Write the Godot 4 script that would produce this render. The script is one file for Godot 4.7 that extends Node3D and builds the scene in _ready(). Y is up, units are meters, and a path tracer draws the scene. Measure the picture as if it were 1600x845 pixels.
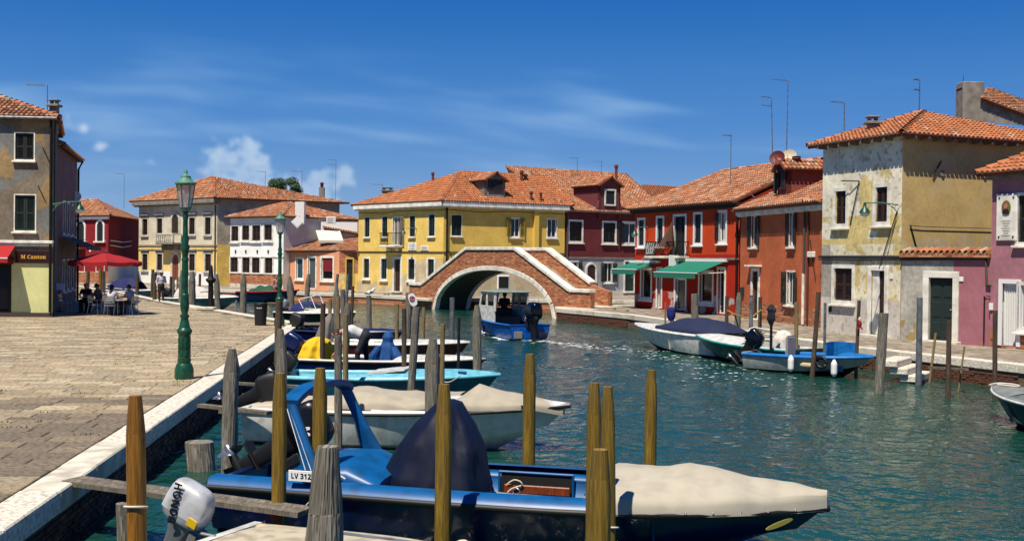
extends Node3D

var rng := RandomNumberGenerator.new()
var M := {}
var N1 := FastNoiseLite.new()
var N2 := FastNoiseLite.new()
var N3 := FastNoiseLite.new()
var N4 := FastNoiseLite.new()
const QH := 0.65

class MB:
	var v := PackedVector3Array()
	var n := PackedVector3Array()
	var uv := PackedVector2Array()
	var c := PackedColorArray()
	var ix := PackedInt32Array()
	var col := Color(1, 1, 1)
	func vert(p: Vector3, nn: Vector3, t := Vector2.ZERO) -> int:
		v.append(p); n.append(nn); uv.append(t); c.append(col)
		return v.size() - 1
	# corners run anticlockwise seen from outside
	func quad(a: Vector3, b: Vector3, d: Vector3, e: Vector3, ua := Vector2.ZERO, ub := Vector2.RIGHT, ud := Vector2.ONE, ue := Vector2.DOWN) -> void:
		var nn := (b - a).cross(d - a)
		if nn.length_squared() < 1e-14:
			nn = (d - a).cross(e - a)
		nn = nn.normalized()
		var i := vert(a, nn, ua)
		vert(b, nn, ub); vert(d, nn, ud); vert(e, nn, ue)
		ix.append_array([i, i + 2, i + 1, i, i + 3, i + 2])
	func tri(a: Vector3, b: Vector3, d: Vector3) -> void:
		var nn := (b - a).cross(d - a).normalized()
		var i := vert(a, nn, Vector2(a.x, a.y))
		vert(b, nn, Vector2(b.x, b.y)); vert(d, nn, Vector2(d.x, d.y))
		ix.append_array([i, i + 2, i + 1])
	func face(p: Array, mid: Vector3) -> void:
		var nn: Vector3 = (p[1] - p[0]).cross(p[2] - p[0])
		var s: Vector3 = p[0] + p[2] - 2.0 * mid
		if nn.dot(s) < 0:
			p.reverse()
		if p.size() == 3:
			tri(p[0], p[1], p[2])
		else:
			var l: float = (p[1] - p[0]).length()
			var h: float = (p[3] - p[0]).length()
			quad(p[0], p[1], p[2], p[3], Vector2(0, 0), Vector2(l, 0), Vector2(l, h), Vector2(0, h))
	func box(at: Vector3, s: Vector3, b := Basis()) -> void:
		var h := s * 0.5
		var q := []
		for k in 8:
			q.append(at + b * Vector3(h.x * (1 if k & 1 else -1), h.y * (1 if k & 2 else -1), h.z * (1 if k & 4 else -1)))
		face([q[0], q[1], q[3], q[2]], at); face([q[4], q[5], q[7], q[6]], at)
		face([q[0], q[1], q[5], q[4]], at); face([q[2], q[3], q[7], q[6]], at)
		face([q[0], q[4], q[6], q[2]], at); face([q[1], q[5], q[7], q[3]], at)
	func cbox(at: Vector3, s: Vector3, bv := 0.02, b := Basis()) -> void:
		var h := s * 0.5
		var g := [[], [], []]
		for k in 8:
			var sg := Vector3(1 if k & 1 else -1, 1 if k & 2 else -1, 1 if k & 4 else -1)
			for a in 3:
				var e := h - Vector3(bv, bv, bv)
				e[a] = h[a]
				g[a].append(at + b * (e * sg))
		var fx := [[[0, 2, 6, 4], [1, 3, 7, 5]], [[0, 1, 5, 4], [2, 3, 7, 6]], [[0, 1, 3, 2], [4, 5, 7, 6]]]
		for a in 3:
			for f in fx[a]:
				face([g[a][f[0]], g[a][f[1]], g[a][f[2]], g[a][f[3]]], at)
		for k in 8:
			face([g[0][k], g[1][k], g[2][k]], at)
			for a in 3:
				var o: int = k | (1 << a)
				if o != k:
					var p: int = (a + 1) % 3
					var r: int = (a + 2) % 3
					face([g[p][k], g[p][o], g[r][o], g[r][k]], at)
	# rings: Array of PackedVector3Array of equal size
	func grid(rings: Array, closed := false, cap0 := false, cap1 := false, us := 1.0, vs := 1.0) -> void:
		var nr := rings.size()
		var nc: int = rings[0].size()
		var base := v.size()
		var cen := []
		for r in rings:
			var m := Vector3.ZERO
			for p in r: m += p
			cen.append(m / nc)
		var flip := 0.0
		var nrm := []
		for i in nr:
			var row := PackedVector3Array()
			for j in nc:
				var jn := (j + 1) % nc if closed else mini(j + 1, nc - 1)
				var jp := (j + nc - 1) % nc if closed else maxi(j - 1, 0)
				var du: Vector3 = rings[i][jn] - rings[i][jp]
				var dv: Vector3 = rings[mini(i + 1, nr - 1)][j] - rings[maxi(i - 1, 0)][j]
				var nn := du.cross(dv)
				if nn.length_squared() < 1e-16:
					nn = rings[i][j] - cen[i]
				nn = nn.normalized()
				row.append(nn)
				flip += nn.dot(rings[i][j] - cen[i]) if closed else nn.y
			nrm.append(row)
		var sg := -1.0 if flip < 0 else 1.0
		var w := nc + (1 if closed else 0)
		var len_v := 0.0
		for i in nr:
			if i > 0: len_v += (cen[i] - cen[i - 1]).length()
			for j in w:
				var jj := j % nc
				vert(rings[i][jj], nrm[i][jj] * sg, Vector2(us * j / (w - 1.0), vs * len_v))
		for i in nr - 1:
			for j in w - 1:
				var a := base + i * w + j
				var b := a + 1
				var d := a + w + 1
				var e := a + w
				if sg > 0: ix.append_array([a, d, b, a, e, d])
				else: ix.append_array([a, b, d, a, d, e])
		if cap0: fan(rings[0], cen[0] - (cen[1] - cen[0]))
		if cap1: fan(rings[nr - 1], cen[nr - 1] - (cen[nr - 2] - cen[nr - 1]))
	func fan(r: PackedVector3Array, out_to: Vector3) -> void:
		var m := Vector3.ZERO
		for p in r: m += p
		m /= r.size()
		var o := m - (out_to - m)
		for j in r.size():
			face([r[j], r[(j + 1) % r.size()], m], o)
	func tube(path: PackedVector3Array, r0: float, r1 := -1.0, seg := 6, caps := true) -> void:
		if r1 < 0: r1 = r0
		var rings := []
		for i in path.size():
			var d := (path[mini(i + 1, path.size() - 1)] - path[maxi(i - 1, 0)]).normalized()
			var a := d.cross(Vector3.UP if absf(d.y) < 0.95 else Vector3.RIGHT).normalized()
			var b := d.cross(a)
			var r := lerpf(r0, r1, i / maxf(1.0, path.size() - 1.0))
			var q := PackedVector3Array()
			for k in seg:
				var t := TAU * k / seg
				q.append(path[i] + (a * cos(t) + b * sin(t)) * r)
			rings.append(q)
		grid(rings, true, caps, caps)
	func strip(path: PackedVector3Array, w: float, h: float, side := Vector3.ZERO) -> void:
		var rings := []
		for i in path.size():
			var d := (path[mini(i + 1, path.size() - 1)] - path[maxi(i - 1, 0)]).normalized()
			var a := side if side != Vector3.ZERO else d.cross(Vector3.UP).normalized()
			var b := d.cross(a).normalized()
			rings.append(PackedVector3Array([path[i] - a * w / 2 - b * h / 2, path[i] + a * w / 2 - b * h / 2, path[i] + a * w / 2 + b * h / 2, path[i] - a * w / 2 + b * h / 2]))
		for i in rings.size() - 1:
			for k in 4:
				face([rings[i][k], rings[i][(k + 1) % 4], rings[i + 1][(k + 1) % 4], rings[i + 1][k]], (path[i] + path[i + 1]) / 2)
		face(Array(rings[0]), path[1]); face(Array(rings[-1]), path[-2])
	func lathe(prof: Array, at := Vector3.ZERO, seg := 16, lobes := 0, depth := 0.0) -> void:
		var rings := []
		for p in prof:
			var q := PackedVector3Array()
			for k in seg:
				var t := TAU * k / seg
				var r: float = p[0] * (1.0 + depth * cos(t * lobes))
				q.append(at + Vector3(cos(t) * r, p[1], sin(t) * r))
			rings.append(q)
		grid(rings, true, true, true)
	# secs: [centre, half-width vector, half-height vector, exponent]
	func loft(secs: Array, seg := 16, cap0 := true, cap1 := true) -> void:
		var rings := []
		for s in secs:
			var q := PackedVector3Array()
			var e: float = 2.0 / s[3]
			for k in seg:
				var t := TAU * k / seg
				var x := signf(cos(t)) * pow(absf(cos(t)), e)
				var y := signf(sin(t)) * pow(absf(sin(t)), e)
				q.append(s[0] + s[1] * x + s[2] * y)
			rings.append(q)
		grid(rings, true, cap0, cap1)
	# polygon in x, y extruded from z0 to z1
	func prism(poly: PackedVector2Array, z0: float, z1: float) -> void:
		var t := Geometry2D.triangulate_polygon(poly)
		for k in range(0, t.size(), 3):
			var a := poly[t[k]]
			var b := poly[t[k + 1]]
			var d := poly[t[k + 2]]
			if (b - a).cross(d - a) < 0:
				var s := b
				b = d
				d = s
			tri(Vector3(a.x, a.y, z1), Vector3(b.x, b.y, z1), Vector3(d.x, d.y, z1))
			tri(Vector3(a.x, a.y, z0), Vector3(d.x, d.y, z0), Vector3(b.x, b.y, z0))
		var cw := Geometry2D.is_polygon_clockwise(poly)
		for k in poly.size():
			var a := poly[k]
			var b := poly[(k + 1) % poly.size()]
			if cw:
				var s := a
				a = b
				b = s
			quad(Vector3(b.x, b.y, z0), Vector3(b.x, b.y, z1), Vector3(a.x, a.y, z1), Vector3(a.x, a.y, z0))
	func add(o: MB, tr: Transform3D) -> void:
		var base := v.size()
		for k in o.v.size():
			v.append(tr * o.v[k]); n.append((tr.basis * o.n[k]).normalized()); uv.append(o.uv[k]); c.append(o.c[k])
		for k in o.ix: ix.append(k + base)
	func mesh(m: Material) -> ArrayMesh:
		var a := []
		a.resize(Mesh.ARRAY_MAX)
		a[Mesh.ARRAY_VERTEX] = v; a[Mesh.ARRAY_NORMAL] = n; a[Mesh.ARRAY_TEX_UV] = uv; a[Mesh.ARRAY_COLOR] = c; a[Mesh.ARRAY_INDEX] = ix
		var r := ArrayMesh.new()
		r.add_surface_from_arrays(Mesh.PRIMITIVE_TRIANGLES, a)
		r.surface_set_material(0, m)
		return r

func obj(called: String, b, m: Material, parent: Node3D = self, tr := Transform3D()) -> MeshInstance3D:
	var o := MeshInstance3D.new()
	o.name = called
	if b is MB:
		o.mesh = b.mesh(m)
	else:
		o.mesh = b
		if m: o.material_override = m
	o.transform = tr
	if parent == self:
		o.name = numbered(called)
	parent.add_child(o, true)
	return o
var taken := {}
func numbered(called: String) -> String:
	taken[called] = taken.get(called, -1) + 1
	return called if taken[called] == 0 else "%s_%03d" % [called, taken[called]]
func tag(o: Node, label: String, category: String, group := "") -> Node:
	o.set_meta("label", label); o.set_meta("category", category)
	if group: o.set_meta("group", group)
	return o
func thing(called: String, label: String, category: String, at := Vector3.ZERO, turn := 0.0, group := "") -> Node3D:
	var o := Node3D.new()
	o.name = numbered(called)
	add_child(o)
	o.position = at; o.rotation.y = turn
	tag(o, label, category, group)
	return o
func structure(o: Node) -> Node:
	o.set_meta("kind", "structure")
	return o
func stuff(o: Node) -> Node:
	o.set_meta("kind", "stuff")
	return o

func noise_tex(w: int, h: int, f: Callable) -> ImageTexture:
	var im := Image.create(w, h, false, Image.FORMAT_RGB8)
	for y in h:
		for x in w:
			im.set_pixel(x, y, f.call(float(x) / w, float(y) / h))
	return ImageTexture.create_from_image(im)
func mat(col: Color, rough := 0.8, metal := 0.0, spec := 0.5) -> StandardMaterial3D:
	var m := StandardMaterial3D.new()
	m.albedo_color = col; m.roughness = rough; m.metallic = metal; m.metallic_specular = spec
	return m
func seam(sd: int, fr: float, w := 256, oct := 5, typ := FastNoiseLite.TYPE_SIMPLEX_SMOOTH) -> Image:
	var f := FastNoiseLite.new()
	f.seed = sd; f.frequency = fr; f.fractal_octaves = oct; f.noise_type = typ
	return f.get_seamless_image(w, w)
# a tileable texture that mixes three colours by a noise picture
func ramp(im: Image, a: Color, b: Color, d: Color, gain := 1.0) -> ImageTexture:
	var w := im.get_width()
	var h := im.get_height()
	var o := Image.create(w, h, false, Image.FORMAT_RGB8)
	for y in h:
		for x in w:
			var t := clampf((im.get_pixel(x, y).r - 0.5) * gain + 0.5, 0, 1)
			o.set_pixel(x, y, a.lerp(b, t * 2) if t < 0.5 else b.lerp(d, t * 2 - 1))
	return ImageTexture.create_from_image(o)
func tri_map(m: StandardMaterial3D, scale: float, world := false) -> StandardMaterial3D:
	m.uv1_triplanar = true
	m.uv1_world_triplanar = world
	m.uv1_scale = Vector3.ONE * scale
	return m
func relief(m: StandardMaterial3D, t: Texture2D, cm: float) -> StandardMaterial3D:
	m.heightmap_enabled = true; m.heightmap_texture = t; m.heightmap_scale = cm
	return m

var tex := {}
func make_materials() -> void:
	N1.seed = 3; N1.frequency = 0.6; N1.fractal_octaves = 5
	N2.seed = 8; N2.frequency = 2.2; N2.fractal_octaves = 4
	N4.seed = 40; N4.frequency = 1.0; N4.fractal_octaves = 2
	N3.seed = 21; N3.frequency = 0.25; N3.fractal_octaves = 3
	var g1 := seam(1, 0.012)
	var g2 := seam(2, 0.05)
	tex.mottle = ramp(g1, Color(0.8, 0.79, 0.77), Color(0.93, 0.93, 0.92), Color(1, 1, 1), 1.6)
	tex.fine = ramp(g2, Color(0.0, 0.0, 0.0), Color(0.5, 0.5, 0.5), Color(1, 1, 1), 1.8)
	tex.grime = ramp(seam(5, 0.016), Color(0.68, 0.665, 0.64), Color(0.88, 0.87, 0.85), Color(1, 1, 1), 1.5)
	tex.speck = ramp(seam(6, 0.045, 256, 5), Color(0.72, 0.7, 0.67), Color(0.91, 0.9, 0.88), Color(1, 1, 1), 1.4)
	tex.cloth = ramp(seam(7, 0.01), Color(0.9, 0.9, 0.9), Color(0.97, 0.97, 0.97), Color(1, 1, 1), 1.3)
	# wood grain, long in v
	var im := Image.create(128, 512, false, Image.FORMAT_RGB8)
	var im2 := Image.create(128, 512, false, Image.FORMAT_RGB8)
	var fn := FastNoiseLite.new()
	fn.seed = 4; fn.frequency = 1.0; fn.fractal_octaves = 4
	for y in 512:
		for x in 128:
			var a := TAU * x / 128.0
			var g := fn.get_noise_3d(cos(a) * 4.0, sin(a) * 4.0, y / 512.0 * 3.0) * 0.9 + fn.get_noise_3d(cos(a) * 1.2 + 9, sin(a) * 1.2, y / 512.0 * 5.0) * 0.7
			var crack := smoothstep(0.55, 0.9, 1.0 - absf(fn.get_noise_3d(cos(a) * 2.2 + 30, sin(a) * 2.2, y / 512.0 * 1.3)) * 6.0)
			var t := clampf(0.5 + g * 0.55, 0, 1)
			var q := t * (1.0 - 0.75 * crack)
			im.set_pixel(x, y, Color(0.5 + 0.5 * q, 0.49 + 0.5 * q, 0.46 + 0.52 * q))
			im2.set_pixel(x, y, Color(q, q, q))
	tex.wood = ImageTexture.create_from_image(im)
	tex.wood_h = ImageTexture.create_from_image(im2)
	# bricks with mortar, 2 m x 1.04 m
	im = Image.create(512, 512, false, Image.FORMAT_RGB8)
	rng.seed = 5
	var tones := []
	for k in 256: tones.append(rng.randf())
	for y in 512:
		var row := int(y / 32.0)
		for x in 512:
			var xs := x + (32 if row % 2 else 0)
			var kx := int(xs / 64.0) % 8
			var fx := fposmod(xs, 64.0)
			var fy := fposmod(y, 32.0)
			var nz := g2.get_pixel(x % 256, y % 256).r - 0.5
			var mort := fx < 4.0 + nz * 4 or fy < 5.0 + nz * 5
			var t: float = tones[(row * 8 + kx) % 256]
			var cb := Color(0.6, 0.36, 0.25).lerp(Color(0.75, 0.5, 0.36), t)
			if t > 0.85: cb = Color(0.8, 0.62, 0.48)
			if t < 0.12: cb = Color(0.42, 0.24, 0.18)
			cb = cb.lerp(Color(0.3, 0.2, 0.16), clampf(nz * 1.2, 0, 0.5))
			im.set_pixel(x, y, Color(0.66, 0.6, 0.52).lerp(cb, 0.25) if mort else cb)
	tex.brick = ImageTexture.create_from_image(im)
	var m: StandardMaterial3D
	M.brick = mat(Color(0.92, 0.84, 0.76), 0.95); M.brick.albedo_texture = tex.brick; M.brick.uv1_scale = Vector3(0.5, 0.96, 1)
	M.brick_dark = mat(Color(0.42, 0.34, 0.28), 0.85); M.brick_dark.albedo_texture = tex.grime; tri_map(M.brick_dark, 0.9, true)
	M.stone = tri_map(relief(mat(Color(0.86, 0.84, 0.79), 0.85), tex.fine, 0.6), 0.9, true); M.stone.albedo_texture = tex.speck
	M.stone2 = tri_map(mat(Color(0.8, 0.78, 0.72), 0.85), 0.6, true); M.stone2.albedo_texture = tex.mottle
	M.trim = tri_map(mat(Color(0.9, 0.89, 0.85), 0.8), 0.5, true); M.trim.albedo_texture = tex.mottle
	M.trim_grey = tri_map(mat(Color(0.52, 0.5, 0.47), 0.85), 0.5, true); M.trim_grey.albedo_texture = tex.mottle
	M.white = mat(Color(0.86, 0.86, 0.85), 0.55)
	M.glass = mat(Color(0.035, 0.04, 0.045), 0.08)
	M.dark = mat(Color(0.03, 0.03, 0.03), 0.9)
	M.shut_green = mat(Color(0.05, 0.15, 0.13), 0.7)
	M.shut_brown = mat(Color(0.17, 0.08, 0.07), 0.75)
	M.shut_black = mat(Color(0.07, 0.075, 0.09), 0.7)
	M.shut_blue = mat(Color(0.09, 0.12, 0.15), 0.7)
	M.shut_olive = mat(Color(0.5, 0.44, 0.16), 0.75)
	M.door_brown = mat(Color(0.2, 0.09, 0.06), 0.6)
	M.door_wood = mat(Color(0.46, 0.22, 0.1), 0.6)
	M.iron = mat(Color(0.06, 0.06, 0.06), 0.6, 0.4)
	M.steel = mat(Color(0.62, 0.63, 0.64), 0.35, 0.9)
	M.galv = tri_map(mat(Color(0.5, 0.52, 0.55), 0.5, 0.5), 0.8, true); M.galv.albedo_texture = tex.grime
	M.pipe = mat(Color(0.3, 0.28, 0.27), 0.6, 0.2)
	M.copper = mat(Color(0.36, 0.2, 0.16), 0.6, 0.2)
	M.cable = mat(Color(0.16, 0.16, 0.17), 0.8)
	M.green = tri_map(mat(Color(0.05, 0.3, 0.2), 0.4), 1.5); M.green.albedo_texture = tex.grime
	M.patina = tri_map(mat(Color(0.33, 0.55, 0.47), 0.6), 2.0); M.patina.albedo_texture = tex.grime
	M.terra = tri_map(mat(Color(0.5, 0.25, 0.15), 0.95), 0.8, true); M.terra.albedo_texture = tex.grime
	M.tile = mat(Color(1, 1, 1), 0.92); M.tile.vertex_color_use_as_albedo = true
	M.lamp_glass = mat(Color(0.75, 0.66, 0.68, 0.5), 0.15); M.lamp_glass.transparency = BaseMaterial3D.TRANSPARENCY_ALPHA
	M.clear = mat(Color(0.22, 0.28, 0.3, 0.3), 0.05); M.clear.transparency = BaseMaterial3D.TRANSPARENCY_ALPHA
	M.skin = mat(Color(0.66, 0.44, 0.35), 0.6)
	M.hair = mat(Color(0.07, 0.05, 0.045), 0.7)
	M.rope = mat(Color(0.75, 0.72, 0.66), 0.9)
	M.rubber = mat(Color(0.035, 0.036, 0.04), 0.55)

# wall texture painted pixel by pixel from f(u, h) in metres
func wall_mat(l: float, h: float, f: Callable, ppm := 32.0) -> StandardMaterial3D:
	var w := clampi(int(l * ppm), 32, 512)
	var hh := clampi(int(h * ppm), 32, 400)
	var im := Image.create(w, hh, false, Image.FORMAT_RGB8)
	for y in hh:
		for x in w:
			im.set_pixel(x, y, f.call((x + 0.5) / w * l, (1.0 - (y + 0.5) / hh) * h))
	var m := mat(Color(1, 1, 1), 0.93, 0.0, 0.3)
	m.albedo_texture = ImageTexture.create_from_image(im)
	m.uv1_scale = Vector3(1.0 / l, 1.0 / h, 1)
	m.texture_repeat = true
	return m
func mott(cl: Color, u: float, h: float, amt := 1.0) -> Color:
	var a := N1.get_noise_2d(u, h) * 0.16 + N2.get_noise_2d(u * 2.1, h * 2.1) * 0.1 + N2.get_noise_2d(u * 9.0, h * 0.9) * 0.07
	var k := 1.0 + a * amt
	return Color(cl.r * k, cl.g * k, cl.b * k)

func make_sky(env: Environment) -> void:
	var w := 3072
	var h := 768
	var im := Image.create(w, h * 2, false, Image.FORMAT_RGB8)
	var wis := FastNoiseLite.new()
	wis.seed = 12; wis.noise_type = FastNoiseLite.TYPE_PERLIN; wis.frequency = 1.0; wis.fractal_octaves = 4; wis.fractal_gain = 0.5
	var wv := FastNoiseLite.new()
	wv.seed = 33; wv.frequency = 1.3; wv.fractal_octaves = 4
	# small fair-weather clouds low over the horizon, spread all round; the first few stand where this town saw them
	var puffs := [[-14.4, 4.55, 2.2], [-13.4, 5.1, 1.5], [-12.9, 4.3, 1.8], [-14.7, 3.6, 2.0], [-13.4, 3.4, 2.2], [-12.2, 3.3, 1.7], [-11.0, 3.4, 1.7], [-9.7, 3.5, 1.6], [-8.6, 4.0, 1.2], [-10.3, 2.8, 2.6], [-21.6, 6.1, 0.75], [-21.0, 5.9, 0.6], [-20.3, 5.1, 0.55], [-17.9, 4.5, 0.6]]
	rng.seed = 77
	for k in 26:
		var a := rng.randf_range(28, 332)
		for j in 6:
			puffs.append([a + rng.randf_range(-3, 3), 3.0 + rng.randf_range(0, 2.4), rng.randf_range(0.8, 2.1)])
	var bins := []
	for k in 360: bins.append([])
	for p in puffs:
		for d in range(-4, 5):
			bins[posmod(int(round(p[0])) + d, 360)].append(p)
	for y in h:
		var el := 90.0 * (1.0 - (y + 0.5) / h)
		var t := clampf(el / 15.0, 0, 1)
		var base := Color(0.53, 0.64, 0.765).lerp(Color(0.31, 0.51, 0.745), smoothstep(0.0, 0.5, t)).lerp(Color(0.11, 0.365, 0.66), smoothstep(0.35, 1.05, t))
		base = base.lerp(Color(0.09, 0.27, 0.54), clampf((el - 15.0) / 60.0, 0, 1))
		var fine := el < 22.0
		for x in range(0, w, 1 if fine else 4):
			var az := (x + 0.5) / w * 360.0
			var cl := base
			if el < 40.0:
				var ar := deg_to_rad(az)
				var q := Vector3(cos(ar) * 4.0, el * 0.5 + sin(ar * 5.0) * 0.6, sin(ar) * 4.0)
				var s := wis.get_noise_3dv(q)
				var s2 := wv.get_noise_3dv(q * 0.45)
				var wisp := smoothstep(-0.05, 0.75, s + s2 * 0.7) * (1.0 - smoothstep(7.0, 12.0, el)) * 0.55
				cl = cl.lerp(Color(0.66, 0.75, 0.86), wisp)
				if el < 9.0:
					var dens := -9.0
					var az2 := az if az < 180 else az - 360.0
					for p in bins[int(az) % 360]:
						var da: float = fposmod(az2 - p[0] + 180.0, 360.0) - 180.0
						var de: float = (el - p[1]) * (1.0 if el > p[1] else 1.5)
						var dd: float = 1.0 - sqrt(da * da + de * de) / (p[2] * 0.62)
						dens = maxf(dens, dd * clampf(p[2] * 0.8, 0.4, 1.0))
					if dens > -0.25:
						var e := wv.get_noise_3d(cos(ar) * 55.0, el * 1.0, sin(ar) * 55.0) * 0.75 + wis.get_noise_3d(cos(ar) * 22.0, el * 0.4, sin(ar) * 22.0) * 0.3
						var cov := smoothstep(0.0, 0.55, dens + e * 0.75) * (0.5 if el < 4.6 else 0.62)
						cl = cl.lerp(Color(0.84, 0.86, 0.89).lerp(Color(0.7, 0.76, 0.84), clampf(0.5 - e, 0, 1)), cov * smoothstep(0.5, 2.6, el))
			if fine: im.set_pixel(x, y, cl)
			else: im.fill_rect(Rect2i(x, y, 4, 1), cl)
	im.fill_rect(Rect2i(0, h, w, h), Color(0.3, 0.32, 0.33))
	var sm := PanoramaSkyMaterial.new()
	sm.panorama = ImageTexture.create_from_image(im)
	var sky := Sky.new()
	sky.sky_material = sm
	env.background_mode = Environment.BG_SKY
	env.sky = sky

func inside(p: Vector2, poly: PackedVector2Array) -> bool:
	return Geometry2D.is_point_in_polygon(p, poly)

# vertical quay face along a line of plan points, land on the left of the walking direction when s = 1
func quay_wall(called: String, pts: Array, side: float, solid_from := 0) -> Node3D:
	var o := MB.new()
	for k in pts.size() - 1:
		var a := Vector3(pts[k].x, -1.5, pts[k].y)
		var b := Vector3(pts[k + 1].x, -1.5, pts[k + 1].y)
		var up := Vector3(0, 1.5 + QH - 0.02, 0)
		if side > 0: o.quad(a, b, b + up, a + up)
		else: o.quad(b, a, a + up, b + up)
	var r = structure(obj(called, o, M.brick_dark))
	return r

func kerb(pts: Array, side: float, parent: Node3D, w := 0.45, th := 0.26, name_ := "kerb_stone") -> void:
	for k in pts.size() - 1:
		var a: Vector2 = pts[k]
		var b: Vector2 = pts[k + 1]
		var d := (b - a).normalized()
		var nn := Vector2(-d.y, d.x) * side
		var l := (b - a).length()
		var s := 0.0
		while s < l - 0.05:
			var e := minf(l, s + rng.randf_range(1.1, 1.9))
			if l - e < 0.5: e = l
			var mid := a + d * (s + e) / 2.0 + nn * (w / 2.0 - 0.06)
			var o := MB.new()
			o.cbox(Vector3.ZERO, Vector3(e - s - 0.012, th, w), 0.018)
			var tr := Transform3D(Basis(Vector3.UP, atan2(-d.y, d.x)).rotated(Vector3(d.x, 0, d.y), rng.randf_range(-0.006, 0.006)), Vector3(mid.x, QH - th / 2 + 0.022 + rng.randf_range(-0.006, 0.006), mid.y))
			obj(name_, o, M.stone if rng.randf() < 0.7 else M.stone2, parent, tr)
			s = e

func wall_bricks(pts: Array, side: float, parent: Node3D, most: int, y0 := -0.06, y1 := 0.38) -> void:
	var meshes := []
	var mats := []
	for k in 3:
		var o := MB.new()
		o.cbox(Vector3.ZERO, Vector3(0.245 - 0.01 * k, 0.052, 0.07), 0.006)
		meshes.append(o)
		var m := tri_map(mat([Color(0.4, 0.25, 0.18), Color(0.32, 0.2, 0.15), Color(0.46, 0.33, 0.25)][k], 0.9), 2.0, true)
		m.albedo_texture = tex.grime
		mats.append(m)
	var sh := []
	for k in 3: sh.append(meshes[k].mesh(mats[k]))
	var rest := MB.new()
	var n := 0
	for k in pts.size() - 1:
		var a: Vector2 = pts[k]
		var b: Vector2 = pts[k + 1]
		var d := (b - a).normalized()
		var nn := Vector2(d.y, -d.x) * side
		var l := (b - a).length()
		var s := 0.13
		while s < l - 0.1:
			var row := 0
			var y := y0
			while y < y1:
				var off := 0.13 if row % 2 else 0.0
				var p := a + d * (s + off) + nn * rng.randf_range(-0.012, 0.012)
				var tr := Transform3D(Basis(Vector3.UP, atan2(-d.y, d.x)), Vector3(p.x, y, p.y))
				var v := rng.randi() % 3
				if n < most: obj("brick", sh[v], null, parent, tr)
				else: rest.add(meshes[v], tr)
				n += 1
				row += 1
				y += 0.064
			s += 0.262
	if rest.v.size():
		stuff(obj("brickwork", rest, mats[0], parent))

func make_water() -> void:
	var o := MB.new()
	var zs := [-2.0]
	while zs[-1] > -118.0:
		zs.append(zs[-1] - clampf(0.05 + (-zs[-1]) * 0.0055, 0.1, 0.6))
	var xs := []
	var x := -46.0
	while x < 24.0:
		xs.append(x)
		x += 0.16 if x > -9.5 and x < 14.5 else 0.34
	var w1 := FastNoiseLite.new()
	w1.seed = 5; w1.frequency = 0.42; w1.fractal_octaves = 4; w1.fractal_gain = 0.55
	var w2 := FastNoiseLite.new()
	w2.seed = 15; w2.frequency = 0.14; w2.fractal_octaves = 2
	water_n = [w1, w2]
	var nc := xs.size()
	for z in zs:
		for xx in xs:
			o.v.append(Vector3(xx, wave(xx, z), z))
	var nr := zs.size()
	o.n.resize(o.v.size()); o.uv.resize(o.v.size()); o.c.resize(o.v.size())
	for i in nr:
		for j in nc:
			var k := i * nc + j
			var du := o.v[i * nc + mini(j + 1, nc - 1)] - o.v[i * nc + maxi(j - 1, 0)]
			var dv := o.v[mini(i + 1, nr - 1) * nc + j] - o.v[maxi(i - 1, 0) * nc + j]
			o.n[k] = du.cross(dv).normalized()
			o.uv[k] = Vector2(o.v[k].x, o.v[k].z)
			if i < nr - 1 and j < nc - 1:
				o.ix.append_array([k, k + nc + 1, k + 1, k, k + nc, k + nc + 1])
	var m := mat(Color(0.075, 0.24, 0.205), 0.06)
	m.metallic_specular = 0.42
	relief(m, ramp(seam(9, 0.03, 512, 5), Color(0, 0, 0), Color(0.5, 0.5, 0.5), Color(1, 1, 1), 1.6), 3.0)
	m.uv1_scale = Vector3(0.16, 0.16, 1)
	structure(obj("canal_water", o, m))
var water_n := []
func wave(x: float, z: float) -> float:
	var q: FastNoiseLite = water_n[0]
	var r: FastNoiseLite = water_n[1]
	return q.get_noise_2d(x * 0.8 + z * 0.1, z * 1.25) * 0.052 + r.get_noise_2d(x, z) * 0.025

func make_foam() -> void:
	# churned white water: the motor boat's wake curls out from its transom toward the right bank
	var o := MB.new()
	rng.seed = 91
	var path := [[Vector2(0.75, -45.6), 0.55, 1.0], [Vector2(1.7, -44.3), 0.8, 0.95], [Vector2(3.1, -42.6), 0.9, 0.75], [Vector2(4.6, -40.6), 1.2, 0.55], [Vector2(5.9, -37.8), 1.6, 0.42], [Vector2(6.6, -34.2), 2.0, 0.28], [Vector2(6.2, -29.5), 2.6, 0.16]]
	for k in path.size() - 1:
		var a: Vector2 = path[k][0]
		var b: Vector2 = path[k + 1][0]
		var cnt := int(430 * path[k][2] * (b - a).length() / 2.4)
		for j in cnt:
			var t := rng.randf()
			var c := a.lerp(b, t)
			var wd := lerpf(path[k][1], path[k + 1][1], t)
			var d := (b - a).normalized()
			var off := rng.randfn(0, 0.5) * wd
			c += Vector2(-d.y, d.x) * off + Vector2(rng.randfn(0, 0.12), 0)
			if N2.get_noise_2d(c.x * 0.5, c.y * 0.9) < 0.05 + absf(off) * 0.05: continue
			fleck(o, c, rng.randf_range(0.01, 0.045))
	for j in 260:
		var t := rng.randf()
		var c := Vector2(lerpf(-0.15, -1.45, t), lerpf(-45.7, -51.5, t)) + Vector2(-absf(rng.randfn(0, 0.18)), rng.randfn(0, 0.2))
		fleck(o, c, rng.randf_range(0.02, 0.07))
	var m := tri_map(mat(Color(0.86, 0.89, 0.89), 0.8), 1.0, true)
	stuff(obj("wake_foam", o, m))
	tag(get_child(-1), "white churned wake foam trailing from the blue cabin boat", "foam")
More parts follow.
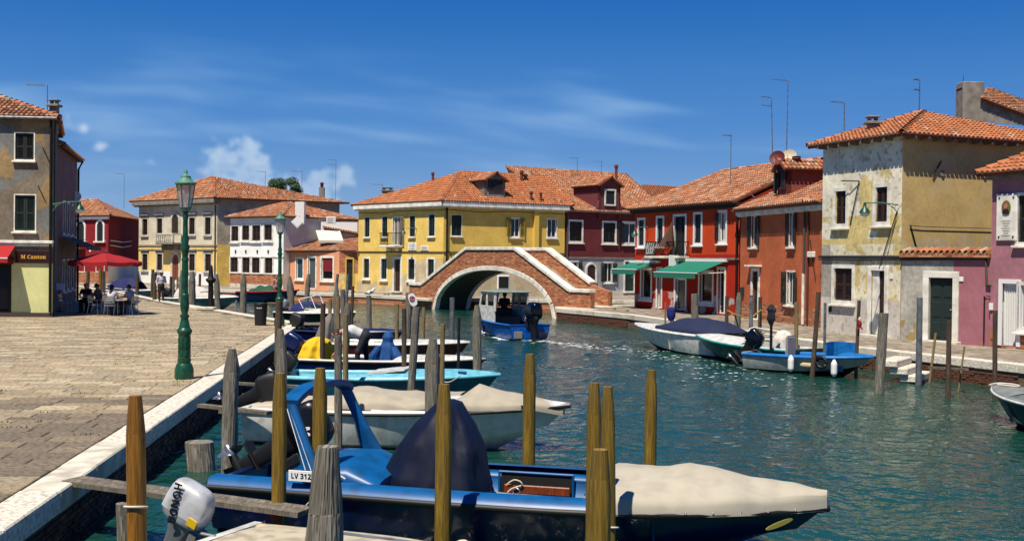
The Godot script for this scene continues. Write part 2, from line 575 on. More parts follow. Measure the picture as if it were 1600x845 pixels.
func fleck(o: MB, c: Vector2, r: float) -> void:
	var i0 := o.v.size()
	var nk := 5
	var a0 := rng.randf() * TAU
	for k in nk:
		var a := a0 + TAU * k / nk
		var rr := r * rng.randf_range(0.5, 1.3)
		var p := c + Vector2(cos(a) * rr * 1.9, sin(a) * rr * 0.9)
		o.vert(Vector3(p.x, wave(p.x, p.y) + 0.012, p.y), Vector3.UP)
	for k in range(1, nk - 1):
		o.ix.append_array([i0, i0 + k, i0 + k + 1])

const LEFT_EDGE := [Vector2(-4.38, -6.0), Vector2(-8.45, -44.8), Vector2(-20.4, -65.3), Vector2(-26.5, -77.4), Vector2(-38.0, -97.0)]
const RIGHT_EDGE := [Vector2(19.5, -16.0), Vector2(13.5, -29.7), Vector2(10.7, -35.6), Vector2(7.3, -49.3), Vector2(5.75, -54.7), Vector2(2.45, -61.0), Vector2(3.6, -64.8), Vector2(11.0, -69.5)]
const FAR_EDGE := [Vector2(-46.0, -101.0), Vector2(-31.8, -95.0), Vector2(-22.5, -87.5), Vector2(-16.8, -84.0), Vector2(-11.0, -80.5), Vector2(-6.4, -75.6), Vector2(-4.3, -77.0), Vector2(-2.4, -74.6), Vector2(1.8, -74.2), Vector2(12.0, -73.6)]

func sheet(called: String, poly: Array, y: float, m: Material) -> Node3D:
	var o := MB.new()
	var p := PackedVector2Array(poly)
	var t := Geometry2D.triangulate_polygon(p)
	for k in range(0, t.size(), 3):
		o.face([Vector3(p[t[k]].x, y, p[t[k]].y), Vector3(p[t[k + 1]].x, y, p[t[k + 1]].y), Vector3(p[t[k + 2]].x, y, p[t[k + 2]].y)], Vector3(0, -1000, 0))
	return structure(obj(called, o, m))

func make_ground() -> void:
	var bed := mat(Color(0.12, 0.13, 0.1), 0.95)
	sheet("canal_bed", [Vector2(-400, -500), Vector2(400, -500), Vector2(400, 60), Vector2(-400, 60)], -1.6, bed)
	var joint := tri_map(mat(Color(0.36, 0.33, 0.27), 0.95), 0.5, true); joint.albedo_texture = tex.grime
	var lp := LEFT_EDGE.duplicate()
	lp.append_array([Vector2(-90, -97), Vector2(-90, -6)])
	var pav := sheet("left_pavement", lp, QH - 0.018, joint)
	var qw := quay_wall("left_quay_wall", LEFT_EDGE, 1)
	rng.seed = 11
	kerb(LEFT_EDGE, -1, qw)
	wall_bricks([LEFT_EDGE[0].lerp(LEFT_EDGE[1], 0.1), LEFT_EDGE[1]], -1.0, qw, 300)
	make_slabs(pav, lp)
	var rp := RIGHT_EDGE.duplicate()
	rp.append_array([Vector2(90, -69.5), Vector2(90, -16)])
	var rm := tri_map(relief(mat(Color(0.6, 0.57, 0.52), 0.9), tex.fine, 0.8), 0.35, true); rm.albedo_texture = tex.grime
	var rpv := sheet("right_pavement", rp, QH - 0.012, rm)
	var rq := quay_wall("right_quay_wall", RIGHT_EDGE, -1)
	kerb(RIGHT_EDGE, 1, rq, 0.4, 0.24)
	wall_bricks([RIGHT_EDGE[1], RIGHT_EDGE[2], RIGHT_EDGE[3]], 1.0, rq, 0)
	wall_bricks([RIGHT_EDGE[5].lerp(RIGHT_EDGE[4], 0.02), RIGHT_EDGE[4].lerp(RIGHT_EDGE[5], 0.02)], -1.0, rq, 0)
	right_slabs(rpv)
	var fp := FAR_EDGE.duplicate()
	fp.append_array([Vector2(160, -73.6), Vector2(300, -400), Vector2(-300, -400), Vector2(-300, -101)])
	sheet("far_pavement", fp, QH - 0.012, rm)
	var fq := quay_wall("far_quay_wall", FAR_EDGE, -1)
	fq.mesh.surface_set_material(0, M.brick)
	kerb(FAR_EDGE.slice(1), -1, fq, 0.45, 0.24)

func make_slabs(pav: Node3D, poly: Array) -> void:
	var d := Vector2(-0.1044, -0.9945)
	var nn := Vector2(-0.9945, 0.1044)
	var o0: Vector2 = LEFT_EDGE[0]
	var pp := PackedVector2Array(poly)
	rng.seed = 19
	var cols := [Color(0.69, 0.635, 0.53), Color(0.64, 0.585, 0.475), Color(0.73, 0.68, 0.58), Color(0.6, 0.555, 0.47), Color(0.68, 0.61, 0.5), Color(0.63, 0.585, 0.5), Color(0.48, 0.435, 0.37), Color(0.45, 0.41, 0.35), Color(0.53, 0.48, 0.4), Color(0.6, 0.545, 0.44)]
	var ms := []
	for cl in cols:
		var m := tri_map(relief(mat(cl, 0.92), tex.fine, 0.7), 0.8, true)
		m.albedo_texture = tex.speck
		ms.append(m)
	var big := MB.new()
	var mv := tri_map(mat(Color(1, 1, 1), 0.92), 0.55, true)
	mv.vertex_color_use_as_albedo = true; mv.albedo_texture = tex.speck
	var n := 0
	var s := 1.0
	while s < 92.0:
		var rw := rng.randf_range(0.34, 0.5)
		var w := 0.425 + rng.randf_range(0.0, 0.01)
		var z := -(o0.y + d.y * s)
		while w < 34.0:
			var l := rng.randf_range(0.4, 1.0)
			var c := o0 + d * (s + rw / 2) + nn * (w + l / 2)
			var a0 := w
			w += l
			if c.x < -0.47 * z - 1.5: break
			var ok := true
			for q in [Vector2(0, a0), Vector2(0, w), Vector2(rw, a0), Vector2(rw, w)]:
				if not inside(o0 + d * (s + q.x) + nn * (q.y), pp): ok = false
			if not ok: continue
			# the far rim has its own coping
			if s > 38.5:
				var far := false
				for k in range(1, 4):
					var g := Geometry2D.get_closest_point_to_segment(c, LEFT_EDGE[k], LEFT_EDGE[k + 1])
					if g.distance_to(c) < 0.45 + l * 0.4: far = true
				if far: continue
			var y := QH - 0.02 + rng.randf_range(-0.004, 0.005)
			var tr := Transform3D(Basis(Vector3.UP, atan2(-nn.y, nn.x)).rotated(Vector3(1, 0, 0), rng.randf_range(-0.004, 0.004)), Vector3(c.x, y, c.y))
			var v := rng.randi() % 6
			# slabs in an irregular patch near the foreground take darker, greyer tones
			var grey_zone := N3.get_noise_2d(c.x * 0.9, c.y * 0.8) * 2.2 + 1.35 - Vector2((c.x + 7.0) / 2.2, (-c.y - 17.3) / 2.6).length()
			if grey_zone + rng.randf_range(-0.35, 0.35) > -0.1: v = 6 + rng.randi() % 3 if grey_zone > 0.25 else 9
			var b := MB.new()
			if n < 300: 
				b.cbox(Vector3.ZERO, Vector3(l - 0.018, 0.04, rw - 0.018), 0.009)
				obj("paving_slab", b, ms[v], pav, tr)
			else:
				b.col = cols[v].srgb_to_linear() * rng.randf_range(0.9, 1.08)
				var hx := l / 2 - 0.007
				var hz := rw / 2 - 0.008
				b.quad(Vector3(-hx, 0.02, hz), Vector3(hx, 0.02, hz), Vector3(hx, 0.02, -hz), Vector3(-hx, 0.02, -hz))
				if s < 40.0:
					b.quad(Vector3(-hx, -0.01, hz), Vector3(hx, -0.01, hz), Vector3(hx, 0.02, hz), Vector3(-hx, 0.02, hz))
					b.quad(Vector3(hx, -0.01, hz), Vector3(hx, -0.01, -hz), Vector3(hx, 0.02, -hz), Vector3(hx, 0.02, hz))
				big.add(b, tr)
			n += 1
		s += rw
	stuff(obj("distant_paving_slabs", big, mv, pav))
	# weeds in the joints
	var wd := MB.new()
	for k in 70:
		var ss := rng.randf_range(9, 38)
		var c := o0 + d * ss + nn * (0.5 + pow(rng.randf(), 1.6) * 7.0)
		if k < 3: c = Vector2(-6.75 - 0.12 * k, -23.0 - 0.5 * k)
		for j in rng.randi_range(6, 22):
			var q := c + nn * rng.randfn(0, 0.12) + d * rng.randfn(0, 0.025)
			var hgt := rng.randf_range(0.015, 0.05)
			var a := rng.randf() * TAU
			var e := Vector3(cos(a), 0, sin(a))
			var bq := Vector3(q.x, QH, q.y)
			wd.tri(bq - e * 0.012, bq + e * 0.012, bq + Vector3(rng.randfn(0, 0.02), hgt, rng.randfn(0, 0.02)))
	tag(stuff(obj("joint_weeds", wd, mat(Color(0.27, 0.31, 0.1), 0.9))), "tufts of green weeds growing in the paving joints", "weeds")

func right_slabs(rpv: Node3D) -> void:
	rng.seed = 29
	var big := MB.new()
	var mv := tri_map(mat(Color(1, 1, 1), 0.92), 0.45, true)
	mv.vertex_color_use_as_albedo = true; mv.albedo_texture = tex.grime
	for k in range(0, 5):
		var a: Vector2 = RIGHT_EDGE[k]
		var b: Vector2 = RIGHT_EDGE[k + 1]
		var d := (b - a).normalized()
		var nn := Vector2(-d.y, d.x)
		if nn.x < 0: nn = -nn
		var l := (b - a).length()
		var s := 0.05
		while s < l - 0.1:
			var rw := minf(rng.randf_range(0.4, 0.5), l - s)
			var w := 0.38
			while w < 5.5:
				var e := rng.randf_range(0.6, 1.2)
				var o := MB.new()
				o.col = Color(0.6, 0.56, 0.5).srgb_to_linear() * rng.randf_range(0.85, 1.12)
				var c := a + d * (s + rw / 2) + nn * (w + e / 2)
				var hx := e / 2 - 0.008
				var hz := rw / 2 - 0.008
				var tr := Transform3D(Basis(Vector3.UP, atan2(-nn.y, nn.x)), Vector3(c.x, QH + rng.randf_range(-0.003, 0.003), c.y))
				o.quad(Vector3(-hx, 0, hz), Vector3(hx, 0, hz), Vector3(hx, 0, -hz), Vector3(-hx, 0, -hz))
				big.add(o, tr)
				w += e
			s += rw
	stuff(obj("pavement_slabs", big, mv, rpv))

# ---- house pieces -------------------------------------------------------
# frame of a facade: x along it from A to B seen from outside, y up, z outward
func frame_of(a: Vector3, b: Vector3) -> Transform3D:
	var d := (b - a).normalized()
	return Transform3D(Basis(d, Vector3.UP, d.cross(Vector3.UP)), a)

func wall(root: Node3D, a: Vector3, b: Vector3, h: float, m: Material, holes := [], called := "wall", y0 := 0.0, deep := 0.16) -> Transform3D:
	var tr := frame_of(a - root.position, b - root.position)
	var l := (b - a).length()
	var xs := [0.0, l]
	var ys := [y0, h]
	for r in holes:
		xs.append_array([clampf(r[0], 0, l), clampf(r[2], 0, l)]); ys.append_array([clampf(r[1], y0, h), clampf(r[3], y0, h)])
	xs.sort(); ys.sort()
	var o := MB.new()
	for i in xs.size() - 1:
		for j in ys.size() - 1:
			if xs[i + 1] - xs[i] < 0.001 or ys[j + 1] - ys[j] < 0.001: continue
			var cx: float = (xs[i] + xs[i + 1]) / 2
			var cy: float = (ys[j] + ys[j + 1]) / 2
			var skip := false
			for r in holes:
				if cx > r[0] and cx < r[2] and cy > r[1] and cy < r[3]: skip = true
			if skip: continue
			var q := [Vector2(xs[i], ys[j]), Vector2(xs[i + 1], ys[j]), Vector2(xs[i + 1], ys[j + 1]), Vector2(xs[i], ys[j + 1])]
			var u := []
			for e in q: u.append(Vector2(e.x, -e.y))
			o.quad(Vector3(q[0].x, q[0].y, 0), Vector3(q[1].x, q[1].y, 0), Vector3(q[2].x, q[2].y, 0), Vector3(q[3].x, q[3].y, 0), u[0], u[1], u[2], u[3])
	for r in holes:
		var c := [Vector2(r[0], r[1]), Vector2(r[2], r[1]), Vector2(r[2], r[3]), Vector2(r[0], r[3])]
		for k in 4:
			var e: Vector2 = c[k]
			var f: Vector2 = c[(k + 1) % 4]
			o.quad(Vector3(e.x, e.y, 0), Vector3(f.x, f.y, 0), Vector3(f.x, f.y, -deep), Vector3(e.x, e.y, -deep), Vector2(e.x, -e.y), Vector2(f.x, -f.y), Vector2(f.x, -f.y), Vector2(e.x, -e.y))
	obj(called, o, m, root, tr)
	return tr

func slatted(w: float, h: float) -> MB:
	var o := MB.new()
	var t := 0.035
	var f := minf(0.07, w * 0.2)
	o.box(Vector3(-w / 2 + f / 2, 0, 0), Vector3(f, h, t)); o.box(Vector3(w / 2 - f / 2, 0, 0), Vector3(f, h, t))
	for k in 3: o.box(Vector3(0, -h / 2 + f / 2 + k * (h - f) / 2, 0), Vector3(w - 2 * f, f, t))
	var n := clampi(int(h / 0.09), 6, 18)
	for k in n:
		o.box(Vector3(0, -h / 2 + (k + 0.5) * h / n, -0.004), Vector3(w - 2 * f, h / n * 0.82, 0.012), Basis(Vector3.RIGHT, 0.35))
	return o

# o: fr frame material, fw its width, sh shutter material, mode open / closed / left / none, pane, sill
func window(root: Node3D, tr: Transform3D, r: Array, o: Dictionary) -> void:
	var w: float = r[2] - r[0]
	var h: float = r[3] - r[1]
	var cx: float = (r[0] + r[2]) / 2
	var cy: float = (r[1] + r[3]) / 2
	var fw: float = o.get("fw", 0.11)
	var b := MB.new()
	var pr: float = o.get("proud", 0.03)
	if fw > 0:
		for s in [-1, 1]:
			b.box(Vector3(s * (w / 2 + fw / 2), 0, pr / 2 - 0.05), Vector3(fw, h + 0.001, pr + 0.1))
		b.box(Vector3(0, h / 2 + fw / 2, pr / 2 - 0.05), Vector3(w + 2 * fw, fw, pr + 0.1))
		if o.get("door", false) == false: b.box(Vector3(0, -h / 2 - fw / 2, pr / 2 - 0.05), Vector3(w + 2 * fw, fw, pr + 0.1))
	else:
		b.box(Vector3(0, h / 2 - 0.02, -0.1), Vector3(w, 0.04, 0.05))
	var wn := obj(o.get("called", "window"), b, o.get("fr", M.trim), root, tr * Transform3D(Basis(), Vector3(cx, cy, 0)))
	if o.get("head", false):
		b = MB.new()
		b.cbox(Vector3(0, h / 2 + fw + 0.2, 0.05), Vector3(w + 2 * fw + 0.25, 0.16, 0.22), 0.03)
		b.box(Vector3(0, h / 2 + fw + 0.06, 0.02), Vector3(w + 2 * fw + 0.05, 0.12, 0.08))
		obj("lintel", b, M.trim_grey, wn)
	if o.get("sill", true):
		b = MB.new()
		b.cbox(Vector3(0, -h / 2 - (fw + 0.045 if fw > 0 and fw < 0.2 else 0.03), 0.04), Vector3(w + 2 * fw + 0.12, 0.08, 0.2), 0.012)
		obj("sill", b, o.get("sill_m", o.get("fr", M.trim)), wn)
	var sh = o.get("sh", M.shut_green)
	var mode: String = o.get("mode", "closed")
	if mode == "closed":
		for s in [-1, 1]:
			obj("shutter", slatted(w / 2 - 0.012, h - 0.02), sh, wn, Transform3D(Basis(), Vector3(s * w / 4, 0, -0.07)))
	else:
		b = MB.new()
		b.quad(Vector3(-w / 2, -h / 2, -0.13), Vector3(w / 2, -h / 2, -0.13), Vector3(w / 2, h / 2, -0.13), Vector3(-w / 2, h / 2, -0.13))
		obj("pane", b, o.get("pane", M.glass), wn)
		b = MB.new()
		for s in [-1, 1]: b.box(Vector3(s * (w / 2 - 0.03), 0, -0.105), Vector3(0.06, h, 0.045))
		b.box(Vector3(0, h / 2 - 0.03, -0.105), Vector3(w - 0.12, 0.06, 0.045)); b.box(Vector3(0, -h / 2 + 0.03, -0.105), Vector3(w - 0.12, 0.06, 0.045))
		if o.get("mull", true): b.box(Vector3(0, 0, -0.1), Vector3(0.05, h - 0.12, 0.04))
		obj("casement", b, o.get("cas", M.white), wn)
		if mode in ["open", "left", "right", "half"]:
			for s in [-1, 1]:
				if (mode == "left" and s > 0) or (mode == "right" and s < 0): continue
				var sw := w / 2 * (0.75 if mode == "half" else 1.0)
				var ang := rng.randf_range(0.05, 0.2) if mode != "half" else 1.0
				var tb := Basis(Vector3.UP, -s * ang)
				obj("shutter", slatted(sw, h), sh, wn, Transform3D(tb, Vector3(s * w / 2, 0, 0.055) + tb * Vector3(s * sw / 2, 0, 0)))
	if o.get("curtain", null):
		b = MB.new()
		var rows := []
		for k in 2:
			var q := PackedVector3Array()
			for j in 25: q.append(Vector3(-w / 2 + w * j / 24.0, -h / 2 + h * k, -0.09 + sin(j * 1.7) * 0.02))
			rows.append(q)
		b.grid(rows)
		obj("curtain", b, o.curtain, wn)

func door(root: Node3D, tr: Transform3D, r: Array, o: Dictionary) -> void:
	var w: float = r[2] - r[0]
	var h: float = r[3] - r[1]
	var c := Vector3((r[0] + r[2]) / 2, (r[1] + r[3]) / 2, 0)
	var b := MB.new()
	b.box(Vector3(0, 0, -0.13), Vector3(w, h, 0.05))
	for s in [-1, 1]:
		for k in 3:
			b.cbox(Vector3(s * w * 0.24, -h / 2 + h * (0.17 + 0.32 * k), -0.1), Vector3(w * 0.36, h * 0.24, 0.03), 0.012)
	var d := obj("door", b, o.get("leaf", M.door_brown), root, tr * Transform3D(Basis(), c))
	var fw: float = o.get("fw", 0.13)
	b = MB.new()
	for s in [-1, 1]: b.cbox(Vector3(s * (w / 2 + fw / 2), 0, -0.03), Vector3(fw, h, 0.16), 0.01)
	b.cbox(Vector3(0, h / 2 + fw / 2, -0.03), Vector3(w + 2 * fw, fw, 0.16), 0.01)
	obj("door_frame", b, o.get("fr", M.trim), d)
	b = MB.new()
	b.lathe([[0.0, 0], [0.03, 0.0], [0.035, 0.03], [0.02, 0.05], [0, 0.055]], Vector3(w * 0.36, -h * 0.02, -0.08), 8)
	obj("handle", b, M.steel, d)
	b = MB.new()
	b.cbox(Vector3(0, -h / 2 - 0.06, 0.12), Vector3(w + 2 * fw + 0.2, 0.12, 0.4), 0.02)
	obj("step", b, M.stone2, d)

# arched outline centred on x = 0, foot at y = 0
func arch_poly(w: float, h: float) -> PackedVector2Array:
	var p := PackedVector2Array([Vector2(-w / 2, 0), Vector2(w / 2, 0)])
	for k in 13:
		var a := PI * k / 12.0
		p.append(Vector2(cos(a) * w / 2, h - w / 2 + sin(a) * w / 2))
	return p
func arch_open(root: Node3D, tr: Transform3D, r: Array, called: String, leaf: Material, fr: Material, fw := 0.13) -> Node3D:
	var w: float = r[2] - r[0]
	var h: float = r[3] - r[1]
	var b := MB.new()
	var outer := []
	var inner := []
	for k in 17:
		var x := -1.0
		if k == 0: outer.append(Vector2(-w / 2 - fw, 0)); inner.append(Vector2(-w / 2, 0))
		elif k == 16: outer.append(Vector2(w / 2 + fw, 0)); inner.append(Vector2(w / 2, 0))
		else:
			var a := PI - PI * (k - 1) / 14.0
			outer.append(Vector2(cos(a) * (w / 2 + fw), h - w / 2 + sin(a) * (w / 2 + fw)))
			inner.append(Vector2(cos(a) * w / 2, h - w / 2 + sin(a) * w / 2))
	for k in 16:
		var z := 0.08
		var a: Vector2 = outer[k]
		var c: Vector2 = outer[k + 1]
		var d: Vector2 = inner[k + 1]
		var e: Vector2 = inner[k]
		b.quad(Vector3(e.x, e.y, z), Vector3(d.x, d.y, z), Vector3(c.x, c.y, z), Vector3(a.x, a.y, z))
		b.quad(Vector3(a.x, a.y, z), Vector3(c.x, c.y, z), Vector3(c.x, c.y, -0.02), Vector3(a.x, a.y, -0.02))
		b.quad(Vector3(e.x, e.y, z), Vector3(d.x, d.y, z), Vector3(d.x, d.y, 0.004), Vector3(e.x, e.y, 0.004))
	var o := obj(called, b, fr, root, tr * Transform3D(Basis(), Vector3((r[0] + r[2]) / 2, r[1], 0)))
	b = MB.new()
	b.prism(arch_poly(w + 0.02, h + 0.01), -0.05, 0.012)
	for s in [-1, 1]: b.box(Vector3(s * w * 0.25, (h - w / 2) * 0.5, 0.02), Vector3(w * 0.4, (h - w / 2) * 0.9, 0.02))
	obj("leaf" if called == "arched_door" else "pane", b, leaf, o)
	return o

# ---- roofs --------------------------------------------------------------
func tile_color(kind: int) -> Color:
	var t := rng.randf()
	var c := Color(0.38, 0.13, 0.055).lerp(Color(0.5, 0.2, 0.09), rng.randf())
	if kind == 1: c = Color(0.43, 0.14, 0.05).lerp(Color(0.52, 0.19, 0.075), rng.randf())
	var old := 0.3 if kind == 0 else (0.08 if kind == 1 else 0.38)
	if t < old:
		c = [Color(0.46, 0.29, 0.18), Color(0.2, 0.09, 0.055), Color(0.3, 0.2, 0.13), Color(0.52, 0.33, 0.22)][rng.randi() % 4]
	return c * rng.randf_range(0.6, 0.92)

# p: corners of one roof slope in the root's frame, p[0] -> p[1] the eave
func roof_slope(root: Node3D, p: Array, kind := 0, tiled := true) -> Node3D:
	var u: Vector3 = (p[1] - p[0]).normalized()
	var nn: Vector3 = Vector3.ZERO
	for k in range(1, p.size() - 1): nn += (p[k] - p[0]).cross(p[k + 1] - p[0])
	nn = nn.normalized()
	if nn.y < 0: nn = -nn
	var v := nn.cross(u)
	var mid := Vector3.ZERO
	for e in p: mid += e
	mid /= p.size()
	if v.dot(mid - p[0]) < 0: v = -v
	if p.size() == 4:
		# keep the fourth corner in the plane of the first three
		nn = (p[1] - p[0]).cross(p[2] - p[0]).normalized()
		if nn.y < 0: nn = -nn
		v = nn.cross(u)
		if v.dot(mid - p[0]) < 0: v = -v
		p[3].y -= nn.dot(p[3] - p[0]) / nn.y
	var q := PackedVector2Array()
	for e in p: q.append(Vector2((e - p[0]).dot(u), (e - p[0]).dot(v)))
	var o := MB.new()
	for k in range(1, p.size() - 1):
		o.face([p[0], p[k], p[k + 1]], p[0] - nn * 9)
		o.face([p[0] - nn * 0.1, p[k] - nn * 0.1, p[k + 1] - nn * 0.1], p[0] + nn * 9)
	for k in p.size():
		var e: Vector3 = p[k]
		var f: Vector3 = p[(k + 1) % p.size()]
		o.face([e, f, f - nn * 0.1, e - nn * 0.1], mid - nn * 0.05)
	var r := obj("roof", o, M.terra, root)
	if not tiled: return r
	var hand := u.cross(v).dot(nn) > 0
	var t := MB.new()
	var x0 := 1e9
	var x1 := -1e9
	for e in q:
		x0 = minf(x0, e.x); x1 = maxf(x1, e.x)
	var x := x0 + 0.1
	var jit := 0.012
	while x < x1 - 0.05:
		var lo := 1e9
		var hi := -1e9
		for k in q.size():
			var a := q[k]
			var b := q[(k + 1) % q.size()]
			if (a.x - x) * (b.x - x) <= 0 and absf(a.x - b.x) > 1e-6:
				var y := lerpf(a.y, b.y, (x - a.x) / (b.x - a.x))
				lo = minf(lo, y); hi = maxf(hi, y)
		if lo < 1e8:
			var y := lo - 0.045
			var first := true
			while y < hi - 0.06:
				var y2 := minf(y + 0.37, hi + 0.05)
				t.col = tile_color(kind)
				var xx := x + rng.randf_range(-jit, jit)
				var i0 := t.v.size()
				for e in 2:
					var rr := 0.086 if e == 0 else 0.068
					var yy := y if e == 0 else y2
					var up := (0.028 if e == 0 else 0.004) + rng.randf_range(-0.004, 0.004)
					for k in 5:
						var a := PI * k / 4.0
						var dirn := u * cos(a) + nn * sin(a)
						t.vert(p[0] + u * xx + v * yy + nn * up + dirn * rr * Vector2(1, 0.82).length() / 1.29, dirn)
				for k in 4:
					if hand: t.ix.append_array([i0 + k, i0 + k + 6, i0 + k + 5, i0 + k, i0 + k + 1, i0 + k + 6])
					else: t.ix.append_array([i0 + k, i0 + k + 5, i0 + k + 6, i0 + k, i0 + k + 6, i0 + k + 1])
				# mortar-filled mouth
				var cc := t.col
				t.col = Color(0.2, 0.12, 0.08) if not first else Color(0.34, 0.24, 0.17)
				var mi := t.vert(p[0] + u * xx + v * y + nn * 0.0, -v)
				for k in 5: t.vert(t.v[i0 + k] + v * 0.006, -v)
				for k in 4: t.ix.append_array([mi, mi + 2 + k, mi + 1 + k] if hand else [mi, mi + 1 + k, mi + 2 + k])
				t.col = cc
				first = false
				y += 0.33
		x += 0.205
	stuff(obj("tiles", t, M.tile, r))
	return r

func ridge(root: Node3D, a: Vector3, b: Vector3, kind := 0, rad := 0.12) -> void:
	var t := MB.new()
	var d := (b - a).normalized()
	var sd := d.cross(Vector3.UP).normalized()
	var up := sd.cross(d).normalized()
	var s := 0.0
	var l := (b - a).length()
	while s < l:
		t.col = tile_color(kind)
		var rings := []
		for e in 2:
			var q := PackedVector3Array()
			var c := a + d * minf(s + e * 0.42, l + 0.05) + up * (0.03 if e == 0 else 0.0)
			for k in 7:
				var an := PI * (k - 0.5) / 5.0
				q.append(c + (sd * cos(an) + up * sin(an)) * rad * (1.05 if e == 0 else 0.9))
			rings.append(q)
		t.grid(rings)
		s += 0.38
	stuff(obj("ridge_tiles", t, M.tile, root))

# four-sloped roof over A B C D (A-B the front), ridge from p to q
func hip_roof(root: Node3D, c: Array, eave: float, over: float, p: Vector3, q: Vector3, kind := 0, tiled := [true, true, false, false]) -> void:
	var o := root.position
	var mid: Vector3 = (c[0] + c[1] + c[2] + c[3]) / 4
	var e := []
	for k in 4:
		var a: Vector3 = c[(k + 3) % 4] - c[k]
		var b: Vector3 = c[(k + 1) % 4] - c[k]
		var x: Vector3 = c[k] - a.normalized() * over - b.normalized() * over
		x.y = eave
		e.append(x - o)
	var dd: Vector3 = (c[1] - c[0]).normalized()
	var pp := p - o
	var qq := pp + dd * (q - p).dot(dd)
	roof_slope(root, [e[0], e[1], qq, pp], kind, tiled[0])
	roof_slope(root, [e[1], e[2], qq], kind, tiled[1])
	roof_slope(root, [e[2], e[3], pp, qq], kind, tiled[2])
	roof_slope(root, [e[3], e[0], pp], kind, tiled[3])
	ridge(root, e[1], qq, kind); ridge(root, pp, qq, kind); ridge(root, e[0], pp, kind)

func cornice(root: Node3D, a: Vector3, b: Vector3, y: float, h: float, out: float, m: Material, called := "cornice") -> void:
	var tr := frame_of(a - root.position, b - root.position)
	var l := (b - a).length()
	var o := MB.new()
	o.box(Vector3(l / 2, y + h * 0.12, out * 0.35), Vector3(l + out * 0.7, h * 0.24, out * 0.7))
	o.box(Vector3(l / 2, y + h * 0.6, out * 0.5), Vector3(l + out, h * 0.72, out))
	obj(called, o, m, root, tr)

func gutter(root: Node3D, a: Vector3, b: Vector3, y: float, out: float, m: Material) -> void:
	var tr := frame_of(a - root.position, b - root.position)
	var o := MB.new()
	o.tube(PackedVector3Array([Vector3(-out, y, out), Vector3((b - a).length() + out, y, out)]), 0.07, 0.07, 8)
	obj("gutter", o, m, root, tr)

func pipe(root: Node3D, tr: Transform3D, pts: Array, r := 0.05, m: Material = null, called := "downpipe") -> void:
	var o := MB.new()
	o.tube(PackedVector3Array(pts), r, r, 8)
	obj(called, o, m if m else M.pipe, root, tr)

func plain_box(root: Node3D, a: Vector3, b: Vector3, depth: float, h: float, m: Material, called := "rear_wall") -> void:
	# the remaining sides of a house whose front is A-B
	var tr := frame_of(a - root.position, b - root.position)
	var l := (b - a).length()
	var o := MB.new()
	var i := 0.02
	o.quad(Vector3(l - i, 0, -0.17), Vector3(l - i, 0, -depth), Vector3(l - i, h, -depth), Vector3(l - i, h, -0.17))
	o.quad(Vector3(i, 0, -depth), Vector3(i, 0, -0.17), Vector3(i, h, -0.17), Vector3(i, h, -depth))
	o.quad(Vector3(l, 0, -depth), Vector3(0, 0, -depth), Vector3(0, h, -depth), Vector3(l, h, -depth))
	o.quad(Vector3(0, h - 0.02, -0.17), Vector3(l, h - 0.02, -0.17), Vector3(l, h - 0.02, -depth), Vector3(0, h - 0.02, -depth))
	obj(called, o, m, root, tr)

func backing(root: Node3D, a: Vector3, b: Vector3, h: float) -> void:
	var tr := frame_of(a - root.position, b - root.position)
	var l := (b - a).length()
	var o := MB.new()
	o.box(Vector3(l / 2, h / 2 - 0.02, -0.25), Vector3(l - 0.08, h - 0.06, 0.12))
	obj("inner_wall", o, M.dark, root, tr)

func antenna(root: Node3D, at: Vector3, h: float, arm: float, n := 1, dir := -1.0) -> void:
	var o := MB.new()
	var p := at - root.position
	o.tube(PackedVector3Array([p - Vector3(0, 0.5, 0), p + Vector3(0, h, 0)]), 0.022, 0.018, 5)
	for k in n:
		var y := h - 0.05 - k * 0.45
		o.tube(PackedVector3Array([p + Vector3(0.05, y, 0), p + Vector3(dir * arm, y + 0.03, 0.1)]), 0.018, 0.014, 4)
		for j in 7:
			var q := p + Vector3(dir * arm * (0.15 + 0.14 * j), y + 0.03, 0.08)
			o.tube(PackedVector3Array([q - Vector3(0, 0, 0.2), q + Vector3(0, 0, 0.2)]), 0.008, 0.008, 4)
	obj("antenna", o, M.galv, root)

func chimney(root: Node3D, at: Vector3, w: float, h: float, m: Material, cap := 0) -> void:
	var o := MB.new()
	var p := at - root.position
	o.cbox(p + Vector3(0, h / 2 - 0.4, 0), Vector3(w, h + 0.8, w), 0.02)
	var c := obj("chimney", o, m, root)
	o = MB.new()
	if cap == 0:
		o.cbox(p + Vector3(0, h + 0.06, 0), Vector3(w + 0.2, 0.1, w + 0.2), 0.02)
		for s in [-1, 1]: o.box(p + Vector3(s * w * 0.35, h + 0.17, 0), Vector3(w * 0.2, 0.16, w * 0.8))
		o.cbox(p + Vector3(0, h + 0.29, 0), Vector3(w + 0.1, 0.07, w + 0.1), 0.02)
		obj("cap", o, M.trim_grey if m != M.brick else M.terra, c)
	elif cap == 1:
		o.lathe([[0.001, h - 0.02], [w * 0.32, h], [w * 0.3, h + 0.35], [w * 0.45, h + 0.37], [w * 0.45, h + 0.42], [0.001, h + 0.55]], p, 10)
		obj("cap", o, M.copper, c)
func flue(root: Node3D, at: Vector3, h: float, r := 0.09) -> void:
	var o := MB.new()
	var p := at - root.position
	o.lathe([[r, -0.4], [r, h * 0.7], [r * 1.5, h * 0.72], [r * 1.5, h * 0.82], [r * 1.1, h * 0.84], [r * 1.7, h * 0.92], [0.001, h]], p, 10)
	obj("flue", o, mat(Color(0.42, 0.2, 0.14), 0.85), root)
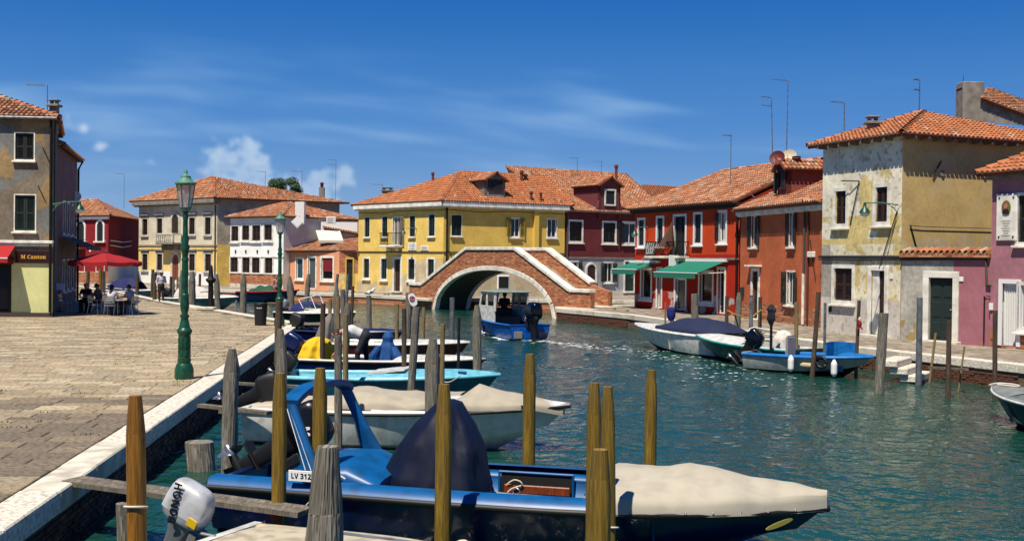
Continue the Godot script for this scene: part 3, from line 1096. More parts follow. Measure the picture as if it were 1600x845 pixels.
func dish(root: Node3D, at: Vector3, r: float, m: Material, yaw := 0.3) -> void:
	var o := MB.new()
	var rings := []
	for k in 6:
		var q := PackedVector3Array()
		for j in 18:
			var a := TAU * j / 18
			var rr := r * (0.02 + 0.196 * k)
			q.append(Vector3(cos(a) * rr, sin(a) * rr, rr * rr / (r * 3.2)))
		rings.append(q)
	o.grid(rings, true, true, false)
	o.tube(PackedVector3Array([Vector3(0, -r * 0.9, r * 0.3), Vector3(0, -r * 0.2, r * 0.95)]), 0.015, 0.015, 4)
	o.tube(PackedVector3Array([Vector3(0, -0.05, -0.02), Vector3(0, -r, -0.12), Vector3(0, -r - 0.6, -0.12)]), 0.025, 0.025, 5)
	obj("satellite_dish", o, m, root, Transform3D(Basis(Vector3.UP, yaw) * Basis(Vector3.RIGHT, -0.4), at - root.position))

func text_on(called: String, words_: String, size: float, m: Material, parent: Node3D, tr: Transform3D, font := "Droid Serif", bold := 700, ital := false, depth := 0.012) -> void:
	var f := SystemFont.new()
	f.font_names = PackedStringArray([font]); f.font_weight = bold; f.font_italic = ital
	var t := TextMesh.new()
	t.text = words_; t.font = f; t.font_size = 64; t.pixel_size = size / 64.0; t.depth = depth
	t.material = m
	obj(called, t, null, parent, tr)

func railing(root: Node3D, tr: Transform3D, w: float, dep: float, h: float, m: Material, bulge := 0.0) -> void:
	var o := MB.new()
	var path := [Vector3(0, 0, 0), Vector3(0, 0, dep), Vector3(w, 0, dep), Vector3(w, 0, 0)]
	for k in 3:
		var a: Vector3 = path[k]
		var b: Vector3 = path[k + 1]
		o.box((a + b) / 2 + Vector3(0, h, 0), Vector3(absf(b.x - a.x) + 0.05, 0.045, absf(b.z - a.z) + 0.05))
		o.box((a + b) / 2 + Vector3(0, 0.06, 0), Vector3(absf(b.x - a.x) + 0.04, 0.03, absf(b.z - a.z) + 0.04))
		var n := int((b - a).length() / 0.11)
		for j in n:
			var p := a.lerp(b, (j + 0.5) / n)
			var out := Vector3(0, 0, bulge) if k == 1 else Vector3(bulge * (1 if k == 2 else -1), 0, 0)
			o.tube(PackedVector3Array([p + Vector3(0, 0.06, 0), p + Vector3(0, h * 0.35, 0) + out, p + Vector3(0, h, 0)]), 0.014, 0.014, 4, false)
	obj("railing", o, m, root, tr)

func two(a: Vector3, y: float) -> Vector3:
	return Vector3(a.x, y, a.z)

func corner_shop() -> void:
	var a: Array[Vector3] = [Vector3(-29.032, 0.65, -46.2), Vector3(-19.283, 0.65, -47)]
	var sd: Array[Vector3] = [Vector3(-19.283, 0.65, -47), Vector3(-21.923, 0.65, -54)]
	var r := thing("corner_shop_house", "weathered grey stucco house with brown shop sign and red awning beside the café umbrella", "house", a[0])
	var h := 8.343
	var rs := [[8.211, 6.592, 8.963, 7.688], [8.217, 3.621, 9.034, 5.094], [6.584, 6.561, 7.306, 7.655], [6.602, 3.598, 7.324, 5.067]]
	var shop := [6.88, 0.261, 7.966, 2.08]
	var y1 := 3.139
	var y2 := 2.258
	var m := wall_mat((a[1] - a[0]).length(), h, func(u, q):
		var c := mott(Color(0.47, 0.43, 0.37), u, q, 1.2)
		var k := N1.get_noise_2d(u * 0.7 + 5, q * 0.7)
		if k > 0.1: c = c.lerp(mott(Color(0.56, 0.47, 0.34), u, q), smoothstep(0.1, 0.16, k))
		if N1.get_noise_2d(u * 0.8 + 40, q * 0.9) > 0.2: c = mott(Color(0.45, 0.45, 0.44), u, q)
		if q < y2: c = mott(Color(0.79, 0.79, 0.56), u, q, 0.35)
		return c, 36.0)
	var holes := rs.duplicate()
	holes.append(shop)
	var t := wall(r, a[0], a[1], h, m, holes)
	backing(r, a[0], a[1], h)
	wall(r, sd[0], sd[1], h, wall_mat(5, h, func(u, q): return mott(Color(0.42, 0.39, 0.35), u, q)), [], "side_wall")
	for k in rs.size():
		window(r, t, rs[k], {"fw": 0.05, "sh": M.shut_green if k % 2 else M.shut_black, "fr": M.trim, "proud": 0.015})
	window(r, t, shop, {"called": "shop_window", "mode": "none", "fw": 0.12, "fr": M.iron, "pane": mat(Color(0.03, 0.09, 0.16), 0.06), "cas": M.iron, "mull": false, "sill": false})
	var l := (a[1] - a[0]).length()
	var o := MB.new()
	o.cbox(Vector3(l / 2, y1, 0.06), Vector3(l + 0.04, 0.13, 0.16), 0.02)
	o.cbox(Vector3(l / 2, y1 - 0.13, 0.03), Vector3(l, 0.1, 0.08), 0.01)
	obj("ledge", o, M.trim, r, t)
	var sg := [8.268, 2.258, 9.75, 2.795]
	o = MB.new()
	o.cbox(Vector3((sg[0] + sg[2]) / 2, (sg[1] + sg[3]) / 2, 0.05), Vector3(sg[2] - sg[0], sg[3] - sg[1], 0.08), 0.01)
	var board := obj("sign_board", o, mat(Color(0.17, 0.06, 0.035), 0.35), r, t)
	text_on("lettering", "M Canton", 0.215, mat(Color(0.85, 0.66, 0.25), 0.4), board, Transform3D(Basis(), Vector3((sg[0] + sg[2]) / 2, (sg[1] + sg[3]) / 2 - 0.01, 0.1)), "Droid Serif", 700, true)
	o = MB.new()
	o.box(Vector3(l / 2, 0.09, 0.02), Vector3(l, 0.18, 0.06))
	obj("plinth", o, mat(Color(0.25, 0.2, 0.18), 0.9), r, t)
	# red awning over the shop window
	var aw := [6.097, 2.479, 8.267, 2.987]
	o = MB.new()
	var x0: float = aw[0]
	var x1: float = aw[2]
	var yt: float = aw[3]
	var yb: float = aw[1]
	o.quad(Vector3(x0, yb, 0.95), Vector3(x1, yb, 0.95), Vector3(x1, yt, 0.08), Vector3(x0, yt, 0.08))
	o.quad(Vector3(x0, yt - 0.02, 0.08), Vector3(x1, yt - 0.02, 0.08), Vector3(x1, yb - 0.02, 0.95), Vector3(x0, yb - 0.02, 0.95))
	o.box(Vector3((x0 + x1) / 2, yb - 0.1, 0.955), Vector3(x1 - x0, 0.22, 0.015))
	var awn := obj("awning", o, mat(Color(0.6, 0.05, 0.08), 0.85), r, t)
	o = MB.new()
	o.box(Vector3((x0 + x1) / 2, yb - 0.02, 0.965), Vector3(x1 - x0, 0.05, 0.02))
	obj("awning_bar", o, M.white, awn)
	o = MB.new()
	for x in [x0 + 0.1, x1 - 0.08]: o.tube(PackedVector3Array([Vector3(x, yb - 0.05, 0.92), Vector3(x, yb - 0.05, 0.02)]), 0.018, 0.018, 5)
	obj("awning_arm", o, M.iron, awn)
	# fascia under the awning
	o = MB.new()
	o.box(Vector3((x0 + x1) / 2 - 0.05, 2.353, 0.05), Vector3(x1 - x0 - 0.1, 0.3, 0.08))
	obj("red_fascia", o, mat(Color(0.4, 0.03, 0.05), 0.6), r, t)
	# iron brace rods, pipe, roof
	pipe(r, t, [Vector3(l - 0.1, 0.2, 0.07), Vector3(l - 0.1, h - 0.1, 0.07)], 0.055, M.iron)
	for q in [Vector2(9.327, 7.115), Vector2(9.156, 5.504)]:
		pipe(r, t, [Vector3(q.x, q.y, 0.04), Vector3(q.x + 0.3, q.y - 0.65, 0.03)], 0.02, M.iron, "wall_anchor")
	gutter(r, a[0], a[1], h - 0.03, 0.22, M.galv)
	hip_roof(r, [a[0], a[1], Vector3(sd[1].x, QH, -54), Vector3(a[0].x, QH, -54)], QH + h, 0.22, Vector3(a[0].x + 3.2, QH + h + 1.9, -50.4), Vector3(a[1].x - 5.6, QH + h + 1.9, -50.4), 2)
	chimney(r, Vector3(-19.894, 9.299, -48.5), 0.32, 0.35, M.trim_grey)
	antenna(r, Vector3(-20.409, 9.637, -49), 1.05, 0.85)

func shade_house() -> void:
	# house behind the shop, its long side in shade along the alley
	var a: Array[Vector3] = [Vector3(-21.388, 0.65, -52.6), Vector3(-23.758, 0.65, -61)]
	var r := thing("alley_house", "mauve house in shade between the corner shop and the red arched house", "house", a[0])
	var h := 7.75
	var m := wall_mat((a[1] - a[0]).length(), h, func(u, q): return mott(Color(0.5, 0.36, 0.36) if q > 3.4 else Color(0.42, 0.35, 0.36), u, q, 1.1))
	var rs := []
	for k in 3:
		var u0 := 2.2 + k * 2.0
		rs.append([u0, 3.7, u0 + 0.75, 5.2]); rs.append([u0, 0.9, u0 + 0.75, 2.3])
	var t := wall(r, a[0], a[1], h, m, rs)
	backing(r, a[0], a[1], h)
	plain_box(r, a[0], a[1], 4.0, h, M.trim_grey)
	for q in rs: window(r, t, q, {"sh": M.shut_black, "fw": 0.1})
	var l := (a[1] - a[0]).length()
	var o := MB.new()
	o.quad(Vector3(0.2, 3.0, 1.3), Vector3(l - 0.4, 3.0, 1.3), Vector3(l - 0.4, 3.5, 0.05), Vector3(0.2, 3.5, 0.05))
	o.box(Vector3(l / 2, 2.95, 1.28), Vector3(l - 0.6, 0.18, 0.04))
	obj("canopy", o, mat(Color(0.09, 0.07, 0.07), 0.8), r, t)
	var n := frame_of(a[0], a[1]).basis.z
	var d := (a[1] - a[0]).normalized()
	hip_roof(r, [a[0], a[1], a[1] - n * 4.2, a[0] - n * 4.2], QH + h, 0.3, a[0] - n * 2.1 + Vector3(0, h + 1.2, 0) + d * 0.4, a[1] - n * 2.1 + Vector3(0, h + 1.2, 0) - d * 1.4, 2, [true, true, false, true])
	pipe(r, t, [Vector3(l - 0.12, 0.1, 0.08), Vector3(l - 0.12, h - 0.5, 0.08), Vector3(l - 0.12, h - 0.05, 0.3)], 0.06, M.iron)
	dish(r, Vector3(-23.448, 6.354, -60), 0.3, M.white, 0.4)

func arch_house() -> void:
	var a: Array[Vector3] = [Vector3(-43.81, 0.65, -108), Vector3(-37.552, 0.65, -104)]
	var s: Array[Vector3] = [Vector3(-37.552, 0.65, -104), Vector3(-39.036, 0.65, -117)]
	var r := thing("red_arched_house", "dark red house with two white arched windows behind the red umbrella", "house", a[0])
	var h := 6.277
	var y1 := 1.048
	var red := func(u, q): return mott(Color(0.5, 0.13, 0.15), u, q, 0.8)
	var t := wall(r, a[0], a[1], h, wall_mat((a[1] - a[0]).length(), h, red, 24.0), [], "wall", y1)
	wall(r, a[0], a[1], y1, M.brick, [], "brick_base")
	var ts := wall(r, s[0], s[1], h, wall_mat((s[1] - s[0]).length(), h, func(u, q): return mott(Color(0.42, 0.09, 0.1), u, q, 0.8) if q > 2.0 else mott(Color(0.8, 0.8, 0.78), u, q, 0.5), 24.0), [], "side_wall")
	for q in [[2.866, 3.878, 3.964, 5.757], [5.846, 3.881, 6.727, 5.733], [0.238, 3.875, 1.415, 5.779]]:
		arch_open(r, t, q, "arched_window", M.shut_black, M.white, 0.2)
		var o := MB.new()
		o.cbox(Vector3((q[0] + q[2]) / 2, q[1] - 0.06, 0.1), Vector3(q[2] - q[0] + 0.7, 0.14, 0.25), 0.02)
		obj("sill", o, M.trim, r, t)
	for q in [[3.004, 1.028, 3.959, 1.695], [5.747, 1.072, 6.86, 1.729]]: window(r, t, q, {"mode": "none", "sill": false, "fw": 0.08})
	var sq := Vector2(4.836, 3.096)
	var o := MB.new()
	o.prism(PackedVector2Array([Vector2(-0.16, 0.2), Vector2(-0.16, -0.08), Vector2(0, -0.24), Vector2(0.16, -0.08), Vector2(0.16, 0.2)]), 0, 0.05)
	obj("stone_shield", o, M.white, r, t * Transform3D(Basis(), Vector3(sq.x, sq.y, 0)))
	# planter balcony under the left arch
	var bq := [2.593, 3.21, 4.122, 3.938]
	o = MB.new()
	o.cbox(Vector3((bq[0] + bq[2]) / 2, bq[1], 0.35), Vector3(bq[2] - bq[0], 0.12, 0.7), 0.02)
	obj("balcony", o, M.trim_grey, r, t)
	railing(r, t * Transform3D(Basis(), Vector3(bq[0], bq[1] + 0.06, 0.02)), bq[2] - bq[0], 0.62, 0.75, M.iron)
	for k in 2:
		o = MB.new()
		o.tube(PackedVector3Array([Vector3(0.3, h - 2.3 - 0.45 * k, 0.1), Vector3(5, h - 2.4 - 0.5 * k, 0.15), Vector3(9, h - 2.25 - 0.45 * k, 0.1)]), 0.04, 0.04, 5)
		obj("cable", o, M.white, r, ts)
	var n := frame_of(a[0], a[1]).basis.z
	hip_roof(r, [a[0], a[1], s[1], s[1] + (a[0] - a[1])], QH + h, 0.45, Vector3(-41.909, 8.545, -109), Vector3(-39.295, 8.575, -109), 0, [true, true, false, false])
	cornice(r, a[0], a[1], h - 0.35, 0.3, 0.25, M.white)
	antenna(r, Vector3(-38.903, 8.418, -112), 3.0, 0.9)

func villa() -> void:
	var a: Array[Vector3] = [Vector3(-36.064, 0.65, -108), Vector3(-26.312, 0.65, -99.7)]
	var s: Array[Vector3] = [Vector3(-26.312, 0.65, -99.7), Vector3(-16.404, 0.65, -106)]
	var r := thing("pale_villa", "pale grey villa with yellow ground floor, white base and stone balcony behind the green lamp", "house", a[0])
	var h := 7.801
	var yb := 1.183
	var ym := 3.655
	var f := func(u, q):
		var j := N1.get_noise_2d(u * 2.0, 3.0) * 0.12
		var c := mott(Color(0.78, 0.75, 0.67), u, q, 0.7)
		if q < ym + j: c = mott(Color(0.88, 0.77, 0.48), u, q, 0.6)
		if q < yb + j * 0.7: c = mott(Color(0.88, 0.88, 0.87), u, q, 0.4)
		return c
	var l := (a[1] - a[0]).length()
	var up := [[0.642, 4.584, 1.53, 6.107], [3.17, 4.571, 4.058, 6.115], [8.458, 4.615, 9.365, 6.109], [10.976, 4.572, 11.831, 6.099]]
	var lo := [[0.693, 1.235, 1.58, 2.757], [3.22, 1.242, 4.108, 2.772], [8.508, 1.278, 9.415, 2.802], [11.026, 1.288, 11.928, 2.816]]
	var t := wall(r, a[0], a[1], h, wall_mat(l, h, f), up + lo)
	backing(r, a[0], a[1], h)
	var sl := (s[1] - s[0]).length()
	var so := [[2.0, 4.4, 3.1, 6.7], [2.0, 0.9, 3.1, 3.1]]
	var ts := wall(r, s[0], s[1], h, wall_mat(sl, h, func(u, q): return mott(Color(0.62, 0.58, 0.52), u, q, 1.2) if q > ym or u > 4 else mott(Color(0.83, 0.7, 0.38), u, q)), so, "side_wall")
	for q in so: window(r, ts, q, {"mode": "none", "fr": M.trim_grey})
	for q in up: window(r, t, q, {"mode": "none", "head": true, "fr": M.stone2, "fw": 0.16, "cas": M.shut_brown, "sill_m": M.trim_grey, "pane": mat(Color(0.12, 0.1, 0.07), 0.3)})
	for q in lo: window(r, t, q, {"head": true, "sh": M.shut_brown, "fr": M.stone2, "fw": 0.16, "sill_m": M.trim_grey})
	arch_open(r, t, [5.712, 4.695, 6.813, 6.446], "arched_window", mat(Color(0.2, 0.18, 0.1), 0.5), M.stone2, 0.25)
	arch_open(r, t, [5.878, 0.392, 6.873, 2.736], "arched_door", M.door_wood, M.stone2, 0.3)
	var o := MB.new()
	var bq := [4.511, 3.656, 7.353, 4.608]
	var bw: float = bq[2] - bq[0]
	o.cbox(Vector3(bw / 2, 0.09, 0.5), Vector3(bw, 0.18, 1.0), 0.03)
	for k in 3: o.cbox(Vector3(bw * (0.15 + 0.35 * k), -0.25, 0.3), Vector3(0.2, 0.5, 0.6), 0.05)
	var bal := obj("balcony", o, M.trim_grey, r, t * Transform3D(Basis(), Vector3(bq[0], bq[1], 0)))
	o = MB.new()
	var bh: float = bq[3] - bq[1]
	o.cbox(Vector3(bw / 2, bh, 0.92), Vector3(bw, 0.14, 0.2), 0.02)
	for e in [0.08, bw - 0.08]: o.cbox(Vector3(e, bh * 0.5 + 0.1, 0.92), Vector3(0.18, bh - 0.1, 0.2), 0.01)
	for sd in [0.08, bw - 0.08]: o.cbox(Vector3(sd, bh, 0.45), Vector3(0.16, 0.14, 0.8), 0.02)
	obj("parapet", o, M.stone2, bal)
	for k in 8:
		o = MB.new()
		o.lathe([[0.06, 0.18], [0.07, 0.25], [0.1, 0.42], [0.05, 0.7], [0.07, bh - 0.07]], Vector3(0.3 + (bw - 0.6) * k / 7.0, 0, 0.92), 8)
		obj("baluster", o, M.stone2, bal)
	o = MB.new()
	o.box(Vector3(l / 2, ym - 0.1, 0.03), Vector3(l, 0.14, 0.07))
	o.box(Vector3(l / 2, 3.173, 0.03), Vector3(l, 0.1, 0.06))
	obj("string_course", o, M.trim_grey, r, t)
	cornice(r, a[0], a[1], h - 0.55, 0.5, 0.6, M.trim_grey)
	for k in 36:
		o = MB.new()
		o.box(Vector3(0, 0, 0.22), Vector3(0.12, 0.16, 0.4))
		obj("bracket", o, M.trim_grey, r, t * Transform3D(Basis(), Vector3(0.2 + (l - 0.4) * k / 35.0, h - 0.38, 0)))
	pipe(r, t, [Vector3(l - 0.2, 0.2, 0.08), Vector3(l - 0.2, h - 0.6, 0.08)], 0.06)
	var bk := s[1] + (a[0] - a[1])
	hip_roof(r, [a[0], a[1], s[1], bk], QH + h, 0.6, Vector3(-28.008, 10.579, -104), Vector3(-23.123, 10.192, -109), 0, [true, true, false, true])
	# lower wing on the right
	chimney(r, Vector3(-18.431, 9.256, -108), 0.5, 0.75, M.trim_grey, 1)
	antenna(r, Vector3(-23.9, 10.303, -108), 1.2, 0.9)
	antenna(r, Vector3(-16.784, 8.737, -106), 3.8, 0.7, 2)
	tag(r, r.get_meta("label"), "villa")

func white_house() -> void:
	var a: Array[Vector3] = [Vector3(-23.827, 0.65, -94.5), Vector3(-18.403, 0.65, -90)]
	var s: Array[Vector3] = [Vector3(-18.403, 0.65, -90), Vector3(-13.293, 0.65, -97)]
	var r := thing("white_house", "white two-storey house with brown shutters and brick base", "house", a[0])
	var h := 5.885
	var yb := 1.248
	var yc := 0.352
	var rs := [[0.17, 3.93, 1.13, 5.16], [1.65, 3.996, 2.592, 5.201], [2.992, 3.952, 4.07, 5.2], [4.569, 3.99, 5.581, 5.238], [0.07, 1.313, 1.101, 2.53], [1.69, 1.297, 2.698, 2.543], [3.01, 1.291, 4.022, 2.526], [4.674, 1.278, 5.685, 2.539]]
	var l := (a[1] - a[0]).length()
	var t := wall(r, a[0], a[1], h, wall_mat(l, h, func(u, q): return mott(Color(0.9, 0.9, 0.89), u, q, 0.4)), rs, "wall", yb)
	wall(r, a[0], a[1], yb, M.brick, [], "brick_base", yc)
	wall(r, a[0], a[1], yc, M.stone2, [], "stone_foot")
	backing(r, a[0], a[1], h)
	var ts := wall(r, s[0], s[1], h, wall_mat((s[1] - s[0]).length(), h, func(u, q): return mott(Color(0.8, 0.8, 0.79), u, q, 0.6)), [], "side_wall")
	for q in rs: window(r, t, q, {"mode": "closed", "sh": M.shut_brown, "fw": 0.14, "sill": q[1] > 3.0})
	var o := MB.new()
	o.box(Vector3(l / 2, 2.618, 0.03), Vector3(l, 0.1, 0.06))
	o.box(Vector3(l / 2, yb, 0.03), Vector3(l, 0.1, 0.06))
	obj("string_course", o, M.trim, r, t)
	for q in [Vector2(0.792, 3.028), Vector2(2.183, 3.034), Vector2(3.717, 3.041), Vector2(5.136, 3.047)]:
		o = MB.new()
		o.box(Vector3(q.x, q.y, 0.03), Vector3(0.12, 0.26, 0.08))
		obj("wall_anchor", o, M.iron, r, t)
	var bk := s[1] + (a[0] - a[1])
	hip_roof(r, [a[0], a[1], s[1], bk], QH + h, 0.35, Vector3(-19.493, 7.771, -94.5), Vector3(-15.576, 7.83, -97), 0, [true, true, false, true])
	chimney(r, Vector3(-17.294, 6.748, -91.2), 0.75, 1.0, M.white, 2)
	antenna(r, Vector3(-17.539, 7.826, -93), 2.6, 0.8)
	o = MB.new()
	o.quad(Vector3(-0.3, -0.3, 0.06), Vector3(0.3, -0.3, 0.06), Vector3(0.3, 0.3, 0.06), Vector3(-0.3, 0.3, 0.06))
	o.cbox(Vector3(0, 0, 0), Vector3(0.75, 0.75, 0.06), 0.01)
	o.tube(PackedVector3Array([Vector3(0, 0, 0), Vector3(0.25, -0.25, -0.3)]), 0.03, 0.03, 5)
	obj("panel_aerial", o, M.white, r, Transform3D(Basis(Vector3.BACK, PI / 4), Vector3(-17.253, 6.077, -89.8) - r.position))
	# air conditioner and folded white awning at the side terrace
	o = MB.new()
	o.cbox(Vector3(0, 0, 0), Vector3(0.75, 0.55, 0.3), 0.03)
	for k in 7: o.box(Vector3(-0.1, -0.2 + 0.065 * k, 0.155), Vector3(0.45, 0.02, 0.02))
	obj("air_conditioner", o, M.white, r, Transform3D(Basis(Vector3.UP, 0.3), Vector3(-14.675, 6.285, -90.5) - r.position))
	# terrace annex that carries them
	var o1 := r.position
	o = MB.new()
	o.box(Vector3(-14.216, 4.89, -93) - o1, Vector3(3.0, 2.6, 2.4))
	obj("annex", o, M.white, r)
	roof_slope(r, [Vector3(-15.442, 5.681, -91.4) - o1, Vector3(-12.46, 5.193, -91.4) - o1, Vector3(-12.959, 6.027, -95) - o1, Vector3(-15.891, 6.211, -95) - o1], 0)
	o = MB.new()
	o.quad(Vector3(-1.0, -0.8, 1.1), Vector3(1.0, -0.8, 1.1), Vector3(1.0, 0, 0), Vector3(-1.0, 0, 0))
	o.box(Vector3(0, -0.9, 1.1), Vector3(2, 0.2, 0.03))
	obj("awning", o, mat(Color(0.8, 0.79, 0.74), 0.9), r, Transform3D(Basis(Vector3.UP, 0.4), Vector3(-14.926, 5.455, -90.5) - r.position))

func peach_house() -> void:
	var a: Array[Vector3] = [Vector3(-17.947, 0.65, -90.5), Vector3(-13.439, 0.65, -87)]
	var b: Array[Vector3] = [Vector3(-13.439, 0.65, -87), Vector3(-11.84, 0.65, -86.4)]
	var r := thing("peach_house", "low peach house with white framed openings and a red blind", "house", a[0])
	var h := 3.128
	var l := (a[1] - a[0]).length()
	var rs := [[0.725, 0.9, 1.518, 2.529], [2.172, 0.136, 3.008, 2.608], [3.714, 0.912, 4.985, 2.583]]
	rs[1][1] = 0.12
	var t := wall(r, a[0], a[1], h, wall_mat(l, h, func(u, q): return mott(Color(0.83, 0.59, 0.44), u, q, 0.5) if q > 0.45 or u < 4.6 else mott(Color(0.66, 0.6, 0.52), u, q)), rs)
	backing(r, a[0], a[1], h)
	plain_box(r, a[0], a[1], 5.0, h, M.terra)
	window(r, t, rs[0], {"mode": "none", "fw": 0.12, "mull": false, "pane": mat(Color(0.2, 0.28, 0.32), 0.1)})
	window(r, t, rs[1], {"called": "glazed_door", "mode": "none", "fw": 0.14, "mull": false, "sill": false, "pane": mat(Color(0.3, 0.33, 0.32), 0.2), "door": true})
	window(r, t, rs[2], {"mode": "none", "fw": 0.16, "mull": false})
	var o := MB.new()
	var q: Array = rs[2]
	o.box(Vector3((q[0] + q[2]) / 2, lerpf(q[1], q[3], 0.68), -0.06), Vector3((q[2] - q[0]) * 0.86, (q[3] - q[1]) * 0.62, 0.03))
	obj("red_blind", o, mat(Color(0.42, 0.03, 0.07), 0.8), r, t)
	# brick hut at the right end, yellow at its foot
	var hb := 3.594
	var hr := [[0.667, 0.326, 1.199, 2.505]]
	hr[0][1] = 0.1
	var tb := wall(r, b[0], b[1], hb, M.brick, hr, "brick_wall", 1.4)
	wall(r, b[0], b[1], 1.4, wall_mat(2, 2, func(u, q2): return mott(Color(0.8, 0.68, 0.32), u * 3, q2 * 3) if N1.get_noise_2d(u * 3, q2 * 3) > -0.1 else mott(Color(0.68, 0.62, 0.54), u, q2)), hr, "yellow_foot")
	door(r, tb, hr[0], {"leaf": M.shut_black, "fr": mat(Color(0.7, 0.6, 0.25), 0.9)})
	var n := frame_of(a[0], a[1]).basis.z
	var o0 := r.position
	var e0 := two(a[0], QH + h) + n * 0.35 - o0 + Vector3(-0.25, 0, 0)
	var e1 := two(b[1], QH + h + 0.05) + n * 0.35 - o0
	roof_slope(r, [e0, e1, Vector3(-12.119, 5.47, -94) - o0, Vector3(-17.986, 4.922, -97) - o0], 2)
	gutter(r, a[0], b[1], h - 0.06, 0.3, M.copper)

func yellow_house() -> void:
	var a: Array[Vector3] = [Vector3(-11.862, 0.65, -86.2), Vector3(-4.836, 0.65, -78.5)]
	var s: Array[Vector3] = [Vector3(-4.836, 0.65, -78.5), Vector3(3.889, 0.65, -83.3)]
	var r := thing("yellow_house", "long yellow house with green shutters and white cornice behind the bridge", "house", s[0])
	var h := 6.592
	var l := (a[1] - a[0]).length()
	var lr := (s[1] - s[0]).length()
	var up := [[0.826, 4.239, 1.485, 5.699], [3.099, 4.248, 3.774, 5.716], [6.496, 4.223, 7.151, 5.708], [8.745, 4.242, 9.431, 5.744]]
	var lo := [[0.771, 1.128, 1.496, 2.563], [3.048, 1.085, 3.745, 2.58], [6.411, 1.119, 7.146, 2.568], [8.703, 1.285, 9.408, 2.586]]
	var bd := [4.483, 3.589, 5.43, 5.664]
	var dr := [4.699, 0.244, 5.447, 2.553]
	dr[1] = 0.2
	var all := up + lo + [bd, dr]
	var pl := 1.635
	var t := wall(r, a[0], a[1], h, wall_mat(l, h, func(u, q):
		var c := mott(Color(0.87, 0.745, 0.4), u, q, 0.55)
		var e: float = 0.75 + N1.get_noise_2d(u * 1.3, 2.0) * 0.9 + maxf(0, (u - 4.6)) * 0.6
		e += N2.get_noise_2d(u * 4.0, q * 4.0) * 0.22
		if u > 4.4: e = minf(e, 2.5 + N2.get_noise_2d(u * 3.0, q * 3.0) * 0.5)
		if q < e: c = mott(Color(0.74, 0.68, 0.56), u, q, 1.0)
		return c, 40.0), all)
	backing(r, a[0], a[1], h)
	var rw := [[0.623, 4.274, 1.4, 5.717], [5.373, 4.277, 6.116, 5.623], [8.466, 4.315, 9.237, 5.662]]
	var ts := wall(r, s[0], s[1], h, wall_mat(lr, h, func(u, q): return mott(Color(0.83, 0.7, 0.35), u, q, 0.6) if q > 2.4 + N1.get_noise_2d(u, 7) * 0.5 else mott(Color(0.72, 0.66, 0.54), u, q, 0.9)), rw, "wall")
	backing(r, s[0], s[1], h)
	for q in up: window(r, t, q, {"fw": 0.06, "sh": M.shut_green, "proud": 0.015})
	for q in lo: window(r, t, q, {"fw": 0.14, "sh": M.shut_green})
	window(r, t, bd, {"called": "balcony_door", "mode": "right", "fw": 0.06, "sill": false, "pane": mat(Color(0.45, 0.42, 0.36), 0.3), "sh": M.trim_grey})
	door(r, t, dr, {"fw": 0.2})
	window(r, ts, rw[0], {"fw": 0.05, "sh": M.shut_green, "proud": 0.015})
	window(r, ts, rw[1], {"mode": "open", "fw": 0.06, "sh": M.shut_olive})
	window(r, ts, rw[2], {"mode": "none", "fw": 0.07})
	# small lower window by the bridge, pilaster, string course, cornices
	var o := MB.new()
	var bq := [3.855, 3.495, 5.675, 4.44]
	var bw: float = bq[2] - bq[0]
	o.cbox(Vector3(bw / 2, 0, 0.4), Vector3(bw, 0.16, 0.85), 0.03)
	for k in 2: o.cbox(Vector3(bw * (0.2 + 0.6 * k), -0.2, 0.2), Vector3(0.14, 0.3, 0.4), 0.04)
	obj("balcony", o, M.trim, r, t * Transform3D(Basis(), Vector3(bq[0], bq[1], 0)))
	railing(r, t * Transform3D(Basis(), Vector3(bq[0] + 0.03, bq[1] + 0.08, 0.03)), bw - 0.06, 0.76, bq[3] - bq[1] - 0.05, M.iron)
	for q in [[6.38, 3.216, 7.371, 3.772], [7.861, 3.196, 8.752, 3.539]]:
		o = MB.new()
		o.cbox(Vector3((q[0] + q[2]) / 2, (q[1] + q[3]) / 2, 0.02), Vector3(q[2] - q[0], q[3] - q[1], 0.05), 0.01)
		var pq := obj("plaque", o, M.white, r, t)
		for k in 4:
			o = MB.new()
			o.box(Vector3((q[0] + q[2]) / 2, lerpf(q[1], q[3], 0.2 + 0.19 * k), 0.047), Vector3((q[2] - q[0]) * (0.75 - 0.1 * (k % 2)), 0.025, 0.006))
			obj("inscription", o, M.trim_grey, pq)
	var yst := 3.094
	for e in [[t, l], [ts, lr]]:
		o = MB.new()
		o.box(Vector3(e[1] / 2, yst, 0.03), Vector3(e[1], 0.07, 0.06))
		o.tube(PackedVector3Array([Vector3(0, h - 0.5, 0.04), Vector3(e[1] * 0.3, h - 0.62, 0.05), Vector3(e[1] * 0.5, h - 0.5, 0.05), Vector3(e[1], h - 0.55, 0.04)]), 0.02, 0.02, 4)
		obj("cable", o, M.cable, r, e[0])
	o = MB.new()
	o.box(Vector3(7.42, h / 2 + 1.0, 0.12), Vector3(0.36, h - 2.4, 0.28))
	obj("chimney_breast", o, mat(Color(0.83, 0.69, 0.3), 0.9), r, ts)
	cornice(r, a[0], a[1], h - 0.36, 0.42, 0.4, M.trim); cornice(r, s[0], s[1], h - 0.36, 0.42, 0.4, M.trim)
	pipe(r, ts, [Vector3(0.22, 0, 0.1), Vector3(0.22, h - 0.3, 0.1)], 0.07, M.iron)
	pipe(r, ts, [Vector3(0.5, h - 3.6, 0.05), Vector3(1.3, h - 4.9, 0.04)], 0.025, M.iron, "wall_anchor")
	var bk := a[0] + (s[1] - s[0])
	hip_roof(r, [s[0], s[1], bk, a[0]], QH + h + 0.08, 0.4, Vector3(-3.969, 9.738, -83.5), Vector3(2.414, 9.773, -87.5), 1, [true, false, false, true])
	# dormer
	dormer(r, Vector3(-1.266, 8.269, -80.8), 1.6, 0.8, 2.3, s, M.trim_grey, M.terra, 0)
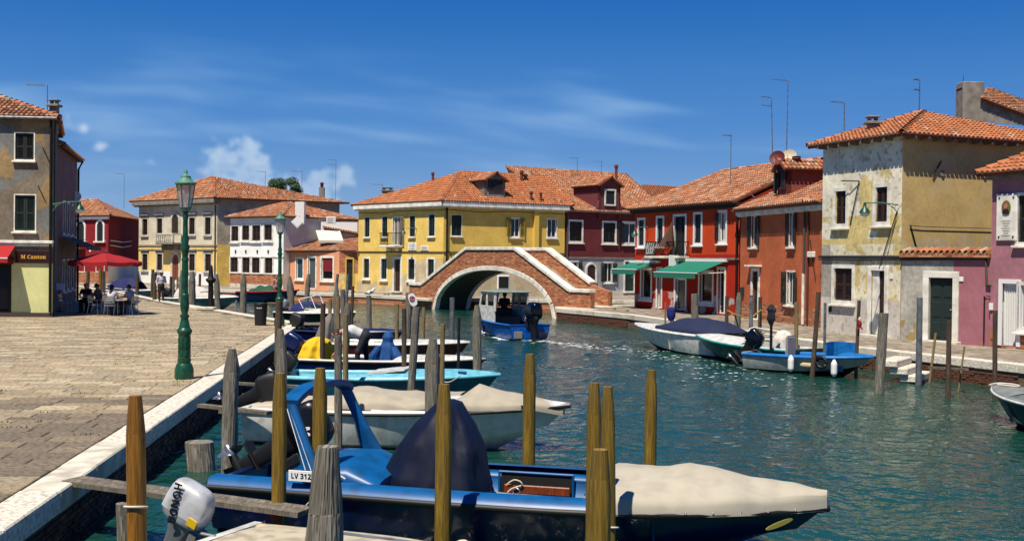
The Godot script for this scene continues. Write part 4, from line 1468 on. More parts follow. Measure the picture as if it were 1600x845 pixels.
	chimney(r, Vector3(-10.034, 8.143, -89.5), 0.75, 0.45, mat(Color(0.72, 0.6, 0.3), 0.9))
	flue(r, Vector3(-6.024, 9.035, -84), 0.75); flue(r, Vector3(-8.219, 8.117, -86), 0.55)
	flue(r, Vector3(1.346, 7.624, -82), 0.7); flue(r, Vector3(2.056, 7.648, -82.3), 0.6); flue(r, Vector3(0.651, 9.18, -85), 0.9, 0.12); flue(r, Vector3(0.946, 9.107, -85.3), 0.7, 0.12)
	antenna(r, Vector3(-10.502, 8.268, -90), 0.95, 0.9)
	# low cream wall window under the string course
	for k in 1: window(r, ts, [0.531, 2.016, 0.781, 2.601], {"mode": "none", "fw": 0.08, "mull": false})

func dormer(root: Node3D, at: Vector3, w: float, h: float, dep: float, fc: Array, m: Material, side_m: Material, style: int) -> void:
	# a gabled roof window facing the way the facade fc does
	var fr := frame_of(fc[0], fc[1])
	var tr := Transform3D(fr.basis, at - root.position)
	var o := MB.new()
	var rise := w * 0.28
	var gable := PackedVector2Array([Vector2(-w / 2, -0.6), Vector2(w / 2, -0.6), Vector2(w / 2, h), Vector2(0, h + rise), Vector2(-w / 2, h)])
	if style == 1:
		gable = PackedVector2Array([Vector2(-w / 2 - 0.18, -0.3), Vector2(w / 2 + 0.18, -0.3), Vector2(w / 2 + 0.16, 0.25), Vector2(w / 2, 0.75), Vector2(w / 2, h), Vector2(0, h + rise), Vector2(-w / 2, h), Vector2(-w / 2, 0.75), Vector2(-w / 2 - 0.16, 0.25)])
	o.prism(gable, -0.2, 0)
	for s in [-1, 1]: o.box(Vector3(s * (w / 2 - 0.06), h / 2 - 0.3, -dep / 2), Vector3(0.12, h + 0.6, dep))
	var d := obj("dormer", o, m, root, tr)
	for s in [-1, 1]:
		var e0 := tr * Vector3(s * (w / 2 + 0.22), h - 0.12, -dep)
		var e1 := tr * Vector3(s * (w / 2 + 0.22), h - 0.12, 0.22)
		var q0 := tr * Vector3(0, h + rise + 0.03, -dep)
		var q1 := tr * Vector3(0, h + rise + 0.03, 0.22)
		roof_slope(root, [e0, e1, q1, q0] if s < 0 else [e1, e0, q0, q1])
	ridge(root, tr * Vector3(0, h + rise + 0.02, -dep), tr * Vector3(0, h + rise + 0.02, 0.24), 0, 0.1)
	o = MB.new()
	var ww := w * (0.42 if style == 1 else 0.6)
	var wh := h * (0.52 if style == 1 else 0.75)
	var c := Vector3(0, h * 0.5 if style == 1 else h * 0.42, 0)
	for s in [-1, 1]: o.box(c + Vector3(s * (ww / 2 + 0.06), 0, 0.02), Vector3(0.12, wh + 0.24, 0.1))
	for s in [-1, 1]: o.box(c + Vector3(0, s * (wh / 2 + 0.06), 0.02), Vector3(ww, 0.12, 0.1))
	obj("window_frame", o, M.trim if style == 1 else M.shut_brown, d)
	o = MB.new()
	o.box(c + Vector3(0, 0, -0.01), Vector3(ww, wh, 0.04))
	obj("shutter", o, M.shut_black, d)

func maroon_house() -> void:
	var a: Array[Vector3] = [Vector3(3.942, 0.65, -83.4), Vector3(9.606, 0.65, -87)]
	var r := thing("maroon_house", "maroon house with grey ground floor and gabled dormer between the yellow and red houses", "house", a[0])
	var h := 6.328
	var yg := 2.826
	var l := (a[1] - a[0]).length() + 3.0
	var b := a[0] + (a[1] - a[0]).normalized() * l
	var up := [[0.372, 4.07, 1.504, 5.53], [3.537, 4.031, 4.674, 5.521], [5.477, 4.001, 6.726, 5.542]]
	var lo := [[0.509, 1.639, 1.192, 2.513], [3.684, 1, 4.456, 2.459], [5.678, -0.168, 6.574, 2.557]]
	lo[2][1] = 0.25
	var t := wall(r, a[0], b, h, wall_mat(l, h, func(u, q): return mott(Color(0.4, 0.18, 0.19), u, q, 0.8) if q > yg else mott(Color(0.6, 0.6, 0.6), u, q, 1.0)), up + lo)
	backing(r, a[0], b, h)
	for k in 3: window(r, t, up[k], {"fw": 0.14, "sh": M.shut_black, "mode": "closed" if k < 2 else "left", "cas": M.white})
	for k in 2: window(r, t, lo[k], {"mode": "open", "sh": M.shut_green, "fw": 0.08})
	door(r, t, lo[2], {"leaf": M.shut_green})
	arch_open(r, t, [2.026, 0.928, 2.806, 2.332], "arched_door", M.door_brown, M.trim, 0.15)
	var o := MB.new()
	o.box(Vector3(l / 2, 0.15, 0.03), Vector3(l, 0.3, 0.1))
	obj("stone_foot", o, M.stone, r, t)
	o = MB.new()
	o.box(Vector3(l / 2, yg, 0.03), Vector3(l, 0.12, 0.06))
	obj("string_course", o, M.trim_grey, r, t)
	gutter(r, a[0], b, h - 0.02, 0.28, M.galv)
	var n := frame_of(a[0], a[1]).basis.z
	var o0 := r.position
	var e0 := two(a[0], QH + h) + n * 0.3 - o0
	var e1 := two(b, QH + h) + n * 0.3 - o0
	var p0 := Vector3(-0.576, 10.939, -93) - o0
	var p1 := p0 + (a[1] - a[0]).normalized() * 12.6
	roof_slope(r, [e0, e1, p1, p0], 0)
	roof_slope(r, [e1, e1 + Vector3(3, 0, -14), p1], 0)
	ridge(r, p0, p1); ridge(r, e1, p1)
	o = MB.new()
	o.face([p0 + Vector3(0.03, -0.1, 0.05), e0 + Vector3(0.1, -0.5, -0.1), e0 + Vector3(-2.8, -0.5, -13)], p0 + Vector3(9, 0, 0))
	obj("gable", o, M.trim_grey, r)
	dormer(r, Vector3(7.41, 7.092, -85.4), 2.0, 2.0, 3.4, a, tri_map(mat(Color(0.4, 0.18, 0.19), 0.9), 0.5, true), M.terra, 1)
	pipe(r, t, [Vector3(0.15, 0, 0.08), Vector3(0.15, h - 0.2, 0.08)], 0.06, M.pipe)
	antenna(r, Vector3(5.437, 10.685, -95), 1.3, 0.7); antenna(r, Vector3(7.499, 10.6, -95), 1.1, 0.7)
	flue(r, Vector3(8.748, 10.506, -95), 0.95, 0.12)
	# houses further right seen over the roof
	var p2 := Vector3(15.631, 9.811, -99) - o0
	roof_slope(r, [Vector3(9.653, 8.297, -92) - o0, Vector3(14.91, 8.043, -92) - o0, p2, Vector3(11.502, 9.933, -99) - o0], 1)

func red_house() -> void:
	var a: Array[Vector3] = [Vector3(6.975, 0.65, -63.5), Vector3(10.961, 0.65, -54)]
	var r := thing("red_house", "bright red house with two green awnings and a plant balcony", "house", a[0])
	var h := 5.534
	var l := (a[1] - a[0]).length()
	var up := [[0.385, 3.518, 1.012, 4.934], [2.46, 3.55, 3.072, 4.981], [6.275, 3.607, 6.879, 5.053], [8.546, 3.66, 9.107, 5.075]]
	var bal := [4.259, 2.92, 5.352, 5.013]
	var dn := [[0.773, 0.589, 1.839, 2.181], [2.541, -0.074, 2.95, 2.199], [4.435, -0.038, 5.453, 1.725], [6.812, 0.595, 7.989, 2.097], [8.53, -0.031, 9.073, 2.276]]
	for k in [1, 2, 4]: dn[k][1] = 0.08
	var t := wall(r, a[0], a[1], h, wall_mat(l, h, func(u, q):
		var c := mott(Color(0.73, 0.25, 0.12), u, q, 0.6)
		if q < 3.0: c = mott(Color(0.62, 0.15, 0.09), u, q, 0.7)
		if q < 1.0 and N1.get_noise_2d(u * 1.4 + 8, q * 1.7) > 0.16: c = mott(Color(0.63, 0.6, 0.58), u, q, 1.2)
		return c, 40.0), up + [bal] + dn)
	backing(r, a[0], a[1], h)
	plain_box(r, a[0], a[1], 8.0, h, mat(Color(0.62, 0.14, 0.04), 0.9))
	for k in 4: window(r, t, up[k], {"mode": "closed" if k < 3 else "left", "fw": 0.13, "fr": M.white, "sh": M.shut_blue})
	window(r, t, bal, {"called": "balcony_door", "mode": "none", "fw": 0.13, "fr": M.white, "cas": M.shut_green, "sill": false, "pane": M.shut_black})
	for k in 5:
		var dr: bool = k in [1, 2, 4]
		window(r, t, dn[k], {"called": "shop_door" if dr else "shop_window", "mode": "none", "fw": 0.12, "fr": M.white, "mull": false, "sill": not dr, "door": dr, "pane": M.glass if k != 2 else mat(Color(0.3, 0.32, 0.3), 0.15)})
	# balcony with bulging ironwork, plants and a weathered parasol
	var bq := [2.325, 2.851, 5.747, 3.602]
	var bw: float = bq[2] - bq[0]
	var o := MB.new()
	o.cbox(Vector3(bw / 2, 0, 0.35), Vector3(bw, 0.12, 0.75), 0.02)
	obj("balcony", o, M.trim, r, t * Transform3D(Basis(), Vector3(bq[0], bq[1], 0)))
	railing(r, t * Transform3D(Basis(), Vector3(bq[0] + 0.04, bq[1] + 0.06, 0.03)), bw - 0.08, 0.62, bq[3] - bq[1], M.iron, 0.16)
	rng.seed = 61
	o = MB.new()
	for k in 260:
		var p := Vector3(bw * rng.randf(), 0.1 + rng.randf() * 0.75, 0.15 + rng.randf() * 0.6)
		var e := Vector3(rng.randfn(), rng.randfn(), rng.randfn()).normalized() * rng.randf_range(0.04, 0.1)
		var f := Vector3(rng.randfn(), rng.randfn(), rng.randfn()).normalized() * 0.04
		o.tri(p - f, p + f, p + e)
	stuff(obj("balcony_plants", o, mat(Color(0.1, 0.16, 0.08), 0.9), r, t * Transform3D(Basis(), Vector3(bq[0], bq[1], 0))))
	o = MB.new()
	var rings := []
	for k in 6:
		var q := PackedVector3Array()
		for j in 14:
			var an := TAU * j / 14
			var rr := (0.05 + 0.14 * k) * (1.0 + 0.18 * cos(an * 5))
			q.append(Vector3(cos(an) * rr * 0.75 - k * 0.12, 1.75 - k * 0.26, sin(an) * rr * 0.5))
		rings.append(q)
	o.grid(rings, true, true)
	obj("folded_parasol", o, mat(Color(0.33, 0.22, 0.17), 0.95), r, t * Transform3D(Basis(), Vector3(bq[0] + bw * 0.72, bq[1] + 0.1, 0.45)))
	# green awnings
	for e in [[[-0.169, 1.917, 2.695, 2.558], 1.4], [[5.078, 1.821, 9.249, 2.665], 1.7]]:
		var q: Array = e[0]
		var z: float = e[1]
		o = MB.new()
		o.quad(Vector3(q[0], q[1] + 0.25, z), Vector3(q[2], q[1] + 0.25, z), Vector3(q[2], q[3], 0.1), Vector3(q[0], q[3], 0.1))
		o.quad(Vector3(q[0], q[3] - 0.025, 0.1), Vector3(q[2], q[3] - 0.025, 0.1), Vector3(q[2], q[1] + 0.225, z), Vector3(q[0], q[1] + 0.225, z))
		for k in int((q[2] - q[0]) / 0.25):
			o.box(Vector3(q[0] + 0.125 + k * 0.25, q[1] + 0.12, z + 0.004), Vector3(0.24, 0.28 - 0.02 * (k % 2), 0.01))
		var gm := mat(Color(0.02, 0.42, 0.34), 0.85)
		gm.backlight_enabled = true; gm.backlight = Color(0.02, 0.3, 0.24)
		var awn := obj("awning", o, gm, r, t)
		o = MB.new()
		o.box(Vector3((q[0] + q[2]) / 2, q[3] + 0.05, 0.1), Vector3(q[2] - q[0] + 0.3, 0.14, 0.2))
		o.box(Vector3((q[0] + q[2]) / 2, q[1] + 0.26, z + 0.01), Vector3(q[2] - q[0], 0.04, 0.03))
		obj("awning_case", o, M.white, awn)
		o = MB.new()
		for x in [q[0] + 0.1, q[2] - 0.1]: o.tube(PackedVector3Array([Vector3(x, q[1] + 0.22, z), Vector3(x + 0.05, q[1] + 0.3, 0.08)]), 0.02, 0.02, 5)
		obj("awning_arm", o, M.white, awn)
	var yl := 2.79
	o = MB.new()
	o.box(Vector3(l * 0.55, yl, 0.05), Vector3(l * 0.9, 0.09, 0.12))
	obj("string_course", o, M.trim_grey, r, t)
	var pq := [1.266, 2.986, 2.184, 3.658]
	o = MB.new()
	o.cbox(Vector3((pq[0] + pq[2]) / 2, (pq[1] + pq[3]) / 2, 0.03), Vector3(pq[2] - pq[0], pq[3] - pq[1], 0.05), 0.01)
	obj("plaque", o, M.white, r, t)
	pq = [5.066, 2.387, 5.854, 2.955]
	o = MB.new()
	o.cbox(Vector3((pq[0] + pq[2]) / 2, (pq[1] + pq[3]) / 2, 0.75), Vector3(0.06, pq[3] - pq[1], 0.55), 0.01)
	o.box(Vector3((pq[0] + pq[2]) / 2, pq[3] - 0.05, 0.4), Vector3(0.04, 0.04, 0.8))
	var tb := obj("tobacco_sign", o, M.white, r, t)
	o = MB.new()
	o.box(Vector3((pq[0] + pq[2]) / 2 - 0.036, (pq[1] + pq[3]) / 2, 0.75), Vector3(0.008, (pq[3] - pq[1]) * 0.6, 0.12))
	o.box(Vector3((pq[0] + pq[2]) / 2 - 0.036, lerpf(pq[1], pq[3], 0.78), 0.75), Vector3(0.01, 0.1, 0.4))
	obj("letter", o, mat(Color(0.07, 0.1, 0.25), 0.6), tb)
	cornice(r, a[0], a[1], h - 0.25, 0.25, 0.3, mat(Color(0.12, 0.08, 0.07), 0.9))
	var n := frame_of(a[0], a[1]).basis.z
	var d := (a[1] - a[0]).normalized()
	var o0 := r.position
	var e0 := two(a[0], QH + h + 0.02) + n * 0.4 - d * 0.3 - o0
	var e1 := two(a[1], QH + h + 0.02) + n * 0.4 - o0
	var up0 := -n * 5.2 + Vector3(0, 2.25, 0)
	roof_slope(r, [e0, e1, e1 + up0, e0 + up0 + d * 2.0], 2)
	roof_slope(r, [e0 - n * 10.0, e0, e0 + up0 + d * 2.0], 2, false)
	roof_slope(r, [e1 - n * 10.4, e0 - n * 10.4, e0 + up0 + d * 2, e1 + up0], 2, false)
	ridge(r, e0 + up0 + d * 2, e1 + up0, 2); ridge(r, e0, e0 + up0 + d * 2, 2)
	# orange gable above the neighbour
	o = MB.new()
	var gz := d * 0.02 - n * 0.3
	o.face([two(a[1], QH + h - 0.9) - o0 + gz, two(a[1], QH + h - 0.9) - n * 10.0 - o0 + gz, e1 + up0 + gz - Vector3(0, 0.12, 0), e1 + gz - Vector3(0, 0.15, 0)], e1 - d * 5)
	obj("gable", o, mat(Color(0.62, 0.17, 0.05), 0.9), r)
	pipe(r, t, [Vector3(l - 0.1, 0.1, 0.08), Vector3(l - 0.1, h - 0.8, 0.08), Vector3(l + 0.1, h - 0.3, 0.2), Vector3(l + 0.05, h - 0.05, 0.35)], 0.06, M.iron)
	antenna(r, Vector3(10.879, 7.678, -56), 1.95, 0.45, 1); 

func sienna_house() -> void:
	var a: Array[Vector3] = [Vector3(10.926, 0.65, -53.6), Vector3(12.69, 0.65, -45.3)]
	var r := thing("sienna_house", "orange brown house with dark green shutters and brick base next to the red house", "house", a[0])
	var h := 5.07
	var l := (a[1] - a[0]).length()
	var yb := 0.759
	var up := [[1.28, 3.391, 1.912, 4.799], [5.221, 3.384, 5.702, 4.775]]
	var lo := [[5.045, 0.874, 5.738, 2.238], [1.475, 0.035, 2.103, 2.22]]
	lo[1][1] = 0.05
	var hl := up + lo
	var t := wall(r, a[0], a[1], h, wall_mat(l, h, func(u, q): return mott(Color(0.68, 0.37, 0.24), u, q, 0.8), 40.0), hl, "wall", yb)
	wall(r, a[0], a[1], yb, M.brick, hl, "brick_base")
	backing(r, a[0], a[1], h)
	plain_box(r, a[0], a[1], 7.0, h, mat(Color(0.6, 0.28, 0.14), 0.9))
	for q in up: window(r, t, q, {"mode": "open", "sh": M.shut_blue, "fw": 0.07})
	window(r, t, lo[0], {"mode": "open", "sh": M.shut_green, "fw": 0.07})
	door(r, t, lo[1], {"leaf": M.shut_green, "fr": M.trim, "fw": 0.16})
	var dd: Array = lo[1]
	var o := MB.new()
	o.box(Vector3((dd[0] + dd[2]) / 2, dd[3] + 0.26, 0.12), Vector3(dd[2] - dd[0] + 0.7, 0.08, 0.34))
	obj("door_hood", o, M.trim, r, t)
	# mailbox, meter box, pipes
	var mq := [0.24, 1.104, 0.536, 1.408]
	o = MB.new()
	o.cbox(Vector3(0, 0, 0.05), Vector3(0.3, 0.4, 0.1), 0.02)
	obj("mailbox", o, M.shut_green, r, t * Transform3D(Basis(), Vector3((mq[0] + mq[2]) / 2, (mq[1] + mq[3]) / 2, 0)))
	mq = [7.125, 2.873, 7.632, 3.111]
	o = MB.new()
	o.cbox(Vector3((mq[0] + mq[2]) / 2, (mq[1] + mq[3]) / 2, 0.07), Vector3(mq[2] - mq[0], mq[3] - mq[1], 0.14), 0.02)
	obj("meter_box", o, M.trim, r, t)
	var u1: float = 6.725
	pipe(r, t, [Vector3(u1, 2.2, 0.07), Vector3(u1, h - 0.1, 0.07)], 0.055, M.pipe)
	pipe(r, t, [Vector3(u1 - 0.03, 0.05, 0.07), Vector3(u1 - 0.03, 2.2, 0.07)], 0.07, M.trim)
	pipe(r, t, [Vector3(u1 + 0.32, 0.05, 0.06), Vector3(u1 + 0.32, h - 0.2, 0.06)], 0.05, M.copper)
	pipe(r, t, [Vector3(u1 + 0.5, 3.6, 0.05), Vector3(u1 + 1.0, 2.0, 0.05)], 0.02, M.iron, "stay_rod")
	cornice(r, a[0], a[1], h - 0.28, 0.26, 0.22, M.trim)
	gutter(r, a[0], a[1], h + 0.0, 0.3, M.pipe)
	var n := frame_of(a[0], a[1]).basis.z
	var d := (a[1] - a[0]).normalized()
	var o0 := r.position
	var e0 := two(a[0], QH + h + 0.05) + n * 0.4 + d * 0.05 - o0
	var e1 := two(a[1], QH + h + 0.05) + n * 0.4 - o0
	var pk := e1 - d * 1.0 - n * 4.2 + Vector3(0, 1.75, 0)
	roof_slope(r, [e0, e1 - d * 1.2, pk, e0 - n * 4.2 + Vector3(0, 1.75, 0)], 2)
	roof_slope(r, [e1 - d * 1.2, e1, e1 + (pk - e1) * 1.0], 2)
	roof_slope(r, [e1, e1 - n * 8.0, pk], 2)
	ridge(r, e1 - d * 1.2, pk, 2); ridge(r, e0 - n * 4.2 + Vector3(0, 1.75, 0), pk, 2)
	dormer(r, Vector3(12.275, 6.674, -51), 1.0, 0.95, 2.6, a, tri_map(mat(Color(0.5, 0.25, 0.2), 0.9), 0.5, true), M.terra, 0)
	o = MB.new()
	o.box(Vector3.ZERO, Vector3(0.05, 0.95, 0.5))
	obj("dormer_shutter", o, M.shut_green, r, Transform3D(frame_of(a[0], a[1]).basis * Basis(Vector3.UP, 0.9), Vector3(11.858, 6.875, -50.6) - o0))
	dish(r, Vector3(12.038, 8.009, -51), 0.36, mat(Color(0.33, 0.07, 0.07), 0.6), -0.5)
	dish(r, Vector3(12.625, 8.093, -51.2), 0.36, mat(Color(0.75, 0.71, 0.6), 0.6), -0.5)
	flue(r, Vector3(12.902, 7.612, -51), 0.55, 0.13)
	mast(r, Vector3(12.289, 7.768, -53), Vector3(12.183, 11.061, -53), 0.5, 2); mast(r, Vector3(12.924, 7.776, -53), Vector3(12.958, 11.885, -53), 0.85, 1)
	# taller red block behind
	o = MB.new()
	o.face([Vector3(14.007, 8.033, -56) - o0, Vector3(15.049, 7.882, -54) - o0, Vector3(15.045, 8.097, -54) - o0, Vector3(14.631, 8.335, -55) - o0], Vector3(0, 0, -99))
	obj("rear_gable", o, mat(Color(0.6, 0.12, 0.05), 0.9), r)
	roof_slope(r, [Vector3(12.835, 7.632, -53.5) - o0, Vector3(14.351, 7.147, -52) - o0, Vector3(15.327, 7.967, -55) - o0, Vector3(14.898, 8.395, -56) - o0], 2)

func mast(root: Node3D, a: Vector3, b: Vector3, arm: float, n: int) -> void:
	var o := MB.new()
	var p := a - root.position
	var q := b - root.position
	o.tube(PackedVector3Array([p, q]), 0.028, 0.02, 5)
	for k in n:
		var c := q - (q - p).normalized() * 0.4 * k
		o.tube(PackedVector3Array([c, c + Vector3(-arm, 0.05, 0.1)]), 0.016, 0.016, 4)
		for j in 6:
			var e := c + Vector3(-arm * (0.2 + 0.15 * j), 0.04, 0.06)
			o.tube(PackedVector3Array([e - Vector3(0, 0, 0.18), e + Vector3(0, 0, 0.18)]), 0.007, 0.007, 4)
	obj("antenna", o, M.galv, root)

func beige_house() -> void:
	var a: Array[Vector3] = [Vector3(11.898, 0.65, -43), Vector3(13.555, 0.65, -39)]
	var s: Array[Vector3] = [Vector3(13.555, 0.65, -39), Vector3(21.914, 0.65, -42.6)]
	var r := thing("ochre_house", "weathered ochre house with peeling plaster and a wall lamp", "house", a[0])
	var h := 7.122
	var l := (a[1] - a[0]).length()
	var up := [[0.788, 4.122, 1.383, 5.345], [3.011, 4.142, 3.615, 5.373]]
	var lo := [[0.766, 1.254, 1.791, 2.456], [2.839, 0.319, 3.547, 2.388]]
	lo[1][1] = 0.1
	var t := wall(r, a[0], a[1], h, wall_mat(l, h, func(u, q):
		var c := mott(Color(0.77, 0.7, 0.47), u, q, 0.9)
		var k := N1.get_noise_2d(u * 0.9, q * 0.75 + 3)
		var wht := mott(Color(0.85, 0.83, 0.75), u, q, 0.8)
		if q > 3.55: c = c.lerp(wht, smoothstep(-0.12, -0.02, k + (0.2 if q > 5.2 else 0.0) - (0.25 if q < 4.4 else 0.0) + N2.get_noise_2d(u * 3, q * 3) * 0.1))
		if q < 3.35 and u < 0.7 + N1.get_noise_2d(1, q * 1.5) * 0.5: c = mott(Color(0.6, 0.58, 0.54), u, q, 1.2)
		if q < 3.35 and q > 1.35 and u > 0.5: c = c.lerp(wht, smoothstep(-0.2, -0.1, k) * 0.8)
		if q < 1.35: c = mott(Color(0.74, 0.72, 0.68), u, q, 0.7)
		if N2.get_noise_2d(u * 1.1 + 30, q * 1.1) > 0.33: c = c.lerp(Color(0.56, 0.52, 0.42), 0.5)
		return c, 64.0), up + lo)
	backing(r, a[0], a[1], h)
	var sl := (s[1] - s[0]).length()
	var ts := wall(r, s[0], s[1], h, wall_mat(sl, h, func(u, q):
		var c := mott(Color(0.73, 0.635, 0.42), u, q, 0.55)
		if N1.get_noise_2d(u * 0.8 + 9, q * 0.8) > 0.24: c = c.lerp(Color(0.76, 0.69, 0.52), 0.4)
		if q < 3.5 + N1.get_noise_2d(u * 1.5, 4) * 0.5: c = c.lerp(mott(Color(0.68, 0.64, 0.56), u, q), 0.6)
		return c, 40.0), [], "side_wall")
	for q in up: window(r, t, q, {"mode": "closed", "sh": M.shut_brown, "fw": 0.15})
	window(r, t, lo[0], {"mode": "closed", "sh": M.shut_brown, "fw": 0.14})
	door(r, t, lo[1], {"leaf": mat(Color(0.16, 0.08, 0.05), 0.7), "fw": 0.17})
	# pale open outer door leaf
	var dd: Array = lo[1]
	var o := MB.new()
	o.box(Vector3(0, (dd[3] - dd[1]) / 2, 0), Vector3((dd[2] - dd[0]) * 0.48, dd[3] - dd[1] - 0.03, 0.04))
	obj("door_leaf", o, M.trim, r, t * Transform3D(Basis(), Vector3(dd[0] + (dd[2] - dd[0]) * 0.25, dd[1], -0.06)))
	# cable run across both faces
	var yc := 2.891
	pipe(r, t, [Vector3(-0.1, yc, 0.06), Vector3(l + 0.05, yc, 0.06)], 0.045, M.cable, "cable")
	pipe(r, t, [Vector3(-0.1, yc - 0.1, 0.05), Vector3(l * 0.4, yc - 0.13, 0.05), Vector3(l, yc - 0.09, 0.05)], 0.03, M.cable, "cable")
	for q in [[Vector2(1.445, 5.696), Vector2(2.155, 5.653), Vector2(1.66, 4.05)]]:
		pipe(r, t, [Vector3(q[0].x, q[0].y, 0.3), Vector3(q[1].x, q[1].y, 0.04)], 0.02, M.iron, "iron_bracket")
		pipe(r, t, [Vector3(q[1].x, q[1].y, 0.06), Vector3(q[2].x, q[2].y, 0.04)], 0.018, M.iron, "stay_rod")
	pipe(r, t, [Vector3(4.15, 4.483, 0.05), Vector3(3.281, 2.459, 0.05)], 0.018, M.iron, "stay_rod")
	for q in [[Vector2(1.716, 6.29), Vector2(1.345, 5.732)], [Vector2(0.363, 3.972), Vector2(0.668, 3.149)]]:
		pipe(r, ts, [Vector3(q[0].x, q[0].y, 0.05), Vector3(q[1].x, q[1].y, 0.05)], 0.025, M.iron, "iron_bracket")
	pipe(r, ts, [Vector3(0.306, 3.993, 0.05), Vector3(0.884, 3.962, 0.05), Vector3(4.123, 3.963, 0.05)], 0.012, M.cable, "cable")
	# small vents, house number, street plate
	for q in [Vector2(1.814, 5.864), Vector2(3.805, 5.876)]:
		o = MB.new()
		o.cbox(Vector3(q.x, q.y, 0.02), Vector3(0.12, 0.22, 0.06), 0.01)
		obj("vent", o, M.trim_grey, r, ts)
	var hn := Vector2(3.878, 2.196)
	o = MB.new()
	o.cbox(Vector3(hn.x, hn.y, 0.02), Vector3(0.14, 0.16, 0.03), 0.005)
	obj("house_number", o, M.white, r, t)
	var gb := Vector2(0.556, 0.895)
	o = MB.new()
	o.cbox(Vector3(gb.x, gb.y, 0.01), Vector3(0.17, 0.2, 0.05), 0.01)
	obj("vent", o, M.iron, r, t)
	# eave brackets and scalloped tile edge
	var bk := s[1] + (a[0] - a[1])
	hip_roof(r, [a[0], a[1], s[1], bk], QH + h, 0.42, Vector3(15.747, 9.156, -44), Vector3(21.979, 9.197, -46), 1, [true, true, false, true])
	for e in [[t, l], [ts, 5.5]]:
		for k in int(e[1] / 0.6):
			o = MB.new()
			o.box(Vector3(0, -0.1, 0.2), Vector3(0.09, 0.1, 0.42))
			obj("rafter_end", o, M.trim_grey, r, e[0] * Transform3D(Basis(), Vector3(0.2 + k * 0.6, h, 0)))
	chimney(r, Vector3(13.619, 8.259, -42.5), 0.36, 0.3, M.trim_grey)
	mast(r, Vector3(12.998, 8.221, -44), Vector3(12.979, 9.575, -44), 0.55, 1)
	mast(r, Vector3(15.924, 9.082, -44), Vector3(15.927, 10.486, -44), 0.25, 2)
	# masonry chimney stack and roof of the house behind
	var o0 := r.position
	o = MB.new()
	o.cbox(Vector3(20.343, 10.296, -50) - o0, Vector3(0.95, 2.2, 0.8), 0.03)
	var ck := obj("chimney_stack", o, M.trim_grey, r)
	o = MB.new()
	for k in 3: o.cbox(Vector3(20.016, 11.09, -50) - o0 + Vector3(0.34 * k, -0.04 * k, 0), Vector3(0.3, 0.14, 0.7), 0.02)
	o.tube(PackedVector3Array([Vector3(20.045, 11.09, -50) - o0, Vector3(20.035, 11.745, -50) - o0]), 0.02, 0.01, 5)
	obj("cap", o, M.iron, ck)
	roof_slope(r, [Vector3(20.432, 10.58, -49) - o0, Vector3(23.976, 9.309, -49) - o0, Vector3(26.413, 10.537, -54) - o0, Vector3(22.856, 11.358, -54) - o0], 2)
	o = MB.new()
	o.face([Vector3(20.476, 9.572, -49.2) - o0, Vector3(23.512, 9.327, -49.2) - o0, Vector3(23.508, 9.607, -49.2) - o0, Vector3(20.461, 10.497, -49.2) - o0], Vector3(0, 0, -99))
	obj("rear_gable", o, M.trim_grey, r)
	# yard wall: grey then pink, dark green door, tile coping
	var y: Array[Vector3] = [Vector3(13.542, 0.65, -38.9), Vector3(15.541, 0.65, -36.3)]
	var yh := 2.882
	var yl := (y[1] - y[0]).length()
	var yard := thing("yard_wall", "garden wall half grey half pink with dark green door and tile coping", "wall", y[0])
	var gd := [1.072, 0.102, 1.956, 2.191]
	gd[1] = 0.08
	var up_: float = 2.105
	var ty := wall(yard, y[0], y[1], yh, wall_mat(yl, yh, func(u, q):
		if u > up_ - 0.15: return mott(Color(0.59, 0.385, 0.42), u, q, 0.6)
		var c := mott(Color(0.63, 0.62, 0.58), u, q, 1.3)
		if q < 0.7 and N1.get_noise_2d(u * 2, q * 2) > 0.0: c = mott(Color(0.6, 0.53, 0.36), u, q)
		return c, 64.0), [gd])
	backing(yard, y[0], y[1], yh)
	door(yard, ty, gd, {"leaf": mat(Color(0.04, 0.12, 0.11), 0.7), "fr": M.trim, "fw": 0.22})
	o = MB.new()
	o.box(Vector3(yl / 2, yh + 0.07, -0.1), Vector3(yl, 0.14, 0.5))
	obj("coping_base", o, M.brick, yard, ty)
	for k in 15:
		o = MB.new()
		o.col = tile_color(2)
		var rings := []
		for e in 2:
			var q := PackedVector3Array()
			for j in 7:
				var an := PI * j / 6.0
				q.append(Vector3(cos(an) * 0.09, sin(an) * 0.12 + 0.12 * e, 0.2 - 0.5 * e))
			rings.append(q)
		o.grid(rings)
		obj("coping_tile", o, M.tile, yard, ty * Transform3D(Basis(), Vector3(0.12 + (yl - 0.24) * k / 14.0, yh + 0.12, 0)))
	pipe(yard, ty, [Vector3(0, yh - 0.08, 0.06), Vector3(yl - 0.15, yh - 0.04, 0.06), Vector3(yl - 0.1, yh - 0.9, 0.06), Vector3(yl + 0.6, yh - 0.95, 0.06)], 0.05, M.cable, "cable")
	var bq := Vector2(3.112, 1.62)
	pipe(yard, ty, [Vector3(bq.x - 0.02, 0.1, 0.04), Vector3(bq.x - 0.02, bq.y + 0.0, 0.04), Vector3(bq.x + 0.22, bq.y, 0.04)], 0.025, M.iron, "conduit")
	var nq := Vector2(2.261, 2.164)
	o = MB.new()
	o.cbox(Vector3(nq.x, nq.y, 0.02), Vector3(0.15, 0.15, 0.03), 0.005)
	obj("house_number", o, M.white, yard, ty)

